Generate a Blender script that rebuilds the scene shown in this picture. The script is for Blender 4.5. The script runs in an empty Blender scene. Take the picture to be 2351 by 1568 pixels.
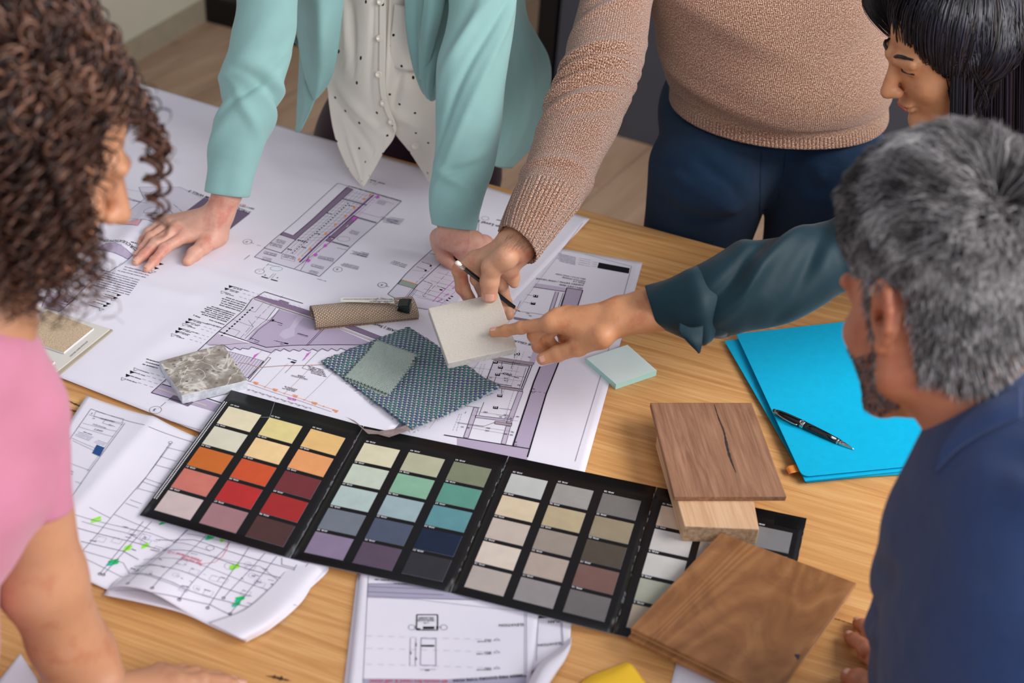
import bpy, bmesh, math, random
import numpy as np
from mathutils import Vector, Matrix
random.seed(7); np.random.seed(7)
SC = bpy.context.scene
COL = SC.collection
# ------------------------------------------------------------ camera, world, lights, exposure
TZ = 0.75                                   # table top height
F = 3265.0                                  # focal length in pixels of the 2351 px wide frame (50 mm on 36 mm)
TH, RO = math.radians(35.15), math.radians(-4.6)
CAM = np.array([0.0, 0.0, 2.03])
_f = np.array([0, math.cos(TH), -math.sin(TH)]); _d = np.array([0, -math.sin(TH), -math.cos(TH)]); _r = np.array([1.0, 0, 0])
CR = _r*math.cos(RO) + _d*math.sin(RO); CD = -_r*math.sin(RO) + _d*math.cos(RO); CF = _f
cam = bpy.data.cameras.new('camera'); camo = bpy.data.objects.new('camera', cam); COL.objects.link(camo)
cam.sensor_width = 36; cam.lens = 36*F/2351
M = Matrix.Identity(4)
for i in range(3):
    M[i][0] = CR[i]; M[i][1] = -CD[i]; M[i][2] = -CF[i]; M[i][3] = CAM[i]
camo.matrix_world = M
cam.clip_start = .05
cam.dof.use_dof = True; cam.dof.focus_distance = 2.14; cam.dof.aperture_fstop = 3.6
SC.camera = camo
SC.view_settings.view_transform = 'Standard'; SC.view_settings.look = 'None'
SC.view_settings.gamma = 1; SC.view_settings.exposure = 0.38; SC.view_settings.use_curve_mapping = False
W = bpy.data.worlds.new('world'); SC.world = W; W.use_nodes = True
W.node_tree.nodes['Background'].inputs[0].default_value = (.86, .88, 1.0, 1)
W.node_tree.nodes['Background'].inputs[1].default_value = 0.33
def area(name, loc, tgt, sx, sy, e, c):
    l = bpy.data.lights.new(name, 'AREA'); l.shape = 'RECTANGLE'; l.size = sx; l.size_y = sy; l.energy = e; l.color = c
    o = bpy.data.objects.new(name, l); COL.objects.link(o); o.location = loc
    o.rotation_euler = (Vector(tgt)-Vector(loc)).to_track_quat('-Z', 'Y').to_euler()
    return o
area('window_daylight_right', (2.9, 1.1, 3.0), (0.1, 1.9, .8), 2.6, 1.6, 112, (1.0, .97, .96))
area('window_daylight_behind', (1.7, -1.5, 3.1), (0, 2.0, .8), 2.6, 1.5, 66, (.97, .97, 1.0))
area('fill_light_left', (-3.2, 2.6, 2.5), (0, 2.0, .9), 2.2, 1.6, 16, (.9, .96, 1.0))  # weak bluish fill added from the left, its source unseen

# ------------------------------------------------------------ geometry helpers
def ray(px, py): return CF + CR*((px-1175.5)/F) + CD*((py-784)/F)
def G(px, py, h=0.0):
    'point seen at pixel px,py on the horizontal plane h above the table top'
    r = ray(px, py); return CAM + r*((TZ+h-CAM[2])/r[2])
def D(px, py, d): return CAM + ray(px, py)*d
def Fl(px, py):
    r = ray(px, py); return CAM + r*((0-CAM[2])/r[2])
def pj(P):
    P = np.asarray(P)-CAM; z = P@CF
    return 1175.5+F*(P@CR)/z, 784+F*(P@CD)/z
def nrm(v):
    v = np.asarray(v, float); n = np.linalg.norm(v, axis=-1, keepdims=True); return v/np.maximum(n, 1e-12)
def cv(x, y, z): return CR*x + CD*y + CF*z      # camera-relative direction to world
def lin(c):
    return tuple(((v/255)/12.92 if v/255 <= .04045 else ((v/255+.055)/1.055)**2.4) for v in c)
def tag(o, label=None, cat=None, group=None, kind=None):
    if label: o['label'] = label
    if cat: o['category'] = cat
    if group: o['group'] = group
    if kind: o['kind'] = kind
    return o
def thing(name, label, cat, loc=(0, 0, 0), group=None):
    o = bpy.data.objects.new(name, None); COL.objects.link(o); o.location = loc; o.empty_display_size = .05
    return tag(o, label, cat, group)
def add(name, verts, faces, mats, parent=None, fm=None, smooth=True, luv=None):
    me = bpy.data.meshes.new(name)
    me.from_pydata([tuple(map(float, v)) for v in verts], [], [tuple(map(int, f)) for f in faces])
    if not isinstance(mats, (list, tuple)): mats = [mats]
    for m in mats: me.materials.append(m)
    if fm is not None: me.polygons.foreach_set('material_index', np.array(fm, dtype=np.int32))
    me.polygons.foreach_set('use_smooth', np.full(len(me.polygons), smooth))
    if luv is not None:
        uv = me.uv_layers.new(name='UVMap'); uv.data.foreach_set('uv', np.array(luv, dtype=np.float32).ravel())
    me.update()
    o = bpy.data.objects.new(name, me); COL.objects.link(o)
    if parent is not None:
        o.parent = parent
        if parent.type == 'EMPTY' and parent.parent is None:
            o.location = -parent.location
        # meshes hold world coordinates; the empty sits at the thing's base
    return o
def mod(o, kind, **k):
    m = o.modifiers.new(kind.lower(), kind)
    for a, b in k.items(): setattr(m, a, b)
    return m
class MB:
    def __init__(s): s.v = []; s.f = []; s.m = []
    def add(s, v, f, m=0):
        b = len(s.v); s.v += [tuple(map(float, p)) for p in v]; s.f += [tuple(int(i)+b for i in q) for q in f]; s.m += [m]*len(f)
    def prism(s, top, thick, m=0, dirv=(0, 0, -1)):
        n = len(top); top = [np.array(p, float) for p in top]; bt = [p+np.array(dirv)*thick for p in top]
        f = [list(range(n)), list(range(2*n-1, n-1, -1))]+[[i, i+n, (i+1) % n+n, (i+1) % n] for i in range(n)]
        s.add(top+bt, f, m)
    def box(s, c, a, b, d, m=0):
        c, a, b, d = map(lambda q: np.array(q, float), (c, a, b, d))
        s.add([c+i*a+j*b+k*d for k in (-1, 1) for j in (-1, 1) for i in (-1, 1)],
              [(0, 2, 3, 1), (4, 5, 7, 6), (0, 1, 5, 4), (2, 6, 7, 3), (0, 4, 6, 2), (1, 3, 7, 5)], m)
    def lathe(s, p0, ax, prof, n=24, m=0, squash=1):
        'prof: (t along axis, radius) list'
        ax = nrm(ax); u = nrm(np.cross(ax, (0, 0, 1) if abs(ax[2]) < .9 else (1, 0, 0))); w = np.cross(ax, u)
        vs = []
        for t, r in prof:
            for i in range(n):
                a = 2*math.pi*i/n; vs.append(np.array(p0)+ax*t+(u*math.cos(a)+w*math.sin(a)*squash)*r)
        f = [(j*n+i, j*n+(i+1) % n, (j+1)*n+(i+1) % n, (j+1)*n+i) for j in range(len(prof)-1) for i in range(n)]
        f += [list(range(n-1, -1, -1)), [len(vs)-n+i for i in range(n)]]
        s.add(vs, f, m)
    def wire(s, pts, r, n=6, m=0, rs=None):
        pts = [np.array(p, float) for p in pts]; k = len(pts); vs = []
        t0 = nrm(pts[1]-pts[0]); u = nrm(np.cross(t0, (0, 0, 1) if abs(t0[2]) < .9 else (1, 0, 0)))
        for i, p in enumerate(pts):
            t = nrm(pts[min(i+1, k-1)]-pts[max(i-1, 0)]); u = nrm(u-t*np.dot(u, t)); w = np.cross(t, u)
            rr = rs[i] if rs is not None else r
            vs += [p+(u*math.cos(2*math.pi*j/n)+w*math.sin(2*math.pi*j/n))*rr for j in range(n)]
        f = [(i*n+j, i*n+(j+1) % n, (i+1)*n+(j+1) % n, (i+1)*n+j) for i in range(k-1) for j in range(n)]
        f += [list(range(n-1, -1, -1)), [len(vs)-n+i for i in range(n)]]
        s.add(vs, f, m)
    def build(s, name, mats, parent=None, smooth=False):
        return add(name, s.v, s.f, mats, parent, s.m, smooth)
def catmull(P, n):
    'P: (k, ...) control rows -> n samples through them'
    P = np.asarray(P, float); k = len(P)
    if k == 2: t = np.linspace(0, 1, n).reshape((-1,)+(1,)*(P.ndim-1)); return P[0]*(1-t)+P[1]*t
    out = []
    for x in np.linspace(0, k-1, n):
        i = min(int(x), k-2); t = x-i
        p1, p2 = P[i], P[i+1]; p0 = P[i-1] if i > 0 else 2*p1-p2; p3 = P[i+2] if i+2 < k else 2*p2-p1
        out.append(.5*((2*p1)+(-p0+p2)*t+(2*p0-5*p1+4*p2-p3)*t*t+(-p0+3*p1-3*p2+p3)*t**3))
    return np.array(out)
def grid_faces(nu, nv, wrap=False):
    'nu rows, nv columns; wrap closes the columns'
    f = []; idx = []
    c = nv if wrap else nv-1
    for i in range(nu-1):
        for j in range(c):
            f.append((i*nv+j, i*nv+(j+1) % nv, (i+1)*nv+(j+1) % nv, (i+1)*nv+j)); idx.append(((i, j), (i, j+1), (i+1, j+1), (i+1, j)))
    return f, idx
def vnoise(P, s, seed=0):
    'cheap smooth pseudo noise in [-1,1]'
    P = np.asarray(P)*s; x, y, z = P[..., 0]+seed*1.7, P[..., 1]-seed*.9, P[..., 2]+seed*.37
    return (np.sin(x*1.3+1.7*np.sin(y*.9+z))+np.sin(y*1.1+1.5*np.sin(z*1.2+x*.7))+np.sin(z*1.4+1.6*np.sin(x*.8+y*1.1)))/3
def tube(name, secs, mat, parent, nseg=56, step=.006, wr=None, cuff=True, physical=False, power=1.0, mats=None, fmf=None):
    """secs: ((Lx,Ly),(Rx,Ry),depth,ratio[,droop]) - edges of the limb in the view at its own distance; or, physical, (centre,a,b)"""
    rows = []
    for s in secs:
        if physical: c, a, b = map(lambda q: np.array(q, float), s)
        else:
            L, R = D(*s[0], s[2]), D(*s[1], s[2]+(s[4] if len(s) > 4 else 0)); c = (L+R)/2; a = (R-L)/2; b = np.array([s[3], 0, 0])
        rows.append([c, a, b])
    rows = np.array(rows)
    if not physical:
        for i in range(len(rows)):
            t = rows[min(i+1, len(rows)-1), 0]-rows[max(i-1, 0), 0]; a = rows[i, 1]
            b = nrm(np.cross(t, a)); rows[i, 2] = b*np.linalg.norm(a)*rows[i, 2, 0]
    length = np.linalg.norm(np.diff(rows[:, 0], axis=0), axis=1).sum()
    n = max(8, int(length/step)); R_ = catmull(rows, n)
    s_ = np.concatenate([[0], np.cumsum(np.linalg.norm(np.diff(R_[:, 0], axis=0), axis=1))])
    ph = np.linspace(0, 2*math.pi, nseg, endpoint=False)
    cs, sn_ = np.cos(ph), np.sin(ph)
    cs = np.sign(cs)*np.abs(cs)**power; sn_ = np.sign(sn_)*np.abs(sn_)**power
    P = R_[:, None, 0]+R_[:, None, 1]*cs[None, :, None]+R_[:, None, 2]*sn_[None, :, None]
    N = nrm(nrm(R_[:, None, 1])*cs[None, :, None]+nrm(R_[:, None, 2])*sn_[None, :, None])
    if wr is not None:
        P = P+N*wr(ph[None, :], s_[:, None], P)[..., None]
    rad = np.linalg.norm(R_[:, 1], axis=1).mean()
    if cuff:   # turn the end of the cloth inwards
        c = P[-1].mean(0); t = nrm(R_[-1, 0]-R_[-2, 0])
        add_ = [c+(P[-1]-c)*k-t*b for k, b in ((.975, -.001), (.95, .003), (.94, .03))]
        P = np.concatenate([P, np.array(add_)]); s_ = np.concatenate([s_, s_[-1]+np.array([.002, .004, .03])])
    f, idx = grid_faces(len(P), nseg, True)
    luv = [(j/nseg*2*math.pi*rad, s_[i]) for q in idx for i, j in q]
    fm = None
    if fmf: fm = [fmf(s_[q[0][0]], s_[-1]) for q in idx]
    return add(name, P.reshape(-1, 3), f, mats or mat, parent, fm, True, luv)
def patch(name, rows, mat, parent, nu=60, nv=40, thick=.0022, disp=None, raw=False):
    'cloth patch through control rows of (px,py,depth)'
    Cn = np.array([[D(*p) for p in r] for r in rows]) if not raw else np.array(rows)
    A = catmull(Cn, nu); A = catmull(A.transpose(1, 0, 2), nv).transpose(1, 0, 2)
    du = np.gradient(A, axis=0); dv = np.gradient(A, axis=1); N = nrm(np.cross(du, dv))
    if N.mean(axis=(0, 1))@CF > 0: N = -N
    uu, vv = np.meshgrid(np.linspace(0, 1, nu), np.linspace(0, 1, nv), indexing='ij')
    if disp is not None: A = A+N*disp(uu, vv, A)[..., None]
    f, idx = grid_faces(nu, nv)
    su = np.linalg.norm(np.diff(A[:, nv//2], axis=0), axis=1).sum(); sv = np.linalg.norm(np.diff(A[nu//2], axis=0), axis=1).sum()
    luv = [(j/(nv-1)*sv, i/(nu-1)*su) for q in idx for i, j in q]
    o = add(name, A.reshape(-1, 3), f, mat, parent, None, True, luv)
    mod(o, 'SOLIDIFY', thickness=thick, offset=0)
    return o
def folds(L):
    'L: (s0, phi0, width_s, width_phi, amplitude, slant)'
    def fn(ph, s, P=None):
        o = np.zeros(np.broadcast(ph, s).shape)
        for s0, p0, ws, wp, am, sl in L:
            dp = (ph-p0+math.pi) % (2*math.pi)-math.pi
            o = o+am*np.exp(-((s-s0-sl*dp)/ws)**2)*np.exp(-(dp/wp)**2)
        return o
    return fn
# ------------------------------------------------------------ implicit surfaces (for bodies)
def surfnet(Dv, org, h):
    nx, ny, nz = Dv.shape; ins = Dv < 0
    cm = np.zeros((nx-1, ny-1, nz-1), bool); a0 = ins[:-1, :-1, :-1]
    for dx in (0, 1):
        for dy in (0, 1):
            for dz in (0, 1): cm |= ins[dx:nx-1+dx, dy:ny-1+dy, dz:nz-1+dz] != a0
    I = np.argwhere(cm); idx = -np.ones(cm.shape, int); idx[cm] = np.arange(len(I))
    acc = np.zeros((len(I), 3)); cnt = np.zeros(len(I))
    corners = [(a, b, c) for a in (0, 1) for b in (0, 1) for c in (0, 1)]
    for a in corners:
        for ax in range(3):
            if a[ax]: continue
            b = list(a); b[ax] = 1
            da = Dv[I[:, 0]+a[0], I[:, 1]+a[1], I[:, 2]+a[2]]; db = Dv[I[:, 0]+b[0], I[:, 1]+b[1], I[:, 2]+b[2]]
            m = (da < 0) != (db < 0); t = np.where(m, da/np.where(m, da-db, 1), 0)
            p = np.array(a, float)[None]+t[:, None]*(np.array(b)-np.array(a))[None]
            acc[m] += p[m]; cnt[m] += 1
    V = (I+acc/cnt[:, None])*h+org
    Q = []
    for ax in range(3):
        sl0 = [slice(None)]*3; sl1 = [slice(None)]*3; sl0[ax] = slice(0, -1); sl1[ax] = slice(1, None)
        e = ins[tuple(sl0)] != ins[tuple(sl1)]
        E = np.argwhere(e); o1, o2 = [k for k in range(3) if k != ax]
        E = E[(E[:, o1] > 0) & (E[:, o2] > 0) & (E[:, o1] < Dv.shape[o1]-1) & (E[:, o2] < Dv.shape[o2]-1)]
        fl = ins[E[:, 0], E[:, 1], E[:, 2]]
        c = [E.copy() for _ in range(4)]
        c[1][:, o1] -= 1; c[2][:, o1] -= 1; c[2][:, o2] -= 1; c[3][:, o2] -= 1
        q = np.stack([idx[k[:, 0], k[:, 1], k[:, 2]] for k in c], 1)
        if ax == 1: fl = ~fl
        q[~fl] = q[~fl][:, ::-1]; Q.append(q)
    return V, np.concatenate(Q)
class SDF:
    def __init__(s): s.p = []
    def cone(s, a, b, ra, rb, k=.006, sub=False): s.p.append(('c', np.array(a, float), np.array(b, float), ra, rb, k, sub)); return s
    def ball(s, c, r, k=.006, sub=False): return s.cone(c, np.array(c)+1e-6, r, r, k, sub)
    def ell(s, c, ax, rad, k=.01, sub=False): s.p.append(('e', np.array(c, float), np.array(ax, float), np.array(rad, float), 0, k, sub)); return s
    def mesh(s, h):
        lo = np.full(3, 1e9); hi = -lo
        for t, a, b, ra, rb, k, sub in s.p:
            if sub: continue
            if t == 'c': r = max(ra, rb); lo = np.minimum(lo, np.minimum(a, b)-r); hi = np.maximum(hi, np.maximum(a, b)+r)
            else: r = max(ra); lo = np.minimum(lo, a-r); hi = np.maximum(hi, a+r)
        lo -= 4*h+.004; hi += 4*h+.004; n = np.ceil((hi-lo)/h).astype(int)+1
        Dv = np.full(n, .05, np.float32)
        X = [lo[i]+np.arange(n[i])*h for i in range(3)]
        for t, a, b, ra, rb, k, sub in s.p:
            if t == 'c': r = max(ra, rb); l_ = np.minimum(a, b)-r; h_ = np.maximum(a, b)+r
            else: r = max(ra); l_ = a-r; h_ = a+r
            g = k+.012; i0 = np.clip(np.floor((l_-g-lo)/h).astype(int), 0, n); i1 = np.clip(np.ceil((h_+g-lo)/h).astype(int)+1, 0, n)
            sl = tuple(slice(i0[i], i1[i]) for i in range(3))
            P = np.stack(np.meshgrid(X[0][sl[0]], X[1][sl[1]], X[2][sl[2]], indexing='ij'), -1)
            if t == 'c':
                ba = b-a; tt = np.clip(((P-a)@ba)/max(ba@ba, 1e-12), 0, 1)
                d = np.linalg.norm(P-(a+tt[..., None]*ba), axis=-1)-(ra+(rb-ra)*tt)
            else:
                q = (P-a)@b.T; k0 = np.linalg.norm(q/ra, axis=-1); k1 = np.linalg.norm(q/(ra**2), axis=-1)
                d = k0*(k0-1)/np.maximum(k1, 1e-9)
            c = Dv[sl]
            if sub:
                d = -d; hh = np.clip(.5-.5*(c-d)/k, 0, 1); Dv[sl] = c*(1-hh)+d*hh+k*hh*(1-hh)
            else:
                hh = np.clip(.5+.5*(c-d)/k, 0, 1); Dv[sl] = c*(1-hh)+d*hh-k*hh*(1-hh)
        return surfnet(Dv, lo, h)
def body(name, parts, mat, parent):
    vs = []; fs = []; b = 0
    for sd, h in parts:
        v, f = sd.mesh(h); vs.append(v); fs.append(f+b); b += len(v)
    return add(name, np.concatenate(vs), np.concatenate(fs), mat, parent)

# ------------------------------------------------------------ material helpers
class N:
    def __init__(s, name, rough=.6, spec=.5):
        s.m = bpy.data.materials.new(name); s.m.use_nodes = True; s.t = s.m.node_tree; s.b = s.t.nodes['Principled BSDF']
        s.b.inputs['Roughness'].default_value = rough; s.b.inputs['Specular IOR Level'].default_value = spec
    def n(s, ty, **k):
        x = s.t.nodes.new(ty)
        for a, v in k.items(): setattr(x, a, v)
        return x
    def L(s, a, b): s.t.links.new(a, b)
    def put(s, sock, v):
        if hasattr(v, 'links') or hasattr(v, 'is_linked'): s.L(v, sock)
        elif isinstance(v, (tuple, list)) and len(v) == 3 and sock.type == 'RGBA': sock.default_value = (*v, 1)
        else: sock.default_value = v
    def co(s, kind='Object', rot=0, scale=(1, 1, 1)):
        c = s.n('ShaderNodeTexCoord'); mp = s.n('ShaderNodeMapping', vector_type='POINT')
        r = s.n('ShaderNodeVectorRotate', rotation_type='Z_AXIS'); r.inputs['Angle'].default_value = -rot
        s.L(c.outputs[kind], r.inputs['Vector']); s.L(r.outputs[0], mp.inputs['Vector']); mp.inputs['Scale'].default_value = scale
        return mp.outputs[0]
    def noise(s, v, sc, det=4, ro=.55, dist=0):
        x = s.n('ShaderNodeTexNoise'); s.L(v, x.inputs['Vector']); x.inputs['Scale'].default_value = sc
        x.inputs['Detail'].default_value = det; x.inputs['Roughness'].default_value = ro; x.inputs['Distortion'].default_value = dist
        return x.outputs[0]
    def vor(s, v, sc, feat='F1', out=0):
        x = s.n('ShaderNodeTexVoronoi', feature=feat); s.L(v, x.inputs['Vector']); x.inputs['Scale'].default_value = sc; return x.outputs[out]
    def ma(s, op, a, b=None, c=None, clamp=False):
        x = s.n('ShaderNodeMath', operation=op, use_clamp=clamp); s.put(x.inputs[0], a)
        if b is not None: s.put(x.inputs[1], b)
        if c is not None: s.put(x.inputs[2], c)
        return x.outputs[0]
    def ramp(s, f, st):
        x = s.n('ShaderNodeValToRGB'); s.L(f, x.inputs[0]); e = x.color_ramp.elements
        while len(e) < len(st): e.new(.5)
        for k, (p, c) in zip(e, st): k.position = p; k.color = (*c, 1) if len(c) == 3 else c
        return x.outputs[0]
    def mix(s, f, a, b, bl='MIX'):
        x = s.n('ShaderNodeMix', data_type='RGBA', blend_type=bl); s.put(x.inputs['Factor'], f); s.put(x.inputs[6], a); s.put(x.inputs[7], b); return x.outputs[2]
    def bump(s, h, st=.3, dist=.001):
        x = s.n('ShaderNodeBump'); s.L(h, x.inputs['Height']); x.inputs['Strength'].default_value = st; x.inputs['Distance'].default_value = dist
        s.L(x.outputs[0], s.b.inputs['Normal']); return s
    def col(s, c): s.put(s.b.inputs['Base Color'], c); return s
    def sep(s, v):
        x = s.n('ShaderNodeSeparateXYZ'); s.L(v, x.inputs[0]); return x.outputs
def plain(name, rgb, rough=.6, spec=.4, var=.06, sc=30, bump=0, bsc=400, bd=.0005, sheen=0, metal=0, coat=0):
    n = N(name, rough, spec); c = lin(rgb); co = n.co()
    nz = n.noise(co, sc, 3)
    n.col(n.ramp(nz, [(.3, tuple(v*(1-var) for v in c)), (.7, tuple(min(1, v*(1+var)) for v in c))]))
    if bump: n.bump(n.noise(co, bsc, 2), bump, bd)
    if sheen: n.b.inputs['Sheen Weight'].default_value = sheen; n.b.inputs['Sheen Roughness'].default_value = .4
    n.b.inputs['Metallic'].default_value = metal; n.b.inputs['Coat Weight'].default_value = coat
    return n.m
def wood(name, c1, c2, c3, rot=0, sx=2.5, sy=38, rough=.42, fine=420, bump=.15, plank=None, dist=.6, knots=0):
    n = N(name, rough, .35); co = n.co('Object', rot)
    a = n.co('Object', rot, (sx, sy, sy)); b = n.co('Object', rot, (fine*.03, fine, fine))
    g = n.noise(a, 1, 5, .6, dist); fn = n.noise(b, 1, 3, .6); big = n.noise(co, 2.2, 2)
    base = n.ramp(g, [(.30, lin(c1)), (.5, lin(c2)), (.69, lin(c3))])
    base = n.mix(n.ma('MULTIPLY', n.ramp(fn, [(.42, (0, 0, 0)), (.62, (1, 1, 1))]), .38), base, lin(c1))
    base = n.mix(n.ma('MULTIPLY', big, .35), base, lin(c3), 'MULTIPLY' if knots else 'MIX')
    if plank:
        pw, pl = plank; x, y, z = n.sep(co)
        row = n.ma('FLOOR', n.ma('DIVIDE', y, pw)); fy = n.ma('FRACT', n.ma('DIVIDE', y, pw))
        xx = n.ma('DIVIDE', n.ma('ADD', x, n.ma('MULTIPLY', row, pl*.37)), pl); fx = n.ma('FRACT', xx)
        wn = n.n('ShaderNodeTexWhiteNoise', noise_dimensions='2D'); cb = n.n('ShaderNodeCombineXYZ')
        n.L(row, cb.inputs[0]); n.L(n.ma('FLOOR', xx), cb.inputs[1]); n.L(cb.outputs[0], wn.inputs['Vector'])
        base = n.mix(n.ma('MULTIPLY', wn.outputs[0], .35), base, lin(c1))
        gap = n.ma('MAXIMUM', n.ma('GREATER_THAN', fy, 1-.004/pw), n.ma('GREATER_THAN', fx, 1-.004/pl))
        base = n.mix(n.ma('MULTIPLY', gap, .55), base, lin(tuple(v*.55 for v in c1)))
    if knots:
        v = n.vor(n.co('Object', rot, (1, 2.2, 1)), knots); k = n.ramp(v, [(.0, (1, 1, 1)), (.09, (0, 0, 0))])
        base = n.mix(n.ma('MULTIPLY', k, .6), base, lin(tuple(v*.4 for v in c1)))
    n.col(base); n.bump(fn, bump, .0004)
    return n.m
# ------------------------------------------------------------ room
TA = math.radians(-21.4)                     # direction of the table's far edge
tu = nrm(G(1670, 570)-G(500, 250)); TA = math.atan2(tu[1], tu[0]); tv = np.array([-tu[1], tu[0], 0])
m_floor = wood('floor_oak', (150, 122, 100), (176, 148, 124), (196, 170, 146), rot=math.radians(62), sx=1.2, sy=9, rough=.5, fine=120, plank=(.22, 2.4), knots=3.2)
mb = MB(); mb.box((0, 2.5, -.02), (5, 0, 0), (0, 5.5, 0), (0, 0, .02)); tag(mb.build('floor', m_floor), kind='structure')
m_wl = plain('pale_wall_paint', (188, 184, 166), .85, .2, .04, 3)
w0, w1 = Fl(250, 175), Fl(560, -8); wd = nrm(w1-w0); wn_ = np.array([-wd[1], wd[0], 0])
mb = MB(); c = (w0+w1)/2+wd*.3; mb.box(c+wn_*.06+np.array([0, 0, 1.3]), wd*2.6, wn_*.06, (0, 0, 1.3)); tag(mb.build('wall_left', m_wl), kind='structure')
mb = MB(); mb.box(c-wn_*.006+np.array([0, 0, .04]), wd*2.6, wn_*.006, (0, 0, .04)); tag(mb.build('baseboard_left', plain('baseboard_paint', (150, 140, 120), .6)), kind='structure')
mb = MB(); mb.box((1.4, 6.6, 1.3), (3.6, 0, 0), (0, .06, 0), (0, 0, 1.3)); tag(mb.build('wall_back', m_wl), kind='structure')
# black plinth with a pane of tinted glass, far left
p0, p1 = Fl(480, 52), Fl(700, 112); pd = nrm(p1-p0); pn = np.array([-pd[1], pd[0], 0]); pc = (p0+p1)/2
t = thing('display_stand', 'low black stand on the floor behind the person in the mint blazer', 'stand', tuple(pc))
mb = MB(); mb.box(pc+pn*.16+np.array([0, 0, .05]), pd*.21, pn*.16, (0, 0, .05)); o = mb.build('plinth', plain('black_lacquer', (16, 16, 18), .35), t); mod(o, 'BEVEL', width=.006, segments=2)
n = N('tinted_glass', .08); n.b.inputs['Transmission Weight'].default_value = .85; n.col(lin((150, 190, 185)))
mb = MB(); mb.box(pc+pn*.16+np.array([0, 0, .5]), pd*.16, pn*.006, (0, 0, .4)); mb.build('glass_pane', n.m, t)
# dark grey cabinet behind the two standing people
q0, q1 = Fl(1275, 278), Fl(2150, 560); q0 = Fl(1262, 268); q1 = Fl(1492, 334); cd = nrm(q1-q0); cn = np.array([-cd[1], cd[0], 0])
t = thing('cabinet', 'tall dark grey cabinet with a black side frame standing on the oak floor', 'cabinet', tuple(q0))
m_dg = plain('slate_grey_laminate', (74, 76, 84), .55, .3, .05, 8)
for k in range(3):
    c = q0+cd*(.30+.6*k)+cn*.25+np.array([0, 0, .95]); mb = MB(); mb.box(c+cn*0, cd*.297, cn*.25, (0, 0, .95)); mod(mb.build('door' if k else 'body', m_dg, t), 'BEVEL', width=.003, segments=2)
mb = MB(); mb.box(q0-cd*.035+cn*.25+np.array([0, 0, .96]), cd*.03, cn*.26, (0, 0, .96)); mod(mb.build('side_frame', plain('black_frame', (14, 14, 17), .4), t), 'BEVEL', width=.003, segments=2)

# ------------------------------------------------------------ table
m_tab = wood('table_oak', (180, 120, 64), (212, 156, 94), (230, 182, 122), rot=TA+math.radians(3), sx=2.6, sy=62, rough=.36, fine=420, bump=.14, dist=1.1)
fe = G(500, 250)                                # a point on the far edge
t = thing('table', 'large solid oak table with the plans and samples spread over it', 'table', (fe[0], fe[1]-.7, 0))
mb = MB(); far = fe; near = fe-tv*1.42
rend = G(2290, 1050); Ltab = float(np.dot((rend-far), tu))+.045; a = far-tu*.75; b = far+tu*Ltab
top = [np.array([*q[:2], TZ]) for q in (a, b, b-tv*1.40, a-tv*1.40)]
mb.prism(top[::-1], .045); o = mb.build('tabletop', m_tab, t); mod(o, 'BEVEL', width=.004, segments=2)
# dark filled cracks in the oak
n = N('crack_resin', .5); co = n.co(); n.col(n.ramp(n.noise(co, 60, 4), [(.4, lin((40, 24, 14))), (.6, lin((96, 60, 34)))])); m_crack = n.m
def crack(pts, w):
    mb = MB(); P = catmull([G(*p, .0004) for p in pts], 40); L = []; R = []
    for i, p in enumerate(P):
        tt = nrm(P[min(i+1, 39)]-P[max(i-1, 0)]); s = np.array([-tt[1], tt[0], 0]); ww = w*(.25+random.random())*math.sin(math.pi*min(max(i/39, .03), .97))
        L.append(p+s*ww); R.append(p-s*ww*.6)
    mb.add(L+R, [(i, i+40, i+41, i+1) for i in range(39)]); mb.build('crack', m_crack, t)
crack([(146, 914), (190, 935), (300, 968), (380, 985), (440, 1003)], .006)
crack([(150, 938), (180, 946), (215, 950)], .003)
crack([(1905, 1418), (1930, 1424), (1975, 1440)], .0012)
crack([(610, 1552), (625, 1554), (650, 1560), (668, 1563)], .004)
for sx_, sy_ in ((.12, .12), (Ltab+.63, .12), (.12, 1.28), (Ltab+.63, 1.28)):
    c = a+tu*sx_-tv*sy_; mb = MB(); mb.box((c[0], c[1], (TZ-.045)/2), tu*.035, tv*.035, (0, 0, (TZ-.045)/2)); mb.build('leg', m_tab, t)
# ------------------------------------------------------------ printed sheets
_tc = {}
def glyphs(s):
    if s in _tc: return _tc[s]
    cu = bpy.data.curves.new('t', 'FONT'); cu.body = s; cu.size = 1; cu.resolution_u = 2; cu.offset = .012
    o = bpy.data.objects.new('t', cu); COL.objects.link(o); bpy.context.view_layer.update()
    me = bpy.data.meshes.new_from_object(o.evaluated_get(bpy.context.evaluated_depsgraph_get()))
    v = np.array([q.co[:2] for q in me.vertices]); f = [tuple(p.vertices) for p in me.polygons]
    bpy.data.objects.remove(o); bpy.data.curves.remove(cu); bpy.data.meshes.remove(me)
    v[:, 0] -= v[:, 0].min(); _tc[s] = (v, f, v[:, 0].max()); return _tc[s]
def ink(name, rgb): 
    n = N('ink_'+name, .7, .2); n.col(lin(rgb)); return n.m
n = N('plan_paper', .62, .25); co = n.co(); n.col(n.ramp(n.noise(co, 7, 3), [(.3, lin((226, 222, 233))), (.7, lin((233, 229, 239)))])); n.bump(n.noise(co, 900, 2), .08, .0002); m_paper = n.m
INK = {k: ink(k, v) for k, v in dict(black=(22, 20, 28), grey=(120, 116, 130), purple=(136, 116, 142), lilac=(196, 184, 204), pale=(214, 208, 221), mid=(180, 166, 189), violet=(104, 52, 124),
       magenta=(206, 92, 200), orange=(236, 150, 92), beige=(196, 184, 186), green=(150, 164, 152), pink=(226, 168, 176), white=(238, 236, 242), taupe=(168, 150, 160), dpurple=(112, 96, 120),
       hilime=(150, 232, 60), higreen=(30, 190, 96), hiteal=(40, 190, 170), red=(214, 60, 92), blue=(36, 78, 140), brown=(176, 140, 132), soft=(88, 84, 112), faint=(168, 164, 184)).items()}
INKN = list(INK)
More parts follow.
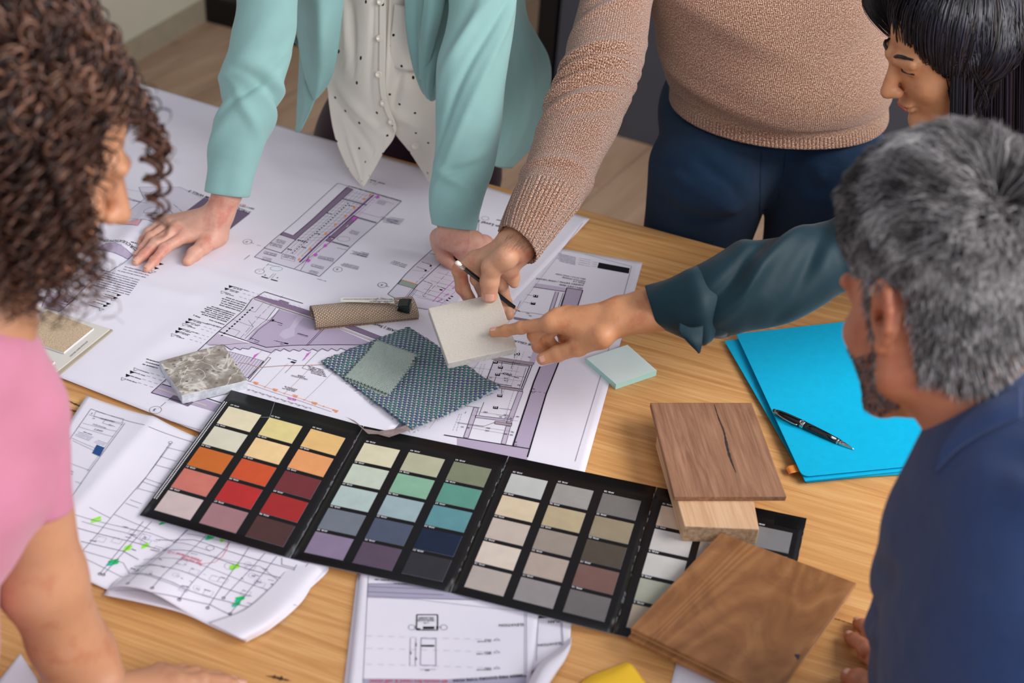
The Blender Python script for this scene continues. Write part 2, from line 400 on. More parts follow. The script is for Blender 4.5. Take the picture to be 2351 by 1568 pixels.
class Sheet:
    def __init__(s, name, O, ang, w, h, hf, z=0.0004, step=.01, quad=None, outline=None):
        s.name = name; s.hf = hf; s.z = z; s.mb = MB(); s.step = step
        u = np.array([math.cos(ang), math.sin(ang), 0]); v = np.array([u[1], -u[0], 0]); s.u, s.v = u, v
        nu = int(w/step)+1; nv = int(h/step)+1
        P = np.zeros((nv, nu, 3))
        for i in range(nv):
            for j in range(nu):
                a, b = j/(nu-1), i/(nv-1)
                if quad is not None:
                    q = [np.array(k) for k in quad]; p = (q[0]*(1-a)+q[1]*a)*(1-b)+(q[3]*(1-a)+q[2]*a)*b
                else: p = np.array(O)+u*w*a+v*h*b
                P[i, j] = p
        P[..., 2] = TZ+z+hf(P[..., 0], P[..., 1])
        if outline is not None: P = outline(P)
        f, idx = grid_faces(nv, nu)
        s.mb.add(P.reshape(-1, 3), [q[::-1] for q in f], 0)
        B = P.copy(); B[..., 2] -= .0003; s.mb.add(B.reshape(-1, 3), f, 0)
        n0 = nv*nu; ring = [(0, j) for j in range(nu)]+[(i, nu-1) for i in range(1, nv)]+[(nv-1, j) for j in range(nu-2, -1, -1)]+[(i, 0) for i in range(nv-2, 0, -1)]
        k = [i*nu+j for i, j in ring]; s.mb.f += [(k[i], k[(i+1) % len(k)], k[(i+1) % len(k)]+n0, k[i]+n0) for i in range(len(k))]; s.mb.m += [0]*len(k)
        s.lay = 0
    def on(s, p):
        q = G(p[0], p[1], s.z)
        for _ in range(3): q = G(p[0], p[1], s.z+float(s.hf(q[0], q[1])))
        return q[:2]
    def lift(s, v, dz):
        s.lay += 1; dz = dz+(s.lay % 400)*2.5e-7; v = np.asarray(v, float); out = np.zeros((len(v), 3)); out[:, :2] = v[:, :2]; out[:, 2] = TZ+s.z+s.hf(v[:, 0], v[:, 1])+dz; return out
    def mi(s, m): return INKN.index(m)+1
    def line(s, pts, w, m='black', dz=.0007, raw=False):
        Q = [np.array(p) if raw else s.on(p) for p in pts]
        for a, b in zip(Q[:-1], Q[1:]):
            d = b-a; L = np.linalg.norm(d)
            if L < 1e-6: continue
            d /= L; nn = np.array([-d[1], d[0]])*w/2; k = max(1, int(L/.012)); V = []
            for i in range(k+1): p = a+d*L*i/k; V += [p+nn, p-nn]
            s.mb.add(s.lift(V, dz), [(2*i, 2*i+1, 2*i+3, 2*i+2) for i in range(k)], s.mi(m))
    def dash(s, a, b, w, on, off, m='black'):
        A, B = s.on(a), s.on(b); L = np.linalg.norm(B-A); d = (B-A)/L; x = 0
        while x < L: s.line([A+d*x, A+d*min(L, x+on)], w, m, raw=True); x += on+off
    def poly(s, pts, m, dz=.0003, edge=None, ew=.0006):
        s.npoly = getattr(s, 'npoly', 0)+1; dz += s.npoly*7e-6
        Q = [s.on(p) for p in pts]; bm = bmesh.new(); bm.faces.new([bm.verts.new((q[0], q[1], 0)) for q in Q]); Qa = np.array(Q)
        bmesh.ops.triangulate(bm, faces=bm.faces[:])
        for ax in (0, 1):
            lo, hi = Qa[:, ax].min(), Qa[:, ax].max(); c = math.floor(lo/.012)*.012+.012
            while c < hi:
                co = [0, 0, 0]; no = [0, 0, 0]; co[ax] = c; no[ax] = 1
                bmesh.ops.bisect_plane(bm, geom=bm.verts[:]+bm.edges[:]+bm.faces[:], plane_co=co, plane_no=no); c += .012
        bm.verts.index_update(); s.mb.add(s.lift([v.co[:] for v in bm.verts], dz), [tuple(v.index for v in f.verts) for f in bm.faces], s.mi(m)); bm.free()
        if edge: s.line(list(pts)+[pts[0]], ew, edge)
    def text(s, t, a, b, m='black', dz=.0011):
        v, f, w = glyphs(t); A, B = s.on(a), s.on(b); L = np.linalg.norm(B-A); d = (B-A)/L; up = np.array([-d[1], d[0]]); k = L/w
        s.mb.add(s.lift(A+v[:, :1]*k*d+v[:, 1:]*k*up, dz), f, s.mi(m))
    def greek(s, a, b, h, m='soft', lo=.004, hi=.012):
        'a line of print too small to read'
        A, B = s.on(a), s.on(b); L = np.linalg.norm(B-A); d = (B-A)/L; nn = np.array([-d[1], d[0]])*h/2; x = 0
        while x < L:
            w = min(random.uniform(lo, hi), L-x); y = x
            while y < x+w:
                c = random.uniform(.5, 1)*h; p = A+d*y; hh = nn*random.uniform(.55, 1)
                s.mb.add(s.lift([p+hh, p-hh, p+d*c*.8-hh, p+d*c*.8+hh], .0006), [(0, 1, 2, 3)], s.mi(m)); y += c*1.15
            x += w+h*.8
    def para(s, a, b, c, n, h, m='soft'):
        'n lines from a-b (first) to c (start of the last line), same length'
        a, b, c = map(np.array, (a, b, c))
        for i in range(n):
            o = (c-a)*i/max(1, n-1); s.greek(a+o, b+o+(a-b)*random.uniform(0, .18), h, m)
    def circ(s, c, r, w=.0005, m='black', ry=None):
        C = s.on(c); s.line([C+np.array([math.cos(t)*r, math.sin(t)*(ry or r)]) for t in np.linspace(0, 2*math.pi, 20)], w, m, raw=True)
    def tri(s, c, size, m='black', fill=True):
        C = s.on(c); P = [C+s.u[:2]*size*.55, C-s.u[:2]*size*.55, C+s.v[:2]*size*.75]
        if fill: s.mb.add(s.lift(P, .0006), [(0, 1, 2)], s.mi(m))
        else: s.line(P+[P[0]], .0005, m, raw=True)
    def done(s, parent=None):
        o = s.mb.build(s.name, [m_paper]+[INK[k] for k in INKN], parent, True)
        o.data.polygons.foreach_set('use_smooth', [m == 0 for m in s.mb.m]); return o
def gauss(x, y, a, b, w, amp):
    'ridge along the segment a-b'
    a = np.array(a[:2]); b = np.array(b[:2]); d = b-a; L = d@d; t = np.clip(((x-a[0])*d[0]+(y-a[1])*d[1])/L, 0, 1)
    r2 = (x-a[0]-t*d[0])**2+(y-a[1]-t*d[1])**2; return amp*np.exp(-r2/w**2)
def Zm(ox, oy, sc): return lambda *p: [(ox+p[i]/sc, oy+p[i+1]/sc) for i in range(0, len(p), 2)]
# -- joinery sheet (partly under the large plan)
def hj(x, y): 
    z = .0004+.0012*(1+np.sin(x*9+y*4))*.5
    c = G(1300, 580); z = z+0*x; return z
tr = G(1475, 604); aj = math.radians(-9.7); uj = np.array([math.cos(aj), math.sin(aj), 0])
S = Sheet('joinery_drawing', tr-uj*.60, aj, .60, .62, hj, z=.0004)
Z = Zm(1000, 500, 3.92)
S.line(Z(1350, 330, 1765, 440)+Z(1765, 440, 1610, 1000)+Zm(1050, 660, 3.92)(1290, 800, 1060, 1568), .0006, 'grey')
S.poly(Z(1470, 403, 1748, 455, 1738, 503, 1455, 452), 'black'); 
S.para(Z(1255, 425)[0], Z(1090, 385)[0], Z(1262, 360)[0], 8, .0014); S.para(Z(1385, 440)[0], Z(1265, 415)[0], Z(1395, 385)[0], 4, .0012, 'grey'); S.para(Z(1450, 440)[0], Z(1400, 435)[0], Z(1455, 405)[0], 3, .0012, 'grey')
S.text('SBN_57.3.3.1 Wine Cellar', *Z(1352, 553, 1080, 505)); S.text('Reference drawing:', *Z(1350, 575, 1142, 536)); S.text('Scale 1:5', *Z(1343, 590, 1240, 570))
S.text('JOINERY DETAIL | WINE CELLAR', *Z(1335, 608, 905, 545)); S.text('SBN | DET-460b', *Z(1326, 636, 1115, 600))
S.poly(Z(905, 590, 1180, 632, 1165, 668, 880, 625), 'lilac'); S.line(Z(880, 625, 1165, 668), .001)
S.poly(Z(1182, 632, 1325, 655, 1275, 810, 1120, 840), 'mid', edge='black', ew=.0014)
S.poly(Z(1080, 665, 1110, 672, 1045, 870, 1015, 862), 'lilac'); S.line(Z(1110, 672, 1045, 870), .0008); S.line(Z(1150, 680, 1090, 850), .0006); S.line(Z(1165, 680, 1105, 850), .0006); S.line(Z(1080, 665, 1015, 862), .0006)
for c in ((902, 707, '11'), (878, 773, '04')):
    S.poly(Z(c[0]-20, c[1]-14, c[0]+22, c[1]-8, c[0]+18, c[1]+14, c[0]-24, c[1]+8), 'black'); S.text(c[2], *Z(c[0]+13, c[1]-6, c[0]-13, c[1]-10), 'white', .0013)
    S.line(Z(c[0]-28, c[1]-2, c[0]-80, c[1]-14), .0005)
S.line(Z(765, 752, 700, 900), .0005); S.line(Z(715, 838, 1010, 880), .0005); S.poly(Z(705, 893, 890, 925, 870, 945, 700, 912), 'mid')
for k in range(4): S.line(Z(708, 896+k*6, 890, 928+k*6), .0005)
S.text('346', *Z(868, 886, 842, 880)); S.text('286', *Z(846, 864, 820, 858)); S.line(Z(745, 930, 738, 960), .0005)
S.text('JOINERY DETAIL | WINE CELLAR', *Z(1260, 1230, 690, 1100))
Z = Zm(1050, 660, 3.92)
S.poly(Z(745, 715, 915, 670, 800, 960, 628, 1535, 475, 1560, 500, 1430, 690, 850), 'mid')
S.line(Z(745, 715, 690, 850, 500, 1430), .002); S.line(Z(915, 670, 800, 960, 630, 1530), .002)
S.poly(Z(0, 1352, 500, 1430, 650, 1456, 625, 1560, 0, 1470), 'mid'); S.line(Z(-120, 1330, 0, 1350, 650, 1455), .0018)
S.poly(Z(690, 560, 740, 570, 690, 700, 640, 690), 'lilac'); S.poly(Z(300, 620, 690, 680, 675, 708, 290, 645), 'taupe', edge='black', ew=.0005)
S.poly(Z(330, 662, 672, 706, 588, 918, 250, 868), 'pale', edge='black', ew=.001); S.line(Z(650, 712, 575, 910), .0012); S.line(Z(340, 675, 650, 712), .0012); S.line(Z(620, 725, 560, 905), .0005)
S.poly(Z(250, 868, 592, 922, 585, 942, 245, 888), 'taupe', edge='black', ew=.0004); S.line(Z(330, 865, 490, 890), .0012)
S.poly(Z(550, 935, 592, 940, 485, 1230, 440, 1225), 'lilac', edge='black', ew=.0005); S.poly(Z(440, 1250, 480, 1255, 435, 1415, 395, 1408), 'lilac', edge='black', ew=.0005)
S.poly(Z(150, 1080, 192, 1088, 98, 1358, 56, 1352), 'lilac', edge='black', ew=.0006); S.poly(Z(165, 1153, 487, 1192, 478, 1212, 160, 1172), 'lilac', edge='black', ew=.0006)
S.poly(Z(340, 1205, 492, 1225, 486, 1252, 335, 1230), 'taupe', edge='black', ew=.0006); S.line(Z(335, 1218, 232, 1254, 0, 1222), .0006)
for x, y, t in ((342, 676, '04'), (388, 722, '04'), (362, 786, '04'), (383, 977, '05'), (345, 1083, '22'), (540, 600, '0')):
    S.poly(Z(x-20, y-14, x+24, y-9, x+20, y+14, x-24, y+9), 'black'); S.text(t, *Z(x+15, y-5, x-15, y-9), 'white', .0013)
for a in ((520, 560, 513, 640), (403, 672, 395, 760), (505, 665, 483, 735), (350, 800, 330, 855), (402, 912, 398, 960), (240, 1035, 195, 1150), (380, 1090, 488, 1104), (530, 800, 612, 810), (80, 1120, 70, 1135), (210, 1085, 0, 1060)): S.line(Z(*a), .0006)
for a in ((430, 745, 560, 762), (160, 1118, 550, 1170), (130, 1150, 545, 1205), (110, 1262, 490, 1330), (90, 1240, 500, 1300), (350, 1150, 470, 1165), (250, 800, 600, 850), (0, 1215, 240, 1250), (120, 720, 330, 745)): S.line(Z(*a), .0004, 'grey')
for a in ((600, 580, 480, 900), (560, 570, 400, 980), (510, 930, 420, 1200), (250, 690, 190, 860), (220, 690, 160, 860), (40, 1140, -10, 1300), (20, 1140, -40, 1290)): S.dash(*Z(*a), .0004, .004, .002, 'grey')
for x, y, t in ((440, 840, '218'), (440, 818, '218'), (255, 1122, '180'), (438, 1148, '120'), (392, 1166, '60'), (445, 1172, '30'), (485, 1178, '30'), (545, 1163, '56'), (280, 1266, '300'), (270, 1290, '240'), (438, 1320, '30'), (500, 1303, '56'), (490, 1328, '56'), (100, 1263, '30'), (48, 1255, '30'), (650, 628, '30'), (300, 812, '27'), (555, 880, '30')):
    w = 6*len(t); S.text(t, *Z(x+w, y+1, x-w, y-3))
S.text('REMOVABLE BOX', *Z(555, 815, 385, 770)); S.text('SHELF', *Z(495, 785, 412, 768))
for x, y in ((683, 940), (522, 1418)): S.tri(Z(x, y)[0], .005, fill=False); S.tri(Z(x+6, y-26)[0], .003, fill=False)
S.dash(*Z(690, 935, 805, 955), .0005, .004, .003)
tag(S.done(), 'white joinery detail sheet on the bare oak to the right, partly under the large plan', 'drawing')

# -- the large plan
R1a, R1b = G(425, 455), G(300, 560)
cr1a, cr1b = G(395, 640), G(560, 668)
def hb(x, y):
    z = .0012+.0009*(np.sin(x*13+y*7)+np.sin(y*17-x*5))
    z = z+gauss(x, y, G(360, 500), G(290, 575), .030, .014)+gauss(x, y, G(240, 640), G(440, 690), .016, .0035)+gauss(x, y, G(450, 622), G(700, 705), .012, .003)
    z = z+gauss(x, y, G(620, 330), G(740, 350), .05, .005)+gauss(x, y, G(560, 300), G(640, 420), .03, .004)+gauss(x, y, G(640, 560), G(860, 560), .05, .003)+gauss(x, y, G(330, 380), G(470, 330), .06, .006)
    z = z+gauss(x, y, G(280, 860), G(420, 760), .02, .002)+gauss(x, y, G(740, 840), G(800, 900), .03, .002)+gauss(x, y, G(560, 620), G(600, 760), .02, .0015)
    return np.maximum(z, .0012)
TRb = G(1354, 507); ab = math.radians(-23.5); ub = np.array([math.cos(ab), math.sin(ab), 0])
S = Sheet('floor_plan', TRb-ub*1.189, ab, 1.189, .841, hb, z=.0034)
Z = Zm(500, 380, 5.2275)
S.line([(1338, 512), (985, 985)], .0005, 'grey'); S.line([(140, 888), (300, 940), (560, 1018)], .0006, 'grey')
out1 = Z(1440, 215, 785, 800, 440, 1100, 1220, 1335, 1590, 985, 2206, 429)
S.poly(Z(1625, 290, 2206, 429, 1590, 985, 1220, 1335, 440, 1100, 750, 835, 935, 895, 1060, 780), 'pale'); S.line(out1+[out1[0]], .001, 'soft')
S.poly(Z(1555, 262, 1625, 290, 1060, 780, 935, 895, 750, 835, 785, 800, 905, 845, 1000, 765), 'purple', edge='black', ew=.0009)
S.poly(Z(1630, 600, 1690, 625, 1350, 925, 1295, 905), 'purple', edge='black', ew=.0009); S.poly(Z(1630, 615, 1675, 625, 1635, 665, 1600, 650), 'magenta', .0004)
for k in range(17):
    t = k/16; a = (1600*(1-t)+930*t, 320*(1-t)+905*t); b = (1860*(1-t)+1290*t, 385*(1-t)+900*t)
    S.line(Z(*a, *b), .0004, 'grey')
for k in range(6): t = k/6; S.line(Z(1640+40*k, 300+12*k, 760+45*k+60, 1055+10*k), .0004, 'grey')
S.line(Z(1870, 355, 1310, 850, 980, 1165), .003, 'violet'); S.line(Z(1900, 370, 1340, 860, 1010, 1170), .0007, 'soft')
S.line(Z(1500, 402, 1790, 478), .004, 'grey'); S.line(Z(1680, 628, 1905, 692), .0045, 'grey'); S.line(Z(1370, 918, 1575, 975), .004, 'grey')
S.line(Z(1550, 262, 1000, 768), .0011); S.line(Z(935, 895, 760, 1055, 555, 992), .0012); S.line(Z(760, 1055, 920, 1100), .0006); S.line(Z(1350, 925, 920, 1240), .0008); S.line(Z(1100, 1090, 990, 1270), .0006)
S.line(Z(1590, 985, 1480, 955), .0006); S.line(Z(1430, 990, 1560, 1020), .0005); S.line(Z(1280, 1120, 1400, 1175), .0004, 'grey'); S.line(Z(1690, 560, 1990, 640), .0005, 'grey'); S.line(Z(1880, 380, 2110, 470), .0005, 'grey')
S.dash(*Z(1565, 455, 1140, 840), .0022, .003, .005); S.dash(*Z(1140, 840, 880, 1070), .0014, .004, .003); S.dash(*Z(1830, 360, 975, 1130), .0006, .006, .003, 'orange'); S.dash(*Z(1920, 390, 1060, 1180), .0006, .006, .003, 'magenta')
for x, y in ((1830, 355), (1755, 405), (1640, 510), (1530, 610), (1410, 712), (1295, 820), (1110, 1005), (975, 1130)): S.poly(Z(x-18, y+8, x, y-16, x+20, y-6, x+4, y+16), 'orange', .0007)
for x, y in ((1920, 380), (1290, 965), (1175, 1075), (1090, 1145)): S.poly(Z(x-26, y+10, x-6, y-20, x+14, y-14, x+26, y+2, x, y+22), 'magenta', .0007)
for x, y in ((1610, 490), (1340, 580), (990, 905), (860, 1010), (1030, 985), (1195, 820), (1050, 920), (1370, 865)): S.greek(*Z(x+28, y+8, x-28, y-8), .004, 'black')
S.circ(Z(1510, 885)[0], .011, .0005, 'grey', .008)
for a in ((640, 935, 775, 990), (565, 1040, 710, 1090), (775, 1080, 935, 1150), (1215, 1095, 1395, 1150), (1130, 1195, 1275, 1240)):
    x0, y0, x1, y1 = a; S.line(Z(x0, y0-10, x1, y0+26, x1-14, y1+6, x0-14, y1-30, x0, y0-10), .0004); S.greek(*Z(x1-12, y0+34, x0+6, y0+2), .0022, 'soft'); S.greek(*Z(x1-16, y0+50, x0, y0+16), .0022, 'soft')
for x, y in ((760, 900), (1960, 430), (1640, 790), (590, 1110), (1150, 1270)): S.para(Z(x+60, y+16)[0], Z(x-50, y-14)[0], Z(x+35, y+48)[0], 4, .0016)
for x, y in ((2060, 640), (1700, 1045), (1590, 1190)): S.para(Z(x+110, y+30)[0], Z(x-100, y-22)[0], Z(x+90, y+62)[0], 4, .0016)
S.text('CIRCULATION STAIRCASE | Plan Level 3', *Z(2200, 425, 1575, 245))
for x, y, t in ((358, 918, 'F'), (505, 1275, 'A'), (1440, 1250, 'E'), (1975, 1437, 'F')): S.circ(Z(x, y)[0], .0075); S.text(t, *Z(x+8, y-4, x-8, y-9)); 
S.dash(*Z(390, 925, 560, 985), .0005, .008, .006); S.dash(*Z(540, 1250, 640, 1150), .0005, .008, .004); S.line(Z(2010, 1445, 2050, 1460), .0005)
S.line(Z(525, 1335, 605, 1357), .0022); S.line(Z(640, 1370, 718, 1390), .0022); S.text('b', *Z(582, 1318, 566, 1313)); S.text('a', *Z(730, 1350, 714, 1345)); S.line(Z(672, 1300, 610, 1358), .0004); S.line(Z(700, 1302, 640, 1365), .0004)
S.line(Z(600, 1190, 755, 1222), .0005); S.circ(Z(705, 1240)[0], .010, .0006, 'hiteal', .007); S.greek(*Z(385, 1078, 318, 1130), .0016); S.greek(*Z(1300, 1392, 1192, 1362), .0016)
S.text('a', *Z(1850, 205, 1835, 200)); S.line(Z(1830, 175, 1900, 192), .002); S.line(Z(1930, 203, 2005, 225), .002); S.line(Z(1900, 195, 1860, 235), .0004); S.line(Z(1925, 203, 1885, 243), .0004)
# section
Z = Zm(340, 640, 5.2275); q = Z
S.line(Z(1860, 300, 1400, 158, 1250, 245, 1150, 380, 850, 635, 730, 745, 640, 830, 40, 1370, 480, 1505), .0011)
S.poly(Z(1320, 205, 1560, 270, 1590, 255, 1690, 290, 1680, 310, 2300, 500, 2860, 720, 2820, 760, 2300, 560, 1280, 240), 'purple', edge='soft', ew=.0005)
S.poly(Z(1280, 242, 1550, 340, 1180, 740, 850, 638, 1150, 382), 'pale'); S.line(Z(1280, 240, 1870, 440, 2300, 590, 2820, 790), .004, 'beige'); S.line(Z(1275, 250, 1870, 452, 2300, 600), .0008)
S.poly(Z(1585, 370, 1870, 462, 2300, 610, 2800, 820, 2560, 800, 2091, 800, 1700, 803, 1420, 826, 1225, 765, 1180, 750, 1300, 610, 1420, 520), 'mid'); 
S.poly(Z(1875, 460, 1820, 520, 1760, 600, 1760, 690, 1640, 730, 1570, 680, 1620, 620, 1700, 590, 1790, 450), 'lilac', .0004)
S.line(Z(1535, 350, 1420, 500, 1280, 610, 1165, 722), .0007); S.line(Z(1580, 365, 1460, 520, 1320, 620, 1215, 738), .0007); S.line(Z(2091, 600, 1895, 808), .0007); S.line(Z(2110, 606, 1915, 808), .0007)
zz = [(910, 800), (1000, 860), (1040, 828), (1110, 858), (1130, 835), (1210, 850), (1240, 820), (1480, 892), (1530, 850), (1590, 872), (1630, 842), (1700, 877), (1745, 850), (1815, 874), (1860, 845), (1930, 872), (1975, 845), (2040, 874), (2090, 842), (2160, 872), (2200, 840), (2270, 870), (2310, 838), (2390, 866), (2430, 836), (2520, 860), (2560, 800)]
S.poly([q(*p)[0] for p in [(720, 750), (850, 640), (1225, 765), (1420, 828), (1700, 805), (2560, 798)]+zz[::-1][1:]+[(700, 790)]], 'lilac', .00035); S.line([q(*p)[0] for p in zz], .0012, 'soft')
S.line(Z(850, 635, 1225, 765, 1420, 828, 1700, 805, 2300, 795, 2560, 798), .0014); S.line(Z(850, 660, 1215, 772), .003, 'white', .0007); S.line(Z(1215, 772, 860, 800, 720, 800), .0006)
S.poly(Z(960, 872, 1385, 990, 1215, 1200, 880, 1100), 'pale', edge='soft')
for k in range(12): x = 985+k*34; S.line(Z(x, 880+k*9.6, x-170, 1095+k*9), .0005, 'soft'); S.line(Z(x+12, 884+k*9.6, x-158, 1098+k*9), .0018, 'lilac', .0005)
S.line(Z(1390, 995, 1200, 1195), .0012); S.line(Z(1445, 945, 1475, 955, 1225, 1240, 1195, 1230, 1445, 945), .0006)
S.line(Z(1080, 1010, 1190, 1025, 1330, 1068, 1640, 1045, 1970, 1040, 2200, 1035), .0012, 'brown')
for x, y in ((1335, 1068), (1650, 1045), (1972, 1041)): S.poly(Z(x-8, y-5, x+8, y-4, x+8, y+5, x-8, y+4), 'orange', .0007)
for a in ((1370, 865, 1190, 1030), (1485, 890, 1340, 1050), (1620, 775, 1510, 890), (1680, 1020, 1400, 1310), (1975, 1045, 1640, 1380), (2320, 1040, 1880, 1460)): S.line(Z(*a), .0004, 'brown')
S.line(Z(1775, 1000, 1645, 1135), .0005); S.line(Z(2040, 880, 1850, 1075, 1950, 1105), .0005); S.line(Z(1205, 500, 1265, 580, 1160, 690), .0004, 'soft'); S.line(Z(1010, 488, 1265, 582), .0004, 'soft'); S.line(Z(930, 575, 1105, 635, 1035, 705), .0004, 'soft'); S.line(Z(1165, 372, 1285, 405, 1380, 295), .0004, 'soft')
S.dash(*Z(1485, 305, 1110, 715), .0005, .014, .004, 'soft'); S.dash(*Z(1260, 345, 880, 690), .0025, .004, .003); S.line(Z(1285, 458, 1480, 515), .0005); S.line(Z(1490, 515, 1505, 492), .0035); S.line(Z(1635, 775, 1682, 785), .003); S.line(Z(1715, 1000, 1762, 1012), .003)
S.dash(*Z(1625, 203, 1500, 300), .0004, .008, .004, 'soft')
for k in range(9): x = 1340+k*58; S.line(Z(x, 175+k*18, x+50, 235+k*18), .0003, 'faint')
for a in ((1615, 545, 1510, 510), (1640, 775, 1515, 745), (1785, 990, 1680, 958), (1335, 755, 1230, 715)): S.greek(*Z(*a), .0022, 'black'); S.greek(*Z(a[0]-10, a[1]+20, a[0]-50, a[1]+8), .002)
S.line(Z(1800, 655, 1920, 690, 1910, 705, 1792, 668, 1800, 655), .0004); S.greek(*Z(1912, 692, 1804, 662), .0018, 'black')
S.text('CIRCULATION', *Z(1920, 1210, 1727, 1160)); S.text('STAIR', *Z(1888, 1180, 1800, 1157))
S.para(q(1790, 1335)[0], q(1640, 1293)[0], q(1760, 1358)[0], 3, .0018, 'black')
S.para(q(2105, 1100)[0], q(1900, 1045)[0], q(2140, 1180)[0], 5, .002, 'black')
S.line(Z(1205, 1225, 1405, 1300, 1640, 1380, 1875, 1455, 2091, 1530, 2250, 1580), .0006, 'orange')
for x, y in ((1295, 1255), (1525, 1335), (1765, 1410), (2000, 1497), (2250, 1590)):
    for k in range(3): S.greek(*Z(x+34-k*8, y-2+k*10, x-30+k*4, y-16+k*10), .0024, 'orange')
for x, y in ((1405, 1302), (1640, 1381), (1875, 1456), (2110, 1535)): S.poly(Z(x-7, y-6, x+7, y-4, x, y+14), 'orange', .0007)
for x, y, v in ((1275, 950, 1), (1905, 935, 1), (1725, 1442, 0)):
    for k in range(3):
        if v: S.greek(*Z(x+50-k*20, y-55+k*10, x-50+k*10, y+50-k*8), .0018, 'magenta')
        else: S.greek(*Z(x+50, y+8+k*9, x-50, y-16+k*9), .0018, 'magenta')
S.line(Z(1180, 1255, 1500, 1365, 1800, 1460, 2000, 1530, 2200, 1600), .0005, 'soft')
for k in range(9): x, y = 1212+k*86, 1334+k*26.5; S.text('287', *Z(x+16, y+8, x-16, y-1)); S.line(Z(x+42, y+4, x+60, y+24), .0005)
S.line(Z(1190, 1325, 1960, 1560), .0004, 'soft')
S.para(q(1180, 300)[0], q(895, 212)[0], q(1110, 392)[0], 5, .0026, 'black'); S.para(q(1048, 425)[0], q(715, 320)[0], q(945, 520)[0], 6, .0026, 'black'); S.greek(*Z(915, 553, 745, 497), .0022, 'black'); S.greek(*Z(880, 590, 715, 540), .002, 'black'); S.greek(*Z(625, 470, 545, 437), .0024, 'black')
for g in (((1000, 88), (952, 118), (908, 158)), ((516, 486), (482, 517), (448, 546)), ((397, 597), (361, 630), (313, 670)), ((-22, 1078-0), )):
    for i, p in enumerate(g[:3]):
        if len(g) < 3: break
        S.tri(q(*p)[0], .0085, fill=i < 2); S.greek(*Z(p[0]+200-i*60, p[1]+62-i*16, p[0]+28, p[1]+10), .0018, 'black'); S.greek(*Z(p[0]+120, p[1]+52, p[0]+28, p[1]+26), .0018, 'black'); S.dash(*Z(p[0]+190, p[1]+60, p[0]+330, p[1]+105), .0005, .005, .004, 'soft')
Z = Zm(250, 400, 3.137); q = Z
for i, p in enumerate(((200, 1403), (172, 1423), (142, 1447), (110, 1472))): S.tri(q(*p)[0], .008, fill=i in (1, 2)); S.greek(*Z(p[0]+90, p[1]+32, p[0]+20, p[1]+8), .0018, 'black'); S.dash(*Z(p[0]+100, p[1]+30, p[0]+240, p[1]+75), .0005, .006, .004, 'soft')
S.para(Z(380, 1362)[0], Z(265, 1330)[0], Z(350, 1398)[0], 3, .0024, 'black')
Z = Zm(340, 640, 5.2275)
S.poly(Z(170, 1265, 1400, 1700, 1500, 1800, 40, 1370), 'mid'); S.line(Z(170, 1268, 380, 1330, 900, 1500), .0016); S.line(Z(120, 1315, 700, 1530), .004, 'beige'); S.poly(Z(310, 1400, 560, 1480, 480, 1535, 250, 1450), 'dpurple', .0004); S.line(Z(1000, 1370, 560, 1480), .0008)
S.dash(*Z(300, 1410, 120, 1565), .0006, .012, .005); S.circ((357, 942), .0085); S.text('3', (359.5, 940), (355, 939))
# plan at the wrist of the standing woman
Z = Zm(820, 480, 6.5333); q = Z
S.poly(Z(1290, 790, 1600, 500, 1300, 440, 1150, 590, 850, 860, 720, 990, 600, 1130, 460, 1280, 700, 1440, 1400, 1560, 1800, 900), 'pale')
S.line(Z(1250, 500, 1150, 590, 850, 860, 720, 990, 600, 1130, 460, 1280), .0012, 'soft'); S.line(Z(1500, 600, 1290, 790, 910, 1140, 740, 1340), .0014, 'soft'); S.line(Z(460, 1280, 800, 1470, 1060, 1512), .0009, 'soft')
S.poly(Z(665, 1065, 910, 1140, 860, 1200, 610, 1130), 'green', edge='black', ew=.0008); S.line(Z(665, 1062, 910, 1136), .0018, 'orange')
for k in range(9): S.line(Z(1300-50*k, 830+62*k, 1620-40*k, 920+62*k), .0005, 'faint' if k % 2 else 'grey')
for k in range(4): S.line(Z(830+24*k, 1190+8*k, 720+24*k, 1330+6*k), .0006, 'soft')
S.dash(*Z(1130, 880, 880, 1110), .0006, .008, .004, 'soft'); S.dash(*Z(1440, 880, 1060, 1260), .0006, .012, .004, 'soft'); S.line(Z(1130, 1130, 1000, 1300), .0006); S.line(Z(1450, 1080, 1130, 1395), .0012, 'magenta'); S.line(Z(1520, 1200, 1220, 1470), .0006, 'magenta')
S.line(Z(820, 920, 1000, 940), .0004, 'grey'); S.line(Z(830, 1200, 1400, 1400), .0005, 'soft'); S.line(Z(840, 1280, 1380, 1440), .0004, 'soft'); S.line(Z(980, 1290, 1000, 1322, 1035, 1312), .0006)
S.line(Z(1095, 868, 1112, 846), .0035); S.line(Z(1018, 940, 1038, 918), .0035); S.line(Z(1235, 1210, 1280, 1222), .0035); S.dash(*Z(1430, 1310, 1320, 1400), .004, .003, .004)
for x, y in ((1340, 1290), (1240, 1370), (1460, 1180)):
    for k in range(2): S.greek(*Z(x+36, y-20+k*14, x-34, y+14+k*10), .0024, 'magenta')
for a in ((1110, 840, 970, 795), (1030, 915, 895, 870), (1325, 1200, 1195, 1155), (1120, 1125, 995, 1080), (1300, 700, 1100, 675)): S.greek(*Z(*a), .002, 'black')
S.poly(Z(790, 1398, 800, 1375, 845, 1385, 832, 1408), 'black'); S.text('b', (972, 637.6), (969.5, 637)); 
S.para(q(750, 845)[0], q(520, 775)[0], q(715, 880)[0], 3, .0022); S.para(q(705, 160)[0], q(440, 120)[0], q(640, 235)[0], 5, .002); S.para(q(175, 675)[0], q(40, 640)[0], q(135, 720)[0], 3, .002)
S.circ(q(380, 1142)[0], .0075); S.text('F', *Z(388, 1138, 372, 1134)); S.line(Z(415, 1152, 480, 1172), .0005)
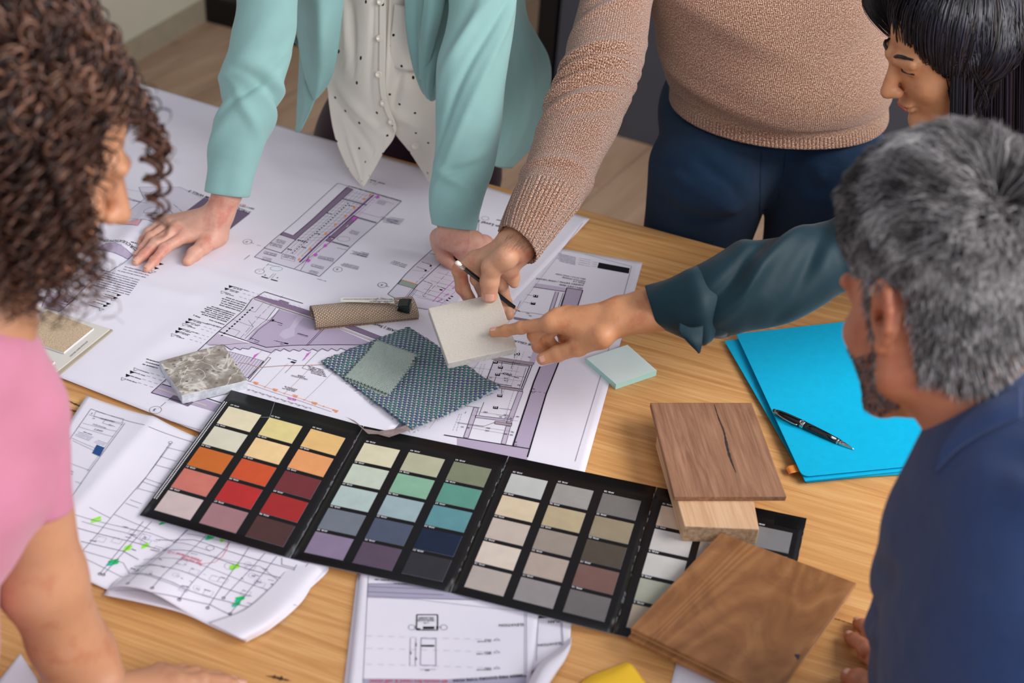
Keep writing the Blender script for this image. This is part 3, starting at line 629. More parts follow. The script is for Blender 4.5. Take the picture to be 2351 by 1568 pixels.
S.text('b', (829, 746.5), (825.5, 745.5)); S.line([(812, 738), (830, 743)], .0018); S.text('STAIRCASE | Section', (945, 770), (848, 739))
# far right upper strip beside the sweater cuff
S.text('Plan Level 3', (1160, 522), (1098, 506)); S.line([(1140, 505), (1165, 510)], .0018); S.circ((1114, 502), .0065); S.para((1175, 560), (1110, 545), (1170, 575), 3, .0018); S.line([(1100, 500), (1098, 540), (1040, 600)], .0005); S.line([(1150, 560), (1100, 610)], .002, 'magenta')
# plans on the left, by the curly hair
Z = Zm(0, 400, 3.1367); q = Z
S.poly(Z(1470, 170, 1800, 285, 1640, 412, 1185, 385), 'dpurple'); S.poly(Z(1000, 95, 1300, 95, 1462, 178, 1180, 380, 840, 345, 1040, 180), 'pale', edge='soft'); S.line(Z(880, 105, 1090, 140), .0004, 'soft')
S.poly(Z(880, 305, 1020, 330, 990, 372, 835, 345), 'pink', edge='soft'); S.circ(q(1092, 260)[0], .014, .0006, 'soft', .011); S.line(Z(1100, 130, 840, 345), .0006, 'soft')
S.text('STRUCTURE | GYPSUM WALL 3', *Z(1810, 275, 1370, 118)); S.text('SBN | DET-481', *Z(1835, 250, 1690, 215)); S.greek(*Z(1770, 225, 1715, 215), .003, 'red')
for a in ((1015, 200, 850, 150), (1060, 210, 870, 170), (940, 260, 855, 240), (1260, 300, 1210, 250), (1310, 270, 1250, 220)): S.greek(*Z(*a), .002, 'soft')
S.text('CIRCULATION STAIRCASE', *Z(1000, 545, 640, 430)); S.greek(*Z(990, 500, 950, 490), .003, 'black')
S.poly(Z(830, 495, 955, 580, 920, 612, 700, 540, 760, 500), 'mid', edge='soft'); S.line(Z(955, 580, 880, 650, 640, 790, 470, 960, 400, 1010), .0009, 'soft')
S.para(q(1090, 715)[0], q(890, 665)[0], q(1050, 745)[0], 3, .0024); S.para(q(1005, 765)[0], q(730, 690)[0], q(930, 870)[0], 8, .0024)
for i, p in enumerate(((860, 868), (835, 888), (822, 900), (785, 930), (762, 945), (735, 970))): S.tri(q(*p)[0], .008, fill=i % 3 < 2); S.greek(*Z(p[0]-20, p[1]-6, p[0]-90, p[1]-26), .0018, 'black')
for i, p in enumerate(((1165, 645), (1132, 675), (1110, 700))): S.tri(q(*p)[0], .008, fill=i < 2)
S.poly(Z(360, 800, 545, 900, 430, 990, 300, 960), 'lilac', edge='soft'); S.line(Z(400, 920, 480, 945, 540, 900), .0012, 'soft'); S.poly(Z(380, 800, 440, 830, 400, 860, 350, 830), 'white', .0005, edge='soft'); S.greek(*Z(490, 925, 465, 915), .004, 'black')
S.dash(*Z(880, 640, 660, 790), .0006, .008, .005, 'soft'); S.line(Z(440, 760, 520, 860), .003, 'white', .0007)
tag(S.done(), 'very large white plan sheet with lilac stair drawings, under both mint-sleeved hands', 'drawing')

# -- folded electrical plan, lower left
ra, rb = G(352, 985), G(150, 1215); rc, rd = G(520, 1175), G(243, 1366)
def hc(x, y):
    d1 = nrm((rb-ra)[:2]); s1 = (x-ra[0])*d1[1]-(y-ra[1])*d1[0]
    d2 = nrm((rd-rc)[:2]); s2 = (x-rc[0])*d2[1]-(y-rc[1])*d2[0]; t2 = (x-rc[0])*d2[0]+(y-rc[1])*d2[1]
    z = .006+.011*np.exp(-np.abs(s1)/.045)
    fade = np.clip((t2-.055)/.09, 0, 1); sg = -s2          # right of the fold is positive
    z = z+fade*np.where(sg > 0, .020*np.exp(-((sg-.055)/.050)**2)-.005*np.exp(-(sg/.012)**2), -.004*np.exp(-(sg/.03)**2))
    return np.clip(z, .0012, .04)
quad = [G(200, 918), G(840, 1165), G(566, 1474), G(-20, 1262)]
quad = [np.array(k) for k in quad]
S = Sheet('folded_plan_top', None, 0, .38, .30, hc, z=.0008, step=.006, quad=quad)
FP = thing('electrical_plan', 'folded white floor plan with green highlighter marks, under the left end of the colour chart', 'drawing', tuple(quad[3]))
Z = Zm(100, 880, 2.6133); q = Z
S.line(Z(285, 155, 640, 265, 880, 350, 1060, 420), .0006, 'soft'); S.line(Z(285, 155, 135, 370), .0006, 'soft'); S.line(Z(490, 240, 275, 530, 130, 740), .0006, 'soft'); S.line(Z(480, 235, 262, 530), .0004, 'soft')
for a in ((272, 190, 478, 250), (235, 240, 440, 290), (212, 262, 420, 322), (170, 330, 360, 410), (175, 345, 350, 425), (135, 470, 280, 525), (190, 590, 230, 605)): S.line(Z(*a), .0004, 'soft')
S.line(Z(315, 170, 302, 198, 470, 240, 482, 215, 315, 170), .0004, 'soft'); S.line(Z(375, 215, 355, 240, 430, 262), .0004, 'soft')
S.text('CBBH-QDP-5002', *Z(430, 232, 345, 210)); S.text('1:100', *Z(418, 255, 395, 248)); S.text('A1', *Z(312, 213, 300, 209)); S.text('2', *Z(298, 182, 290, 180)); S.text('Level 2', *Z(358, 288, 310, 275)); S.text('Electronics layout', *Z(378, 270, 300, 245))
S.para(q(300, 325)[0], q(205, 290)[0], q(275, 345)[0], 4, .0012, 'faint'); S.para(q(380, 362)[0], q(320, 340)[0], q(362, 375)[0], 3, .0012, 'faint'); S.greek(*Z(290, 310, 240, 292), .0016)
S.poly(Z(320, 370, 366, 388, 338, 440, 292, 420), 'blue', .0006); S.text('The Care', *Z(185, 535, 145, 515)); S.text('Beach House', *Z(178, 550, 140, 525))
S.line(Z(762, 360, 620, 560, 420, 790, 330, 900, 215, 1030), .0006, 'soft'); S.line(Z(770, 362, 560, 640), .0004, 'soft'); S.circ(q(762, 358)[0], .0025)
for a in ((735, 385, 880, 420), (700, 440, 800, 470), (670, 490, 780, 520), (610, 572, 720, 610), (590, 590, 705, 632), (565, 632, 690, 665), (520, 700, 590, 725), (490, 720, 570, 750), (425, 788, 640, 880), (275, 745, 400, 810)): S.line(Z(*a), .0005, 'soft')
for a in ((190, 790, 640, 900, 1000, 1010), (230, 830, 500, 900, 620, 960), (205, 870, 560, 960, 700, 1000), (215, 1000, 480, 1080, 520, 1150), (225, 950, 480, 1010, 570, 1060), (220, 1040, 520, 1160), (250, 1210, 400, 1270), (500, 1150, 700, 1170, 860, 1240, 1100, 1310, 1340, 1370), (505, 1160, 700, 1182, 860, 1250), (545, 1100, 760, 1110, 960, 1180, 1250, 1280), (600, 1060, 840, 1060, 1100, 1150, 1400, 1260), (640, 1000, 900, 1010, 1180, 1100, 1500, 1190), (690, 940, 900, 940, 1280, 1060, 1540, 1130), (430, 1250, 620, 1255, 1000, 1330, 1290, 1460), (860, 905, 1230, 980, 1580, 1080), (1000, 1040, 1300, 1100, 1460, 1225)): S.line(Z(*a), .0007 if random.random() < .5 else .0005, 'soft')
for a in ((650, 830, 360, 1150), (600, 830, 338, 1145), (860, 880, 505, 1205), (985, 905, 652, 1230), (1140, 930, 815, 1298), (1240, 975, 985, 1350), (1400, 1040, 1120, 1385), (1590, 1080, 1300, 1440), (880, 870, 560, 1130), (1330, 1020, 1080, 1290), (1520, 1090, 1280, 1480)): S.line(Z(*a), .0006, 'soft'); S.circ(q(*a[2:])[0], .0018, .0008)
for k in range(70):
    x, y = random.uniform(260, 1500), 0; y = 800+ (x-260)*.27+random.uniform(0, 330)
    if y > 1020+(x-260)*.36: continue
    S.greek(*Z(x+random.uniform(8, 40), y+8, x, y), random.choice((.001, .0014, .002)), random.choice(('faint', 'soft')))
    if k % 3 == 0: S.line(Z(x, y, x+50, y+14, x+30, y+40, x-20, y+26, x, y), .0004, 'faint')
    if k % 7 == 0: S.circ(q(x, y)[0], .004, .0004, 'faint')
S.circ(q(1115, 1100)[0], .006, .0005, 'faint'); S.circ(q(1000, 990)[0], .005, .0005, 'soft'); S.line(Z(1430, 1050, 1430, 1090, 1510, 1110), .0006)
def hi(x, y, m, w=36, m2=None):
    for k in range(5): S.line(Z(x-w+random.uniform(-6, 6), y+10-k*5+random.uniform(-3, 3), x+w+random.uniform(-6, 6), y-6-k*5+random.uniform(-4, 4)), .0022, m, .0003)
    if m2: S.line(Z(x-w-8, y+10, x-4, y), .003, m2, .0004)
for a in ((312, 828, 'hilime', 30), (727, 838, 'hiteal', 26, 'higreen'), (1000, 928, 'higreen', 22, 'hiteal'), (1082, 940, 'hilime', 22), (612, 982, 'hilime', 20), (505, 998, 'hilime', 22), (418, 1082, 'higreen', 30, 'hiteal'), (1145, 1110, 'hilime', 26), (1180, 1300, 'higreen', 24, 'hiteal'), (1160, 1330, 'higreen', 22, 'hiteal')): hi(*a)
S.line(Z(1110, 945, 1105, 990, 1075, 1040, 1030, 1075, 960, 1085), .0006, 'red'); S.text('See markup', *Z(958, 1088, 830, 1046), 'red'); S.text('(apparel level 1-2)', *Z(950, 1068, 752, 1010), 'red')
o = S.done(FP); o.name = 'printed_sheet'
# lower folded layers with the rolled corner
def under(name, rows, th=.0006): return patch(name, rows, m_paper, FP, 30, 40, th)
def gz(px, py, h): r = G(px, py, h); return ((r-CAM)@CF)
def gp(px, py, h): return (px, py, gz(px, py, h))
under('folded_layer', [[gp(238, 1366, .004), gp(330, 1385, .012), gp(420, 1408, .012), gp(500, 1445, .006), gp(566, 1474, .004)],
                       [gp(300, 1280, .003), gp(400, 1300, .003), gp(500, 1330, .003), gp(600, 1360, .003), gp(735, 1330, .002)],
                       [gp(360, 1180, .002), gp(470, 1210, .002), gp(590, 1250, .002), gp(680, 1275, .002), gp(757, 1298, .0025)]])
under('rolled_edge', [[gp(566, 1474, .003), gp(625, 1441, .004), gp(690, 1385, .003), gp(725, 1330, .003), gp(752, 1300, .003)],
                      [gp(545, 1462, .016), gp(610, 1425, .015), gp(665, 1370, .011), gp(705, 1320, .009), gp(735, 1290, .006)],
                      [gp(480, 1430, .012), gp(560, 1400, .010), gp(620, 1350, .008), gp(660, 1305, .006), gp(700, 1270, .003)]])

# -- fire door schedules, bottom centre
def flat(amp=.0012, z0=.0006, ph=0): return lambda x, y: z0+amp*(1+np.sin(x*14+y*9+ph))*.5
Z = Zm(780, 1280, 3.3586); q = Z
t = thing('door_schedule', 'printed elevation sheet lying at the bottom edge, top of its stack, reading fire doors', 'drawing', tuple(G(1010, 1500)))
qd = [np.array(k) for k in (G(831, 1290), G(1238, 1400), G(1208, 1640), G(795, 1640))]
S = Sheet('printed_sheet', None, 0, .25, .22, flat(.003, .004), z=.001, step=.008, quad=qd)
S.line(Z(222, 135, 180, 960), .0005, 'soft'); S.line(Z(1440, 400, 1440, 900), .0005, 'soft'); S.line(Z(1425, 400, 1425, 900), .0004, 'soft'); S.line(Z(215, 310, 600, 325, 1440, 420), .0004, 'soft')
S.poly(Z(218, 203, 560, 205, 1100, 330, 640, 318, 213, 302), 'faint', edge='soft', ew=.0005); S.line(Z(218, 226, 700, 245), .0005, 'soft'); S.line(Z(215, 266, 800, 290), .0005, 'soft'); S.greek(*Z(430, 182, 280, 172), .002, 'black'); S.greek(*Z(560, 210, 420, 202), .0022, 'black')
S.line(Z(595, 443, 755, 443, 755, 562, 592, 560, 595, 443), .0014); S.line(Z(612, 464, 724, 464, 722, 480, 610, 480, 612, 464), .0005); S.text('FFL +3.300', *Z(716, 467, 618, 467)); S.text('SERVER ROOM', *Z(732, 486, 602, 486)); S.text('L-03', *Z(684, 504, 648, 504)); S.poly(Z(642, 533, 730, 533, 730, 552, 642, 552), 'black'); S.poly(Z(744, 530, 754, 530, 754, 552, 744, 552), 'black'); S.poly(Z(594, 546, 622, 546, 622, 560, 594, 560), 'black')
for x in (556, 802): S.circ(q(x, 541)[0], .0042)
S.line(Z(574, 541, 594, 541), .0005); S.line(Z(756, 541, 784, 541), .0005); S.text('ELEVATION', *Z(1415, 512, 1228, 518))
for y in (607, 702, 825):
    S.dash(*Z(205, y, 1160, y+28), .0005, .007, .006, 'faint'); S.line(Z(1185, y+36, 1212, y+18, 1236, y+34, 1185, y+36), .0005, 'soft'); S.greek(*Z(1168, y+30, 1120, y+30), .0018, 'black'); S.greek(*Z(1168, y+42, 1060, y+44), .0018, 'black')
S.line(Z(628, 625, 742, 628, 742, 836, 622, 832, 628, 625), .0006, 'soft'); S.poly(Z(628, 675, 730, 675, 730, 689, 628, 688), 'black'); S.line(Z(545, 625, 540, 840), .0005, 'soft'); S.line(Z(588, 625, 583, 840), .0005, 'soft'); S.line(Z(618, 866, 742, 866), .0005, 'soft')
for x, y in ((548, 738), (588, 672), (588, 782)): S.greek(*Z(x, y-10, x, y+12), .0022, 'black')
S.greek(*Z(692, 872, 668, 872), .002, 'black')
S.poly(Z(178, 935, 800, 942, 1440, 905, 1440, 1030, 175, 1030), 'faint'); S.text('TIMBER FIRE DOORS TYPE FD04', *Z(1438, 900, 872, 944)); S.text('60 minute fire rated & self closer', *Z(830, 948, 225, 948), 'red')
S.done(t)
t = thing('door_schedule', 'printed plan and elevation sheet with a rolled up corner, beneath the fire door sheet', 'drawing', tuple(G(1260, 1500)))
qd = [np.array(k) for k in (G(824, 1296), G(1312, 1424), G(1300, 1600), G(786, 1650))]
def hd(x, y):
    c = G(1306, 1490); return .0006+.0008*(1+np.sin(x*14+y*9+2))*.5
S = Sheet('printed_sheet', None, 0, .30, .20, hd, z=.0006, step=.008, quad=[np.array(k) for k in (G(1100, 1370), G(1312, 1424), G(1307, 1494), G(1085, 1620))])
S.poly(Z(1532, 440, 1650, 465, 1532, 470), 'black'); S.text('PLAN', *Z(1692, 487, 1606, 492)); S.text('ELEVATION', *Z(1705, 655, 1528, 672)); S.line(Z(1712, 480, 1725, 690), .0005, 'soft'); S.line(Z(1702, 480, 1715, 690), .0004, 'soft'); S.line(Z(1532, 440, 1515, 800), .0005, 'soft')
S.done(t)
o = patch('rolled_corner', [[gp(1312, 1462, .001), gp(1280, 1492, .001), gp(1240, 1522, .001), gp(1212, 1566, .001), gp(1196, 1620, .001)],
                    [gp(1311, 1478, .018), gp(1290, 1497, .024), gp(1250, 1528, .030), gp(1225, 1572, .032), gp(1210, 1625, .032)],
                    [gp(1308, 1492, .012), gp(1296, 1515, .022), gp(1272, 1545, .028), gp(1252, 1580, .030), gp(1240, 1625, .030)],
                    [gp(1305, 1496, .004), gp(1290, 1525, .006), gp(1268, 1560, .008), gp(1250, 1590, .008), gp(1240, 1630, .008)]], m_paper, t, 30, 30, .0005)
S = Sheet('plain_sheet', None, 0, .25, .20, flat(.001, .0004), z=.0002, step=.02, quad=[np.array(k) for k in (G(822, 1306), G(1200, 1400), G(1200, 1650), G(780, 1650))])
o = S.done(); o.name = 'paper_sheet'; tag(o, 'white sheet whose left edge shows lowest in the stack at the bottom centre', 'paper')
# -- loose sheets at the bottom edge
S = Sheet('paper_sheet', None, 0, .2, .15, flat(.001, .0004), z=.0003, step=.02, quad=[np.array(k) for k in (G(1556, 1505), G(1740, 1530), G(1700, 1660), G(1520, 1660))])
tag(S.done(), 'blank white sheet sticking out beneath the large oak board at the bottom', 'paper')
S = Sheet('paper_sheet', None, 0, .2, .15, flat(.001, .0004), z=.0003, step=.02, quad=[np.array(k) for k in (G(47, 1502), G(85, 1560), G(120, 1680), G(-60, 1640))])
tag(S.done(), 'blank white sheet in the lower left corner, under the bare elbow', 'paper')
m_y = plain('yellow_paper', (250, 200, 50), .6, .3, .03)
o = patch('yellow_paper', [[gp(1300, 1600, .001), gp(1345, 1558, .002), gp(1392, 1538, .004), gp(1438, 1521, .006)],
                       [gp(1320, 1620, .004), gp(1365, 1575, .012), gp(1410, 1552, .016), gp(1452, 1528, .014)],
                       [gp(1370, 1650, .004), gp(1410, 1620, .012), gp(1450, 1590, .014), gp(1478, 1562, .010)],
                       [gp(1420, 1680, .001), gp(1450, 1650, .003), gp(1480, 1620, .004), gp(1500, 1590, .003)]], m_y, None, 24, 24, .0008)
tag(o, 'curled bright yellow note at the bottom edge of the table', 'note')
# ------------------------------------------------------------ colour chart
m_card = plain('black_card', (17, 15, 16), .36, .3, .15, 6, .05, 500); m_white = plain('white_card', (225, 225, 228), .5); m_edge = plain('worn_card_edge', (120, 125, 132), .6)
tops = [(530, 895), (835, 978), (1168, 1047), (1508, 1118), (1853, 1190)]; bots = [(320, 1182), (665, 1281), (1034, 1360), (1408, 1455), (1778, 1541)]
SW = [[(228, 217, 183), (224, 207, 142), (226, 184, 120), (216, 212, 190), (236, 202, 148), (226, 155, 100), (200, 106, 44), (202, 82, 46), (112, 48, 52), (203, 118, 105), (180, 46, 46), (158, 42, 42), (204, 184, 182), (160, 118, 122), (78, 50, 48)],
      [(216, 209, 178), (178, 178, 150), (122, 128, 104), (196, 206, 188), (134, 178, 150), (90, 146, 130), (178, 196, 190), (156, 176, 180), (92, 142, 148), (114, 122, 132), (78, 86, 106), (24, 36, 60), (140, 124, 150), (90, 74, 92), (48, 47, 52)],
      [(186, 188, 184), (150, 147, 142), (112, 108, 104), (212, 194, 164), (178, 162, 130), (142, 130, 106), (194, 180, 168), (150, 138, 128), (78, 70, 60), (216, 202, 188), (174, 158, 146), (116, 86, 80), (182, 170, 162), (146, 140, 140), (106, 102, 102)],
      [(198, 174, 152), (150, 140, 130), (118, 118, 120), (192, 188, 184), (170, 160, 150), (130, 130, 130), (196, 194, 188), (175, 170, 160), (110, 110, 110), (164, 166, 150), (150, 150, 140), (120, 118, 112), (176, 162, 144), (150, 140, 130), (98, 96, 94)]]
NUM = [[60, 59, 58], [45, 44, 43], [30, 29, 28], [15, 14, 13]]
CH = thing('colour_chart', 'long black fold-out colour chart with rows of painted swatches, opened across the table', 'colour chart', tuple(G(1034, 1360)))
def chz(x, y):
    'the card rides over the plans below: a little higher at its left end'
    d = np.sqrt((x-G(420, 1060)[0])**2+(y-G(420, 1060)[1])**2)
    return .0062+.011*np.exp(-(d/.17)**2)
for k in range(4):
    Q = [G(*tops[k]), G(*tops[k+1]), G(*bots[k+1]), G(*bots[k])]; Q = [q[:2] for q in Q]
    def at(u, v, dz=0):
        p = (Q[0]*(1-u)+Q[1]*u)*(1-v)+(Q[3]*(1-u)+Q[2]*u)*v
        z = float(chz(p[0], p[1]))+.0035*math.sin(math.pi*u)*(1+.4*v)
        q = p
        # keep the card where the photo shows it although it is raised
        r = CAM+(np.array([*p, TZ])-CAM)*((CAM[2]-TZ-z)/(CAM[2]-TZ)); return r+np.array([0, 0, dz])
    def gridp(u0, u1, v0, v1, nu, nv, dz):
        return np.array([[at(u0+(u1-u0)*j/nu, v0+(v1-v0)*i/nv, dz) for j in range(nu+1)] for i in range(nv+1)]).reshape(-1, 3), [q[::-1] for q in grid_faces(nv+1, nu+1)[0]]
    mb = MB(); v, f = gridp(.0025, .9975, 0, 1, 24, 10, 0); mb.add(v, f, 0); v2, f2 = gridp(.0025, .9975, 0, 1, 24, 10, -.0012); mb.add(v2, [q[::-1] for q in f2], 1)
    ring = list(range(25))+[24+25*i for i in range(1, 11)]+list(range(11*25-2, 10*25-1, -1))+[25*i for i in range(9, 0, -1)]; n0 = len(v)
    mb.f += [(ring[i], ring[(i+1) % len(ring)], ring[(i+1) % len(ring)]+n0, ring[i]+n0) for i in range(len(ring))]; mb.m += [2]*len(ring)
    # lettering above each swatch (upside down for us), worn spots
    for r in range(5):
        for c in range(3):
            if k == 3 and c == 1: continue
            u0 = (.065, .37, .678)[c]; v0 = .127+.1690*r; num = NUM[k][c]-3*r
            s_ = 'ANb %d' % num
            gv, gf, gw = glyphs(s_); A = at(u0+.068, v0-.021, .0004); B = at(u0+.003, v0-.021, .0004); L = np.linalg.norm(B-A); d = (B-A)/L; up = at(u0+.068, v0-.006, .0004)-A; up = nrm(up)
            mb.add(A+gv[:, :1]*(L/gw)*d+gv[:, 1:]*(L/gw)*up, gf, 3)
    if k == 0:
        for rr in range(2):
            for i in range(60):
                v0 = .10+.78*i/60; u0 = .012+.016*rr+.004; mb.add([at(u0-.004, v0, .0004), at(u0+.003, v0, .0004), at(u0+.003, v0+.010, .0004), at(u0-.004, v0+.010, .0004)], [(0, 1, 2, 3)], 3)
    random.seed(50+k)
    for i in range(26): # scuffs along the folds
        e = random.choice((0.004, .996)); v0 = random.random()*.95; w = random.uniform(.001, .004); h = random.uniform(.01, .04)
        mb.add([at(e-w, v0, .0003), at(e+w*.5, v0, .0003), at(e+w*.5, v0+h, .0003), at(e-w*.4, v0+h, .0003)], [(0, 1, 2, 3)], 2)
    if k == 0: # pale tear line
        P = [(.33, 0.0), (.36, .13)]; mb.add([at(.335, .0, .0003), at(.338, 0, .0003), at(.372, .125, .0003), at(.368, .125, .0003)], [(0, 1, 2, 3)], 2); mb.add([at(.30, .145, .0003), at(.30, .148, .0003), at(.37, .128, .0003), at(.37, .123, .0003)], [(0, 1, 2, 3)], 2)
    if k == 3:
        mb.add([at(.80, .02, .0003), at(.95, .025, .0003), at(.95, .095, .0003), at(.80, .09, .0003)], [(0, 1, 2, 3)], 4)
    pan = mb.build('chart_panel', [m_card, m_white, m_edge, m_white, plain('black_tape', (10, 10, 11), .15)], CH, False)
    pan.data.polygons.foreach_set('use_smooth', [i < 240 for i in range(len(pan.data.polygons))])
    for r in range(5):
        for c in range(3):
            u0, u1 = ((.065, .309), (.37, .615), (.678, .929))[c]; v0 = .127+.1690*r; v1 = v0+.144
            if k == 3 and c == 1: u0, u1 = .37, .615
            if k == 3 and c == 0: u1 = .32
            mb = MB(); v, f = gridp(u0, u1, v0, v1, 6, 4, .0006); mb.add(v, f, 0); v2, f2 = gridp(u0-.001, u1+.001, v0-.001, v1+.001, 6, 4, .00015); mb.add(v2, f2, 1)
            key = 'swatch_%d_%d_%d' % SW[k][r*3+c]
            o = mb.build('colour_swatch', [plain(key, SW[k][r*3+c], .6, .25, .05, 55, .25, 500, .0003), m_edge], pan, False)
# paint smear on the chart beside the blue fabric
mb = MB(); pts = [G(x, y, .0075) for x, y in ((815, 968), (838, 990), (862, 996), (905, 990), (935, 975), (950, 987), (918, 1002), (890, 1003), (868, 1002), (848, 1000), (832, 992))]
# ------------------------------------------------------------ stone, wood and fabric samples
def slab(name, corners, z1, th, mat, label, cat, bev=.0015, mb_extra=None):
    P = [G(x, y, z1) for x, y in corners]; mb = MB(); mb.prism(P[::-1], th)
    o = mb.build(name, mat); mod(o, 'BEVEL', width=bev, segments=2)
    return tag(o, label, cat)
n = N('grey_marble', .28, .5); co = n.co()
a = n.noise(co, 42, 6, .62, .8); v1 = n.vor(co, 105); v2 = n.noise(co, 230, 3)
c_ = n.ramp(a, [(.36, lin((128, 118, 110))), (.47, lin((150, 140, 130))), (.56, lin((172, 164, 154))), (.66, lin((220, 214, 204)))])
c_ = n.mix(n.ramp(v1, [(.18, (1, 1, 1)), (.30, (0, 0, 0))]), c_, lin((112, 104, 96))); vein = n.ma('ABSOLUTE', n.ma('SUBTRACT', n.noise(co, 17, 2, .5, 1.5), .5))
c_ = n.mix(n.ramp(vein, [(.004, (.8, .8, .8)), (.02, (0, 0, 0))]), c_, lin((222, 214, 204))); n.col(c_); m_marble = n.m
n = N('marble_cut_edge', .6); co = n.co(); n.col(n.ramp(n.noise(co, 60, 5), [(.35, lin((176, 182, 188))), (.65, lin((222, 226, 230)))])); n.bump(n.noise(co, 300, 3), .3, .001); m_medge = n.m
P = [G(x, y, .0202) for x, y in ((365, 829), (512, 789), (569, 873), (417, 908))]
mb = MB(); mb.prism(P[::-1], .0165); o = mb.build('marble_tile', [m_marble, m_medge]); o.data.polygons.foreach_set('material_index', [0, 0, 1, 1, 1, 1]); mod(o, 'BEVEL', width=.001, segments=2)
tag(o, 'square grey veined marble tile lying on the plan, left of the fabric samples', 'tile')
# pale stone tile held up between two hands
def plane_pts(px, hs): return [G(x, y, h) for (x, y), h in zip(px, hs)]
STH = [.104, .116, .087, .076]
ST = plane_pts(((983, 707), (1144, 672), (1187, 799), (1028, 834)), STH); ST = [np.array(p) for p in ST]
sn_ = nrm(np.cross(ST[1]-ST[0], ST[3]-ST[0])); sn_ = sn_ if sn_[2] > 0 else -sn_
n = N('pale_stone', .5, .3); co = n.co(); n.col(n.mix(n.ramp(n.vor(co, 700), [(.1, (.35, .35, .35)), (.28, (0, 0, 0))]), n.ramp(n.noise(co, 520, 3), [(.3, lin((190, 182, 170))), (.7, lin((202, 195, 184)))]), lin((140, 132, 122)))); n.bump(n.noise(co, 500, 2), .1, .0003); m_stone = n.m
n = N('pale_stone_edge', .7, .2); co = n.co(); n.col(n.ramp(n.noise(co, 200, 4), [(.3, lin((178, 176, 168))), (.7, lin((200, 198, 190)))])); n.bump(n.noise(co, 400, 2), .2, .0005)
mb = MB(); mb.prism(ST[::-1], .014, 0, -sn_); o = mb.build('stone_tile', [m_stone, n.m]); o.data.polygons.foreach_set('material_index', [0, 0, 1, 1, 1, 1]); mod(o, 'BEVEL', width=.0012, segments=2)
tag(o, 'pale beige square stone tile held up in a hand and touched by a pointing finger', 'tile')
# wood samples
wa = math.atan2(*(G(1556, 1147)-G(1493, 924))[[1, 0]])
m_beech = wood('light_oak_block', (186, 140, 102), (212, 172, 134), (224, 188, 150), rot=wa, sx=6, sy=120, rough=.6, fine=600, bump=.3, dist=.2)
n = N('oak_end_grain', .75, .2); co = n.co('Object', wa, (3, 1, 1)); n.col(n.ramp(n.noise(co, 160, 5), [(.35, lin((168, 136, 104))), (.65, lin((206, 178, 146)))])); n.bump(n.noise(co, 400, 3), .3, .001); m_end = n.m
P = [G(x, y, z) for x, y, z in ((1510, 990, .0362), (1700, 985, .0362), (1743, 1215, .0362), (1572, 1208, .0362))]
mb = MB(); mb.prism(P[::-1], .0270); o = mb.build('wood_block', [m_beech, m_end]); o.data.polygons.foreach_set('material_index', [0, 0, 0, 0, 1, 0] if False else [0, 0, 1, 0, 0, 0])
nn = [abs(p.normal @ Vector(nrm(P[3]-P[0]))) for p in o.data.polygons]; o.data.polygons.foreach_set('material_index', [int(x > .8) for x in nn]); mod(o, 'BEVEL', width=.0012, segments=2)
tag(o, 'thick light oak block under the brown plank sample, on the end of the colour chart', 'wood block')
m_plank = wood('smoked_oak', (112, 76, 54), (150, 108, 82), (172, 130, 102), rot=wa, sx=9, sy=110, rough=.7, fine=420, bump=.5, dist=1.2)
n = N('smoked_oak_cracked', .7, .25)
P = [G(x, y, .0445) for x, y in ((1493, 924), (1726, 924), (1806, 1140), (1548, 1140))]
t = thing('plank_sample', 'brown brushed wood plank sample with a dark crack, on top of the light oak block', 'wood sample', tuple(P[3]-np.array([0, 0, .0082])))
mb = MB(); mb.prism(P[::-1], .0080); mod(mb.build('board', m_plank, t), 'BEVEL', width=.0010, segments=2)
mb = MB(); Pc = catmull([G(x, y, .0448) for x, y in ((1640, 928), (1650, 960), (1662, 990), (1668, 1020), (1676, 1050), (1690, 1085))], 40); ww = [.0004, .0008, .001, .0022, .0014, .0004]
Lf = []; Rg = []
for i, p in enumerate(Pc):
    s_ = np.array([1, .3, 0])*np.interp(i/39*5, range(6), ww)*(.6+.8*random.random()); Lf.append(p+s_); Rg.append(p-s_*.8)
mb.add(Lf+Rg, [(i, i+1, i+41, i+40) for i in range(39)]); mb.build('crack', plain('crack_fill', (52, 46, 46), .6), t)
# large walnut-toned board with tongue and groove
ba = math.atan2(*(G(1640, 1240)-G(1450, 1440))[[1, 0]])
n = N('oiled_oak_board', .33, .4); co = n.co('Object', ba, (1.0, 1.5, 1.0)); big = n.noise(n.co('Object', ba, (.45, 1.5, 1)), 5.5, 2, .4, .9); 
rings = n.ma('FRACT', n.ma('MULTIPLY', big, 11.0)); rings = n.ma('ABSOLUTE', n.ma('SUBTRACT', rings, .5)); fine = n.noise(n.co('Object', ba, (14, 300, 300)), 1, 4, .65)
base = n.ramp(rings, [(0, lin((146, 98, 58))), (.25, lin((158, 108, 66))), (.5, lin((170, 120, 74)))])
base = n.mix(n.ma('MULTIPLY', n.ramp(n.noise(co, 11, 4, .6, 2), [(.42, (0, 0, 0)), (.7, (1, 1, 1))]), .55), base, lin((104, 64, 36))); base = n.mix(n.ma('MULTIPLY', fine, .25), base, lin((112, 70, 40))); n.col(base); n.bump(fine, .08, .0003); m_board = n.m
n = N('plywood_core', .7, .2); co = n.co(); x, y, z = n.sep(co); n.col(n.mix(n.ma('GREATER_THAN', n.ma('FRACT', n.ma('MULTIPLY', z, 330)), .5), lin((206, 168, 124)), lin((176, 134, 92)))); m_core = n.m
c4 = [(1452, 1432), (1640, 1226), (1966, 1338), (1790, 1590)]; Z1 = .0405
c4 = [(1448, 1440), (1655, 1222), (1967, 1338), (1778, 1600)]
P = [G(x, y, .0300) for x, y in c4]
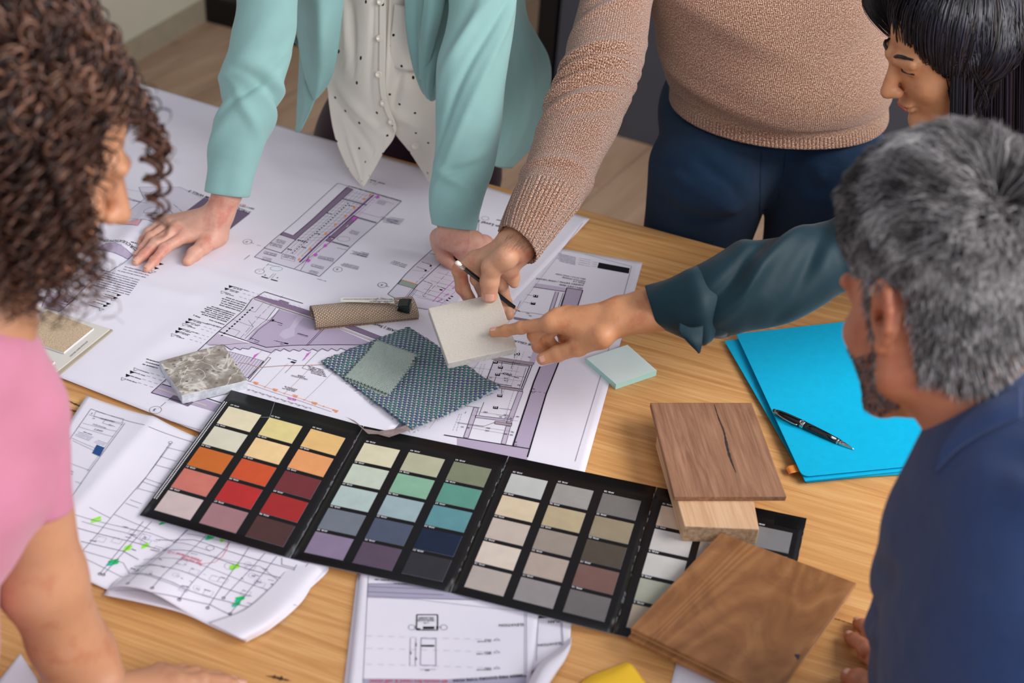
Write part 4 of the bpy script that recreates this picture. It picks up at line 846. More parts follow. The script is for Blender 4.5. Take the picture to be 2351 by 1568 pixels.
t = thing('board_sample', 'large oiled oak floorboard sample with swirling grain, bottom right on the chart', 'wood sample', tuple(P[3]-np.array([0, 0, .018])))
cen = sum(P)/4
mb = MB(); mb.prism([p for p in P][::-1], .0062); mod(mb.build('face_veneer', m_board, t), 'BEVEL', width=.0014, segments=3)
Pi = [cen+(p-cen)*.988-np.array([0, 0, .0062]) for p in P]; mb = MB(); mb.prism(Pi[::-1], .0115); mb.build('plywood_core', m_core, t)
e = P[0]-P[1]; e = nrm(e); f_ = nrm(P[3]-P[0]); mid = (P[0]+P[3])/2-np.array([0, 0, .0115])
mb = MB(); mb.box(mid+e*.0030, f_*np.linalg.norm(P[3]-P[0])*.49, e*.0045, (0, 0, .0028)); mod(mb.build('tongue', m_board, t), 'BEVEL', width=.001, segments=2)
mb = MB(); k0 = G(1831, 1508, .0303); mb.add([k0+np.array([math.cos(a)*.0035*(.7+.5*math.sin(3*a)), math.sin(a)*.008*(.8+.3*math.cos(2*a)), 0]) for a in np.linspace(0, 6.28, 14)[:-1]], [tuple(range(13))]); mb.build('knot_filler', plain('dark_knot_filler', (46, 48, 62), .4), t)
# fabrics
def weave(name, cols, p=.0016, bump=.8, speck=None):
    n = N(name, .9, .1); uv = n.n('ShaderNodeUVMap').outputs[0]; x, y, _ = n.sep(uv)
    fx = n.ma('DIVIDE', x, p); fy = n.ma('DIVIDE', y, p); par = n.ma('MODULO', n.ma('ADD', n.ma('FLOOR', fx), n.ma('FLOOR', fy)), 2.0); par = n.ma('ABSOLUTE', par)
    hx = n.ma('ABSOLUTE', n.ma('SINE', n.ma('MULTIPLY', fx, math.pi))); hy = n.ma('ABSOLUTE', n.ma('SINE', n.ma('MULTIPLY', fy, math.pi)))
    hgt = n.ma('MULTIPLY', hx, hy)
    wn = n.n('ShaderNodeTexWhiteNoise', noise_dimensions='2D'); cb = n.n('ShaderNodeCombineXYZ'); n.L(n.ma('FLOOR', fx), cb.inputs[0]); n.L(n.ma('FLOOR', n.ma('MULTIPLY', fy, .34)), cb.inputs[1]); n.L(cb.outputs[0], wn.inputs['Vector'])
    a = n.ramp(wn.outputs[0], [(0, lin(cols[1])), (.5, lin(cols[2]))]); n.t.nodes[-1].color_ramp.interpolation = 'CONSTANT' if speck else 'LINEAR'
    c = n.mix(par, a, lin(cols[0])); c = n.mix(n.ramp(hgt, [(.1, (.75, .75, .75)), (.5, (0, 0, 0))]), c, lin(cols[3])); n.col(c); n.bump(hgt, bump, p*.5); n.b.inputs['Sheen Weight'].default_value = .3
    return n.m
m_blue = weave('blue_green_tweed', [(176, 182, 180), (52, 88, 140), (34, 124, 128), (36, 50, 72)], .0046, 1, True)
m_sage = weave('sage_linen', [(186, 200, 190), (158, 176, 166), (186, 200, 190), (104, 124, 114)], .0019, 1)
m_jute = weave('beige_basket_weave', [(222, 200, 172), (164, 130, 100), (184, 150, 120), (92, 66, 48)], .0028, 1)
def cloth(name, quad, z0, mat, nu, nv, hf, th=.0014, fray=.0012, zig=None, parent=None):
    Q = [np.array(G(x, y, z0)) for x, y in quad]; V = []; w = np.linalg.norm(Q[1]-Q[0]); h = np.linalg.norm(Q[3]-Q[0])
    for i in range(nv):
        for j in range(nu):
            a, b = j/(nu-1), i/(nv-1); p = (Q[0]*(1-a)+Q[1]*a)*(1-b)+(Q[3]*(1-a)+Q[2]*a)*b
            if zig:
                o = zig*(1 if (i+j) % 2 else -1)
                if i in (0, nv-1): p = p+nrm(Q[3]-Q[0])*o
                if j in (0, nu-1): p = p+nrm(Q[1]-Q[0])*o
            elif i in (0, nv-1) or j in (0, nu-1): p = p+np.random.normal(0, fray, 3)*np.array([1, 1, .2])
            V.append(p+np.array([0, 0, hf(a, b)]))
    f, idx = grid_faces(nv, nu); luv = [(j/(nu-1)*w, i/(nv-1)*h) for q in idx for i, j in q]
    o = add(name, V, [q[::-1] for q in f], mat, parent, None, True, [luv[k*4+m] for k in range(len(f)) for m in (3, 2, 1, 0)])
    mod(o, 'SOLIDIFY', thickness=th, offset=-1); return o
bq = [(938, 752), (1149, 893), (945, 994), (737, 836)]
o = cloth('fabric_swatch', bq, .0050, m_blue, 60, 60, lambda a, b: .0015+.0022*math.sin(3*a+2.2*b)**2+.004*math.exp(-((a-.15)/.12)**2)*math.exp(-((b-.35)/.3)**2)+.006*math.exp(-(((1-a)/.1)**2))*math.exp(-(((b)/.25)**2))+.0035*math.exp(-((b-1)/.25)**2), .002)
tag(o, 'large blue and green tweed fabric square lying under the small sage swatch', 'fabric')
# loose threads around its edge
mb = MB(); random.seed(3); Qb = [G(x, y, .0065) for x, y in bq]
for e in range(4):
    for i in range(46):
        t_ = random.random(); p = Qb[e]*(1-t_)+Qb[(e+1) % 4]*t_; dr = nrm(p-sum(Qb)/4); dr[2] = 0; L = random.uniform(.001, .0035); sd_ = np.array([-dr[1], dr[0], 0])*random.uniform(-.002, .002)
        mb.wire([p-dr*.001, p+dr*L*.5+sd_*.5, p+dr*L+sd_+np.array([0, 0, random.uniform(-.001, .001)])], .0002, 3, random.randrange(2))
tag(mb.build('loose_threads', [plain('thread_grey', (176, 184, 184), .9), plain('thread_blue', (44, 92, 128), .9)], o), kind='stuff')
t = thing('fabric_swatch', 'small sage green linen swatch with zigzag edges, folded double on the blue tweed', 'fabric', tuple(G(865, 850, .009)))
cloth('upper_layer', [(864, 784), (957, 819), (893, 904), (790, 864)], .0135, m_sage, 27, 29, lambda a, b: .0012*math.sin(2*a+b)+.005*math.exp(-((b)/.16)**2)-.001, .001, zig=.0017, parent=t)
cloth('lower_layer', [(864, 790), (953, 829), (886, 912), (791, 872)], .0095, m_sage, 27, 29, lambda a, b: .0006*math.sin(5*a)+.001*b, .001, zig=.0017, parent=t)
patch('fold', [[(862, 786, gz(862, 786, .012)), (958, 821, gz(958, 821, .012))], [(864, 781, gz(864, 781, .018)), (958, 815, gz(958, 815, .018))], [(870, 781, gz(870, 781, .019)), (960, 817, gz(960, 817, .018))]], m_sage, t, 10, 20, .001)
# rolled beige sample with a label and a binder clip
rt = thing('fabric_roll', 'rolled beige basket weave fabric sample with a printed label and a black binder clip', 'fabric', tuple(G(830, 735)))
ra_, rb_ = G(722, 728, .016), G(948, 706, .013); rd = nrm(rb_-ra_); rs = np.array([-rd[1], rd[0], 0])
def rollpts(t_, off=0):
    c = ra_*(1-t_)+rb_*t_; w = .0260+.002*t_; h = .0155-.004*t_
    pts = []
    for a in np.linspace(-2.6, 3.6, 40):
        k = 1-.10*(a+2.6)/6.2*(1 if a < 2.5 else 1)
        pts.append(c+rs*math.cos(a)*w*k+np.array([0, 0, 1])*(math.sin(a)*h*k)*(.9 if math.sin(a) > 0 else .98)+rd*.0)
    return pts
A = np.array([rollpts(t_) for t_ in np.linspace(-.02, 1.02, 50)]); A[:, :, :2] += (np.sin(np.arange(50)/50*9)[:, None]*.0006)[..., None]
f, idx = grid_faces(50, 40); Ls = np.linalg.norm(rb_-ra_); luv = [(i/49*Ls, j/39*.13) for q in idx for i, j in q]
o = add('rolled_cloth', A.reshape(-1, 3), f, m_jute, rt, None, True, luv); mod(o, 'SOLIDIFY', thickness=.0018, offset=0)
# second inner turn
B = []
for t_ in np.linspace(-.015, 1.015, 50):
    c = ra_*(1-t_)+rb_*t_; w = .022; h = .0115-.004*t_; B.append([c+rs*math.cos(a)*w+np.array([0, 0, 1])*math.sin(a)*h for a in np.linspace(-2.9, 2.9, 30)])
B = np.array(B); f, idx = grid_faces(50, 30); luv = [(i/49*Ls, j/29*.1) for q in idx for i, j in q]; o = add('inner_turn', B.reshape(-1, 3), f, m_jute, rt, None, True, luv); mod(o, 'SOLIDIFY', thickness=.0018, offset=0)
def rg(x, y, extra=0):
    'point on top of the roll seen at the pixel'
    return G(x, y, .031+extra)
mb = MB(); Lq = [rg(783, 686), rg(903, 683), rg(906, 692), rg(787, 690)]; mb.prism([rg(782, 692, .0010), rg(906, 696, .0010), rg(903, 683, .0010), rg(783, 683, .0010)][::1], .0004)
lb = mb.build('label', plain('label_paper', (226, 222, 210), .6), rt)
mb = MB()
for s_, a_, b_ in (('HW BASE CASE FIRE PIT', (902, 690.5), (848, 690.5)), ('BAR CUSHION FABRIC SUNBRELLA SAVANE COCONUT', (901, 685.6), (788, 685.6))):
    gv, gf, gw = glyphs(s_); A_, B_ = rg(*a_, .0016), rg(*b_, .0016); L = np.linalg.norm(B_-A_); d = (B_-A_)/L; up = np.array([-d[1], d[0], 0]); mb.add(A_+gv[:, :1]*(L/gw)*d+gv[:, 1:]*(L/gw)*up*1.2, gf)
mb.build('print', INK['soft'], lb)
bc = thing('binder_clip', 'small black binder clip with silver wire arms on the end of the rolled beige fabric', 'clip', tuple(G(935, 712, .025)))
c0 = G(931, 702, .0335); cx = nrm(G(945, 705, .03)-G(912, 701, .03)); cy = np.array([-cx[1], cx[0], 0])
mb = MB(); n_ = 7
prof = [(-.011, .0046), (-.004, .0072), (.004, .0085), (.0075, .0085), (.0075, -.0085), (.004, -.0085), (-.004, -.0072), (-.011, -.0046)]
A_ = [c0+cx*a+np.array([0, 0, b*.75])+cy*.0105 for a, b in prof]; B_ = [p-cy*.021 for p in A_]; mb.add(A_+B_, [(i, i+1, i+9, i+8) for i in range(7)])
o = mb.build('clip_body', plain('black_spring_steel', (15, 15, 17), .3, .6), bc); mod(o, 'SOLIDIFY', thickness=.0009)
for k, zz_ in ((0, .0035),):
    pts = [c0-cx*.010+cy*.006+(0, 0, .0035), c0-cx*.030+cy*.0045+(0, 0, .0050), c0-cx*.040+cy*.0065+(0, 0, .0050), c0-cx*.0455+cy*.004+(0, 0, .005), c0-cx*.0462+(0, 0, .005), c0-cx*.0455-cy*.004+(0, 0, .005), c0-cx*.040-cy*.0065+(0, 0, .005), c0-cx*.030-cy*.0045+(0, 0, .005), c0-cx*.010-cy*.006+(0, 0, .0035)]
    mb = MB(); mb.wire(catmull([np.array(p, float) for p in pts], 50), .0006, 8); mb.build('wire_arm', plain('polished_steel', (205, 202, 196), .2, .5, metal=1), bc, True)
# ------------------------------------------------------------ sticky notes, folders, pen, sample board
n = N('mint_notes_side', .6, .2); co = n.co(); x, y, z = n.sep(co); n.col(n.mix(n.ma('MULTIPLY', n.ma('FRACT', n.ma('MULTIPLY', z, 1400)), .2), lin((180, 226, 218)), lin((150, 204, 196))))
P = [G(x, y, .0105) for x, y in ((1346.4, 822.7), (1440.6, 791.3), (1508, 850.3), (1414.5, 881.9))]
mb = MB(); mb.prism(P[::-1], .0101); o = mb.build('sticky_note_pad', [plain('mint_notes', (226, 242, 237), .6, .2, .02), n.m]); o.data.polygons.foreach_set('material_index', [0, 0, 1, 1, 1, 1]); tag(o, 'pad of pale mint sticky notes on the bare oak beside the joinery sheet', 'sticky notes')
m_bl = plain('cyan_card', (0, 178, 220), .55, .25, .04, 90); m_bl2 = plain('cyan_card_inside', (0, 150, 205), .6)
def roundpoly(P, idx, r, n_=8):
    out = []
    for i, p in enumerate(P):
        if i not in idx: out.append(p); continue
        a = p+nrm(P[i-1]-p)*r; b = p+nrm(P[(i+1) % len(P)]-p)*r
        out += [(1-t)**2*a+2*t*(1-t)*p+t*t*b for t in np.linspace(0, 1, n_)]
    return out
def folder(quad, z, th, rnd, nm, parent, mat, lift=None):
    P = [G(x, y, z) for x, y in quad]; P = roundpoly([np.array(p) for p in P], rnd, .012); mb = MB(); mb.prism(P[::-1], th); o = mb.build(nm, mat, parent); mod(o, 'BEVEL', width=.0002, segments=1); return o
t = thing('document_folder', 'stack-topping bright cyan card folder with the black pen lying on it', 'folder', tuple(G(1850, 1090)))
folder([(1690, 766), (1985, 733), (2290, 1050), (1842, 1094)], .0135, .0010, (3,), 'front_cover', t, m_bl)
folder([(1692, 771), (1985, 738), (2295, 1058), (1848, 1104)], .0095, .0008, (), 'back_cover', t, m_bl)
folder([(1760, 800), (1970, 775), (2240, 1045), (1880, 1082)], .0124, .0020, (), 'inner_pages', t, plain('folder_pages', (225, 228, 232), .6))
t = thing('document_folder', 'second cyan card folder lying beneath the top one, its left edge showing', 'folder', tuple(G(1850, 1104)))
folder([(1663, 782), (1980, 745), (2292, 1060), (1850, 1106)], .0065, .0010, (), 'front_cover', t, m_bl)
folder([(1668, 790), (1980, 752), (2292, 1064), (1852, 1108)], .0018, .0010, (), 'back_cover', t, m_bl2)
mb = MB(); mb.prism([G(1880, 1098, .0052), G(2110, 1084, .0052), G(2112, 1078, .0052), G(1880, 1092, .0052)], .003); mb.build('gusset', m_bl, t)
tag(patch('page_marker', [[(1802, 1073, gz(1802, 1073, .006)), (1815, 1068, gz(1815, 1068, .009)), (1850, 1062, gz(1850, 1062, .0085))], [(1811, 1089, gz(1811, 1089, .006)), (1822, 1085, gz(1822, 1085, .009)), (1856, 1080, gz(1856, 1080, .0085))]], plain('orange_tab', (232, 142, 66), .55), None, 8, 14, .0003), 'small orange sticky tab sticking out from the cyan folders', 'page marker')
# ball pen
t = thing('ball_pen', 'black ball pen with silver rings lying on the cyan folder', 'pen', tuple(G(1865, 985, .0135)))
pa, pb = G(1774, 941, .0195), G(1961, 1032, .0150); pL = np.linalg.norm(pb-pa); pd_ = nrm(pb-pa); k = pL/140
m_blk = plain('black_gloss', (10, 10, 12), .12, .6, coat=.5); m_chr = plain('chrome', (214, 210, 204), .12, .5, metal=1)
mb = MB(); mb.lathe(pa, pd_, [(5*k/1, .0032), (12*k, .0046), (25*k, .0056), (45*k, .0062), (50*k, .0062)], 28); mb.build('upper_barrel', m_blk, t, True)
mb = MB(); mb.lathe(pa, pd_, [(55*k, .0061), (70*k, .0061), (90*k, .0058), (112*k, .0049)], 28); mb.build('lower_barrel', m_blk, t, True)
mb = MB(); mb.lathe(pa, pd_, [(0, .0012), (1*k, .0022), (3*k, .0028), (4.2*k, .0030)], 24); mb.build('end_cap', m_blk, t, True)
for a, b, r in ((4.2, 7, .0034), (49.5, 55.5, .0066), (111.5, 114, .0051)):
    mb = MB(); mb.lathe(pa, pd_, [(a*k, r*.97), ((a+.4)*k, r), ((b-.4)*k, r), (b*k, r*.97)], 28); mb.build('ring', m_chr, t, True)
mb = MB(); mb.lathe(pa, pd_, [(114*k, .0046), (124*k, .0033), (134*k, .0017), (136*k, .0010), (140*k, .0007)], 24); mb.build('tip', m_chr, t, True)
side = nrm(np.cross(pd_, (0, 0, 1))); side = side if side@CD > 0 else -side
P = catmull([pa+pd_*7*k+side*.0036+(0, 0, .001), pa+pd_*20*k+side*.0078+(0, 0, .001), pa+pd_*38*k+side*.0086+(0, 0, .0005), pa+pd_*46*k+side*.0066], 20); mb = MB()
mb.wire(P, .0009, 8, 0, [.0013]*3+[.0009]*14+[.0012]*3); mb.build('clip', m_chr, t, True)
# plaster sample board under the curls
t = thing('plaster_sample_board', 'off-white board of textured beige plaster samples at the left edge of the plan', 'sample board', tuple(G(130, 865)))
m_bd = plain('board_card', (214, 209, 200), .6, .2, .02, 4); m_bs = plain('board_bevel', (170, 160, 142), .6)
Q = [(-120, 660), (100, 705), (259, 757), (128, 866), (-180, 1130), (-300, 900)]
mb = MB(); mb.prism([G(x, y, .0075) for x, y in ((-160, 640), (259, 757), (126, 868), (-330, 1000))][::-1], .0035); mb.build('backing', m_bs, t)
mb = MB(); mb.prism([G(x, y, .0095) for x, y in ((50, 690), (252, 755), (118, 862), (-100, 800), (-100, 800))][::-1][1:], .002); o = mb.build('card', m_bd, t)
def plaster(nm, quad, rgb, cut=None):
    n = N(nm+'_'+str(rgb[0]), .85, .1); co = n.co(); nz = n.noise(co, 420, 4, .7); n.col(n.ramp(nz, [(.3, lin(tuple(v*.86 for v in rgb))), (.6, lin(rgb))])); n.bump(nz, 1, .0022)
    P = [G(x, y, .0135) for x, y in quad]; mb = MB(); mb.prism(P[::-1], .0038); o = mb.build(nm, [n.m, m_white], t); o.data.polygons.foreach_set('material_index', [0, 1, 1, 1, 1, 1]); mod(o, 'BEVEL', width=.0006, segments=1); return o
plaster('plaster_sample', [(35, 772), (108, 712), (216, 753), (147, 809)], (224, 198, 166)); plaster('plaster_sample', [(-60, 800), (8, 782), (127, 830), (40, 898)], (222, 214, 188)); plaster('plaster_sample', [(-90, 740), (-20, 690), (38, 722), (-30, 775)], (200, 186, 164))
for s_, a_, b_, h in (('INTONACHINO GROSSO', (199, 783), (159, 818), 1.0), ('ZEROA', (22, 760), (8, 770), 1.0)):
    mb = MB()
    gv, gf, gw = glyphs(s_); A_, B_ = G(*a_, .0098), G(*b_, .0098); L = np.linalg.norm(B_-A_); d = (B_-A_)/L; up = np.array([-d[1], d[0], 0]); mb.add(A_+gv[:, :1]*(L/gw)*d+gv[:, 1:]*(L/gw)*up, gf)
    mb.build('lettering', INK['grey'], t)
# pencil
t = thing('pencil', 'black pencil with a white eraser held in the hand behind the stone tile', 'pencil', tuple(G(1120, 660, .13)))
e0, e1 = G(1048, 602, .185), G(1194, 716, .062); d = nrm(e1-e0); L = np.linalg.norm(e1-e0); k = L/170
PEN = (e0, e1)
mb = MB(); mb.lathe(e0, d, [(0, .0026), (1.2*k, .0034), (8*k, .0035)], 20); mb.build('eraser', plain('white_rubber', (232, 228, 216), .7), t, True)
mb = MB(); mb.lathe(e0, d, [(7*k, .0037), (9*k, .0039), (10*k, .0036), (12*k, .0039), (14*k, .0036), (16*k, .0039), (19*k, .0037)], 20); mb.build('ferrule', m_chr, t, True)
mb = MB(); mb.lathe(e0, d, [(18.5*k, .0036), (152*k, .0036), (153*k, .0034)], 6); mb.build('shaft', plain('black_paint', (20, 20, 24), .25, .5), t)
mb = MB(); mb.lathe(e0, d, [(152*k, .0034), (165*k, .0011)], 16); mb.build('sharpened_wood', plain('cedar', (196, 150, 118), .7), t, True)
mb = MB(); mb.lathe(e0, d, [(164.5*k, .0012), (170*k, .0003)], 12); mb.build('lead', plain('graphite', (50, 50, 54), .4), t, True)
# dried paint smear on the chart
n = N('dried_taupe_paint', .45, .4); co = n.co(); n.col(n.ramp(n.noise(co, 90, 3), [(.3, lin((128, 112, 110))), (.7, lin((156, 138, 134)))]))
mb = MB(); P = [G(x, y, .0118) for x, y in ((790, 955), (815, 966), (836, 984), (870, 990), (905, 985), (938, 974), (950, 984), (922, 994), (893, 1004), (868, 997), (845, 996), (822, 975), (796, 958))]
mb.add(P, [tuple(range(len(P)))]); mb.build('paint_smear', n.m, CH)
# ------------------------------------------------------------ people: materials
def skin(name, rgb, red, var=.10):
    n = N(name, .46, .4); co = n.co(); c = np.array(lin(rgb)); r = np.array(lin(red))
    a = n.noise(co, 32, 4, .6); b = n.noise(co, 160, 3)
    col = n.ramp(a, [(.32, tuple(c*(1-var))), (.52, tuple(c)), (.68, tuple(r))]); col = n.mix(n.ma('MULTIPLY', b, .18), col, tuple(c*.72)); n.col(col)
    n.b.inputs['Subsurface Weight'].default_value = .12; n.b.inputs['Subsurface Radius'].default_value = (.012, .004, .002); n.b.inputs['Subsurface Scale'].default_value = .5
    v = n.vor(co, 900); w = n.noise(co, 130, 4, .6, 1.2); n.bump(n.ma('ADD', n.ma('MULTIPLY', v, .25), w), .28, .0012); return n.m
sk_b = skin('skin_rosy', (216, 164, 142), (204, 132, 114)); sk_c = skin('skin_olive', (206, 154, 122), (196, 124, 98)); sk_d = skin('skin_golden', (206, 146, 104), (196, 126, 88), .06)
sk_a = skin('skin_amber', (196, 142, 108), (184, 122, 90), .05); sk_e = skin('skin_tan', (190, 122, 90), (184, 110, 82), .06)
m_nail = plain('fingernail', (216, 162, 140), .25, .5, .03, coat=.3)
def fabric(name, rgb, fine=1500, b=.25, rough=.8, sheen=.25, var=.05, dr=None):
    n = N(name, rough, .2); c = lin(rgb); co = n.co(); n.col(n.ramp(n.noise(co, 14, 3), [(.3, tuple(v*(1-var) for v in c)), (.7, tuple(min(1, v*(1+var)) for v in c))]))
    h = n.ma('ADD', n.ma('MULTIPLY', n.noise(co, fine, 2), .12), n.noise(co, 13, 2, .4, .6) if dr else 0.0); n.bump(h, b, .0006 if not dr else dr); n.b.inputs['Sheen Weight'].default_value = sheen; n.b.inputs['Sheen Roughness'].default_value = .5; return n.m
m_mint = fabric('mint_crepe', (136, 176, 172), dr=.006, b=.5); m_aub = fabric('aubergine_cloth', (48, 26, 44)); m_chino = fabric('petrol_chino', (18, 52, 84), dr=.020, b=.9, sheen=.1); m_teal = fabric('teal_satin', (14, 44, 54), rough=.5, sheen=.1, dr=.004, b=.5)
m_pink = fabric('pink_crepe', (194, 122, 146), dr=.006, b=.4); m_navy = fabric('navy_suiting', (34, 60, 110), dr=.016, b=.9, rough=.7, sheen=.25)
n = N('ivory_dotted_crepe', .75, .2); uv = n.n('ShaderNodeUVMap').outputs[0]; v = n.vor(uv, 21); co = n.co(); n.t.nodes['Voronoi Texture'].voronoi_dimensions = '2D'; n.t.nodes['Voronoi Texture'].inputs['Randomness'].default_value = .75
n.col(n.mix(n.ma('LESS_THAN', v, .052), lin((232, 226, 212)), lin((22, 26, 36)))); n.bump(n.ma('ADD', n.ma('MULTIPLY', n.noise(co, 1200, 2), .1), n.noise(co, 15, 2, .4, .6)), .5, .006); n.b.inputs['Sheen Weight'].default_value = .2; m_shirt = n.m
def knit(name, rib=False):
    n = N(name, .9, .1); uv = n.n('ShaderNodeUVMap').outputs[0]; x, y, _ = n.sep(uv); p = .0072 if rib else .0034
    fx = n.ma('FRACT', n.ma('DIVIDE', x, p)); tri = n.ma('ABSOLUTE', n.ma('SUBTRACT', fx, .5)); colr = n.ma('POWER', n.ma('SINE', n.ma('MULTIPLY', fx, math.pi)), .6)
    st = n.ma('SINE', n.ma('MULTIPLY', n.ma('ADD', n.ma('DIVIDE', y, .0030), n.ma('MULTIPLY', tri, 1.5)), 2*math.pi))
    h = n.ma('ADD', colr, n.ma('MULTIPLY', st, .22 if not rib else .12)); co = n.co()
    mp = n.n('ShaderNodeMapping'); n.L(uv, mp.inputs['Vector']); mp.inputs['Scale'].default_value = (1, .75, 1)
    a = n.noise(mp.outputs[0], 620, 2, .6); c = n.ramp(a, [(.39, lin((118, 72, 50))), (.5, lin((162, 114, 88))), (.6, lin((220, 190, 168)))])
    c = n.mix(n.ramp(h, [(.05, (.75, .75, .75)), (.5, (0, 0, 0))]), c, lin((112, 72, 56))); n.col(c); n.bump(h, .9, .0016 if not rib else .0035); n.b.inputs['Sheen Weight'].default_value = .35; return n.m
m_knit = knit('heather_knit'); m_rib = knit('heather_rib', True)
# ------------------------------------------------------------ people: builders
def nail(par, tip, along, up, w=.0058, l=.0075, r=.0075):
    along = nrm(along); up = np.array(up, float); up = nrm(up-along*np.dot(up, along)); s = np.cross(along, up); V = []; F_ = []
    c = np.array(tip)+up*(r*1.03-w*.36+.0003)-along*l*.45
    for i in range(7):
        for j in range(9):
            a = (j/8-.5)*2.0; b = (i/6-.5)*2; k = math.sqrt(max(0, 1-abs(b)**4)) if b < 0 else 1-.12*b*b
            V.append(c+s*math.sin(a)*w*k+along*b*l+up*(w*.62*math.cos(a)*1.0-w*.25)*(1-.08*b*b))
    for i in range(6):
        for j in range(8): F_.append((i*9+j, i*9+j+1, (i+1)*9+j+1, (i+1)*9+j))
    o = add('fingernail', V, F_, m_nail, par); mod(o, 'SOLIDIFY', thickness=.0006, offset=-1); return o
def chain(sd, pts, rs, k0=.006, k=.0022):
    for i in range(len(pts)-1): sd.cone(pts[i], pts[i+1], rs[i], rs[i+1], k0 if i == 0 else k)
    for i in range(1, len(pts)-1): sd.ball(pts[i], rs[i]*1.045, .004)
def hand(sd, wrist, wr, fingers, thumb, fr=(.0100, .0088, .0078, .0064), tr=(.0150, .0125, .0115, .0090), palm=(.017, .0115), kk=.010):
    for f in fingers: sd.cone(wrist, f[0], palm[0], palm[1], kk)
    for a, b in zip(fingers[:-1], fingers[1:]): sd.cone(a[0], b[0], palm[1]*.92, palm[1]*.92, .008)
    m0 = (fingers[0][0]+fingers[-1][0])/2
    for i, f in enumerate(fingers):
        s = (1, 1.02, .97, .84)[i]; chain(sd, f, [r*s for r in fr], .005)
        sd.ball(f[0]+np.array([0, 0, .001]), fr[0]*1.03*s, .006)
        m = wrist*.35+f[0]*.65; sd.cone(f[0]+np.array([0, 0, .0045]), wrist*.6+f[0]*.4+np.array([0, 0, .007]), .0042, .0030, .006)     # tendon ridge
    sd.cone(wrist, thumb[0], palm[0], tr[0], .012); sd.cone(thumb[0], fingers[0][0], tr[0]*.75, palm[1]*.8, .010); chain(sd, thumb, tr, .008, .003)
def head(sd, c, f, u, sc=1.0, neck=None, nr=.056, ears=True, side=0):
    f = nrm(f); u = nrm(np.array(u)-f*np.dot(u, f)); s = np.cross(u, f); P = lambda a, b, d: c+(f*a+s*b+u*d)*sc; A = [f, s, u]
    sd.ell(P(-.012, 0, .022), A, np.array([.095, .076, .090])*sc); sd.ell(P(.034, 0, -.040), A, np.array([.056, .060, .082])*sc, .02)
    for g in (-1, 1):
        sd.cone(P(-.002, g*.054, -.070), P(.066, g*.014, -.108), .017*sc, .017*sc, .018); sd.cone(P(-.004, g*.058, -.03), P(-.002, g*.054, -.07), .016*sc, .017*sc, .02)
        sd.ball(P(.062, g*.038, -.036), .020*sc, .015); sd.ball(P(.094, g*.031, .002), .013*sc, .012, True); sd.ball(P(.074, g*.031, .001), .0125*sc, .004)
        sd.cone(P(.088, g*.012, .016), P(.076, g*.045, .014), .009*sc, .008*sc, .010); sd.ball(P(.100, g*.010, -.040), .0075*sc, .005)
        if ears and (side in (0, g)):
            e = P(-.008, g*.074, -.012); o = s*g
            ring = [e+(f*x+u*y+o*z)*sc for x, y, z in ((.010, .010, .002), (.006, .026, .006), (-.008, .033, .010), (-.020, .026, .014), (-.024, .010, .016), (-.020, -.008, .014), (-.010, -.020, .008), (.002, -.026, .004), (.008, -.014, .001))]
            for a, b in zip(ring[:-1], ring[1:]): sd.cone(a, b, .0042*sc, .0042*sc, .004)
            sd.ell(e+(f*-.006+u*.002+o*.004)*sc, [nrm(f+o*.35), nrm(o-f*.35), u], np.array([.016, .005, .026])*sc, .005); sd.ball(e+(f*-.001-u*.027+o*.005)*sc, .0068*sc, .005); sd.ball(e+(f*-.004+o*.010)*sc, .0085*sc, .004, True)
            sd.cone(e+(f*-.012+u*.020+o*.008)*sc, e+(f*-.014-u*.012+o*.009)*sc, .0035*sc, .003*sc, .004)
    sd.cone(P(.084, 0, .010), P(.112, 0, -.034), .008*sc, .0115*sc, .010); sd.ell(P(.090, 0, -.064), [f, s, u], np.array([.010, .022, .006])*sc, .005); sd.ell(P(.088, 0, -.074), [f, s, u], np.array([.010, .019, .0065])*sc, .004); sd.ball(P(.078, 0, -.104), .018*sc, .015)
    if neck is not None: sd.cone(P(-.024, 0, -.055), neck, nr, nr*1.12, .025)
    return P, s
def strands(name, polys, radii, mats, mi, par, n=3):
    'polys (k, m, 3) polylines; radii (k,) root radius'
    P = np.asarray(polys); K, M_, _ = P.shape; T = nrm(np.gradient(P, axis=1)); ref = np.broadcast_to(np.array([.31, .52, .79]), T.shape)
    U = nrm(np.cross(T, ref)); V = np.cross(T, U); tp = (1-np.linspace(0, 1, M_)**2*.85)[None, :, None]; R = np.asarray(radii)[:, None, None]*tp; rings = []
    for j in range(n): a = 2*math.pi*j/n; rings.append(P+(U*math.cos(a)+V*math.sin(a))*R)
    Q = np.stack(rings, 2).reshape(-1, 3); base = (np.arange(K)*M_*n)[:, None, None]; i = (np.arange(M_-1)*n)[None, :, None]; j = np.arange(n)[None, None, :]; jn = (j+1) % n
    Fc = np.stack([base+i+j, base+i+jn, base+i+n+jn, base+i+n+j], -1).reshape(-1, 4)
    me = bpy.data.meshes.new(name); me.vertices.add(len(Q)); me.vertices.foreach_set('co', Q.astype(np.float32).ravel()); me.loops.add(Fc.size); me.loops.foreach_set('vertex_index', Fc.astype(np.int32).ravel())
    me.polygons.add(len(Fc)); me.polygons.foreach_set('loop_start', np.arange(0, Fc.size, 4, dtype=np.int32)); 
    for m in mats: me.materials.append(m)
    me.polygons.foreach_set('material_index', np.repeat(np.asarray(mi, dtype=np.int32), (M_-1)*n)); me.polygons.foreach_set('use_smooth', np.ones(len(Fc), bool)); me.update(calc_edges=True); me.validate()
    o = bpy.data.objects.new(name, me); COL.objects.link(o); o.parent = par
    if par.parent is None: o.location = -par.location
    return o
def hairmat(name, rgb, rough=.42, spec=.5):
    n = N(name, rough, spec); n.col(lin(rgb)); n.b.inputs['Anisotropic'].default_value = .5; return n.m
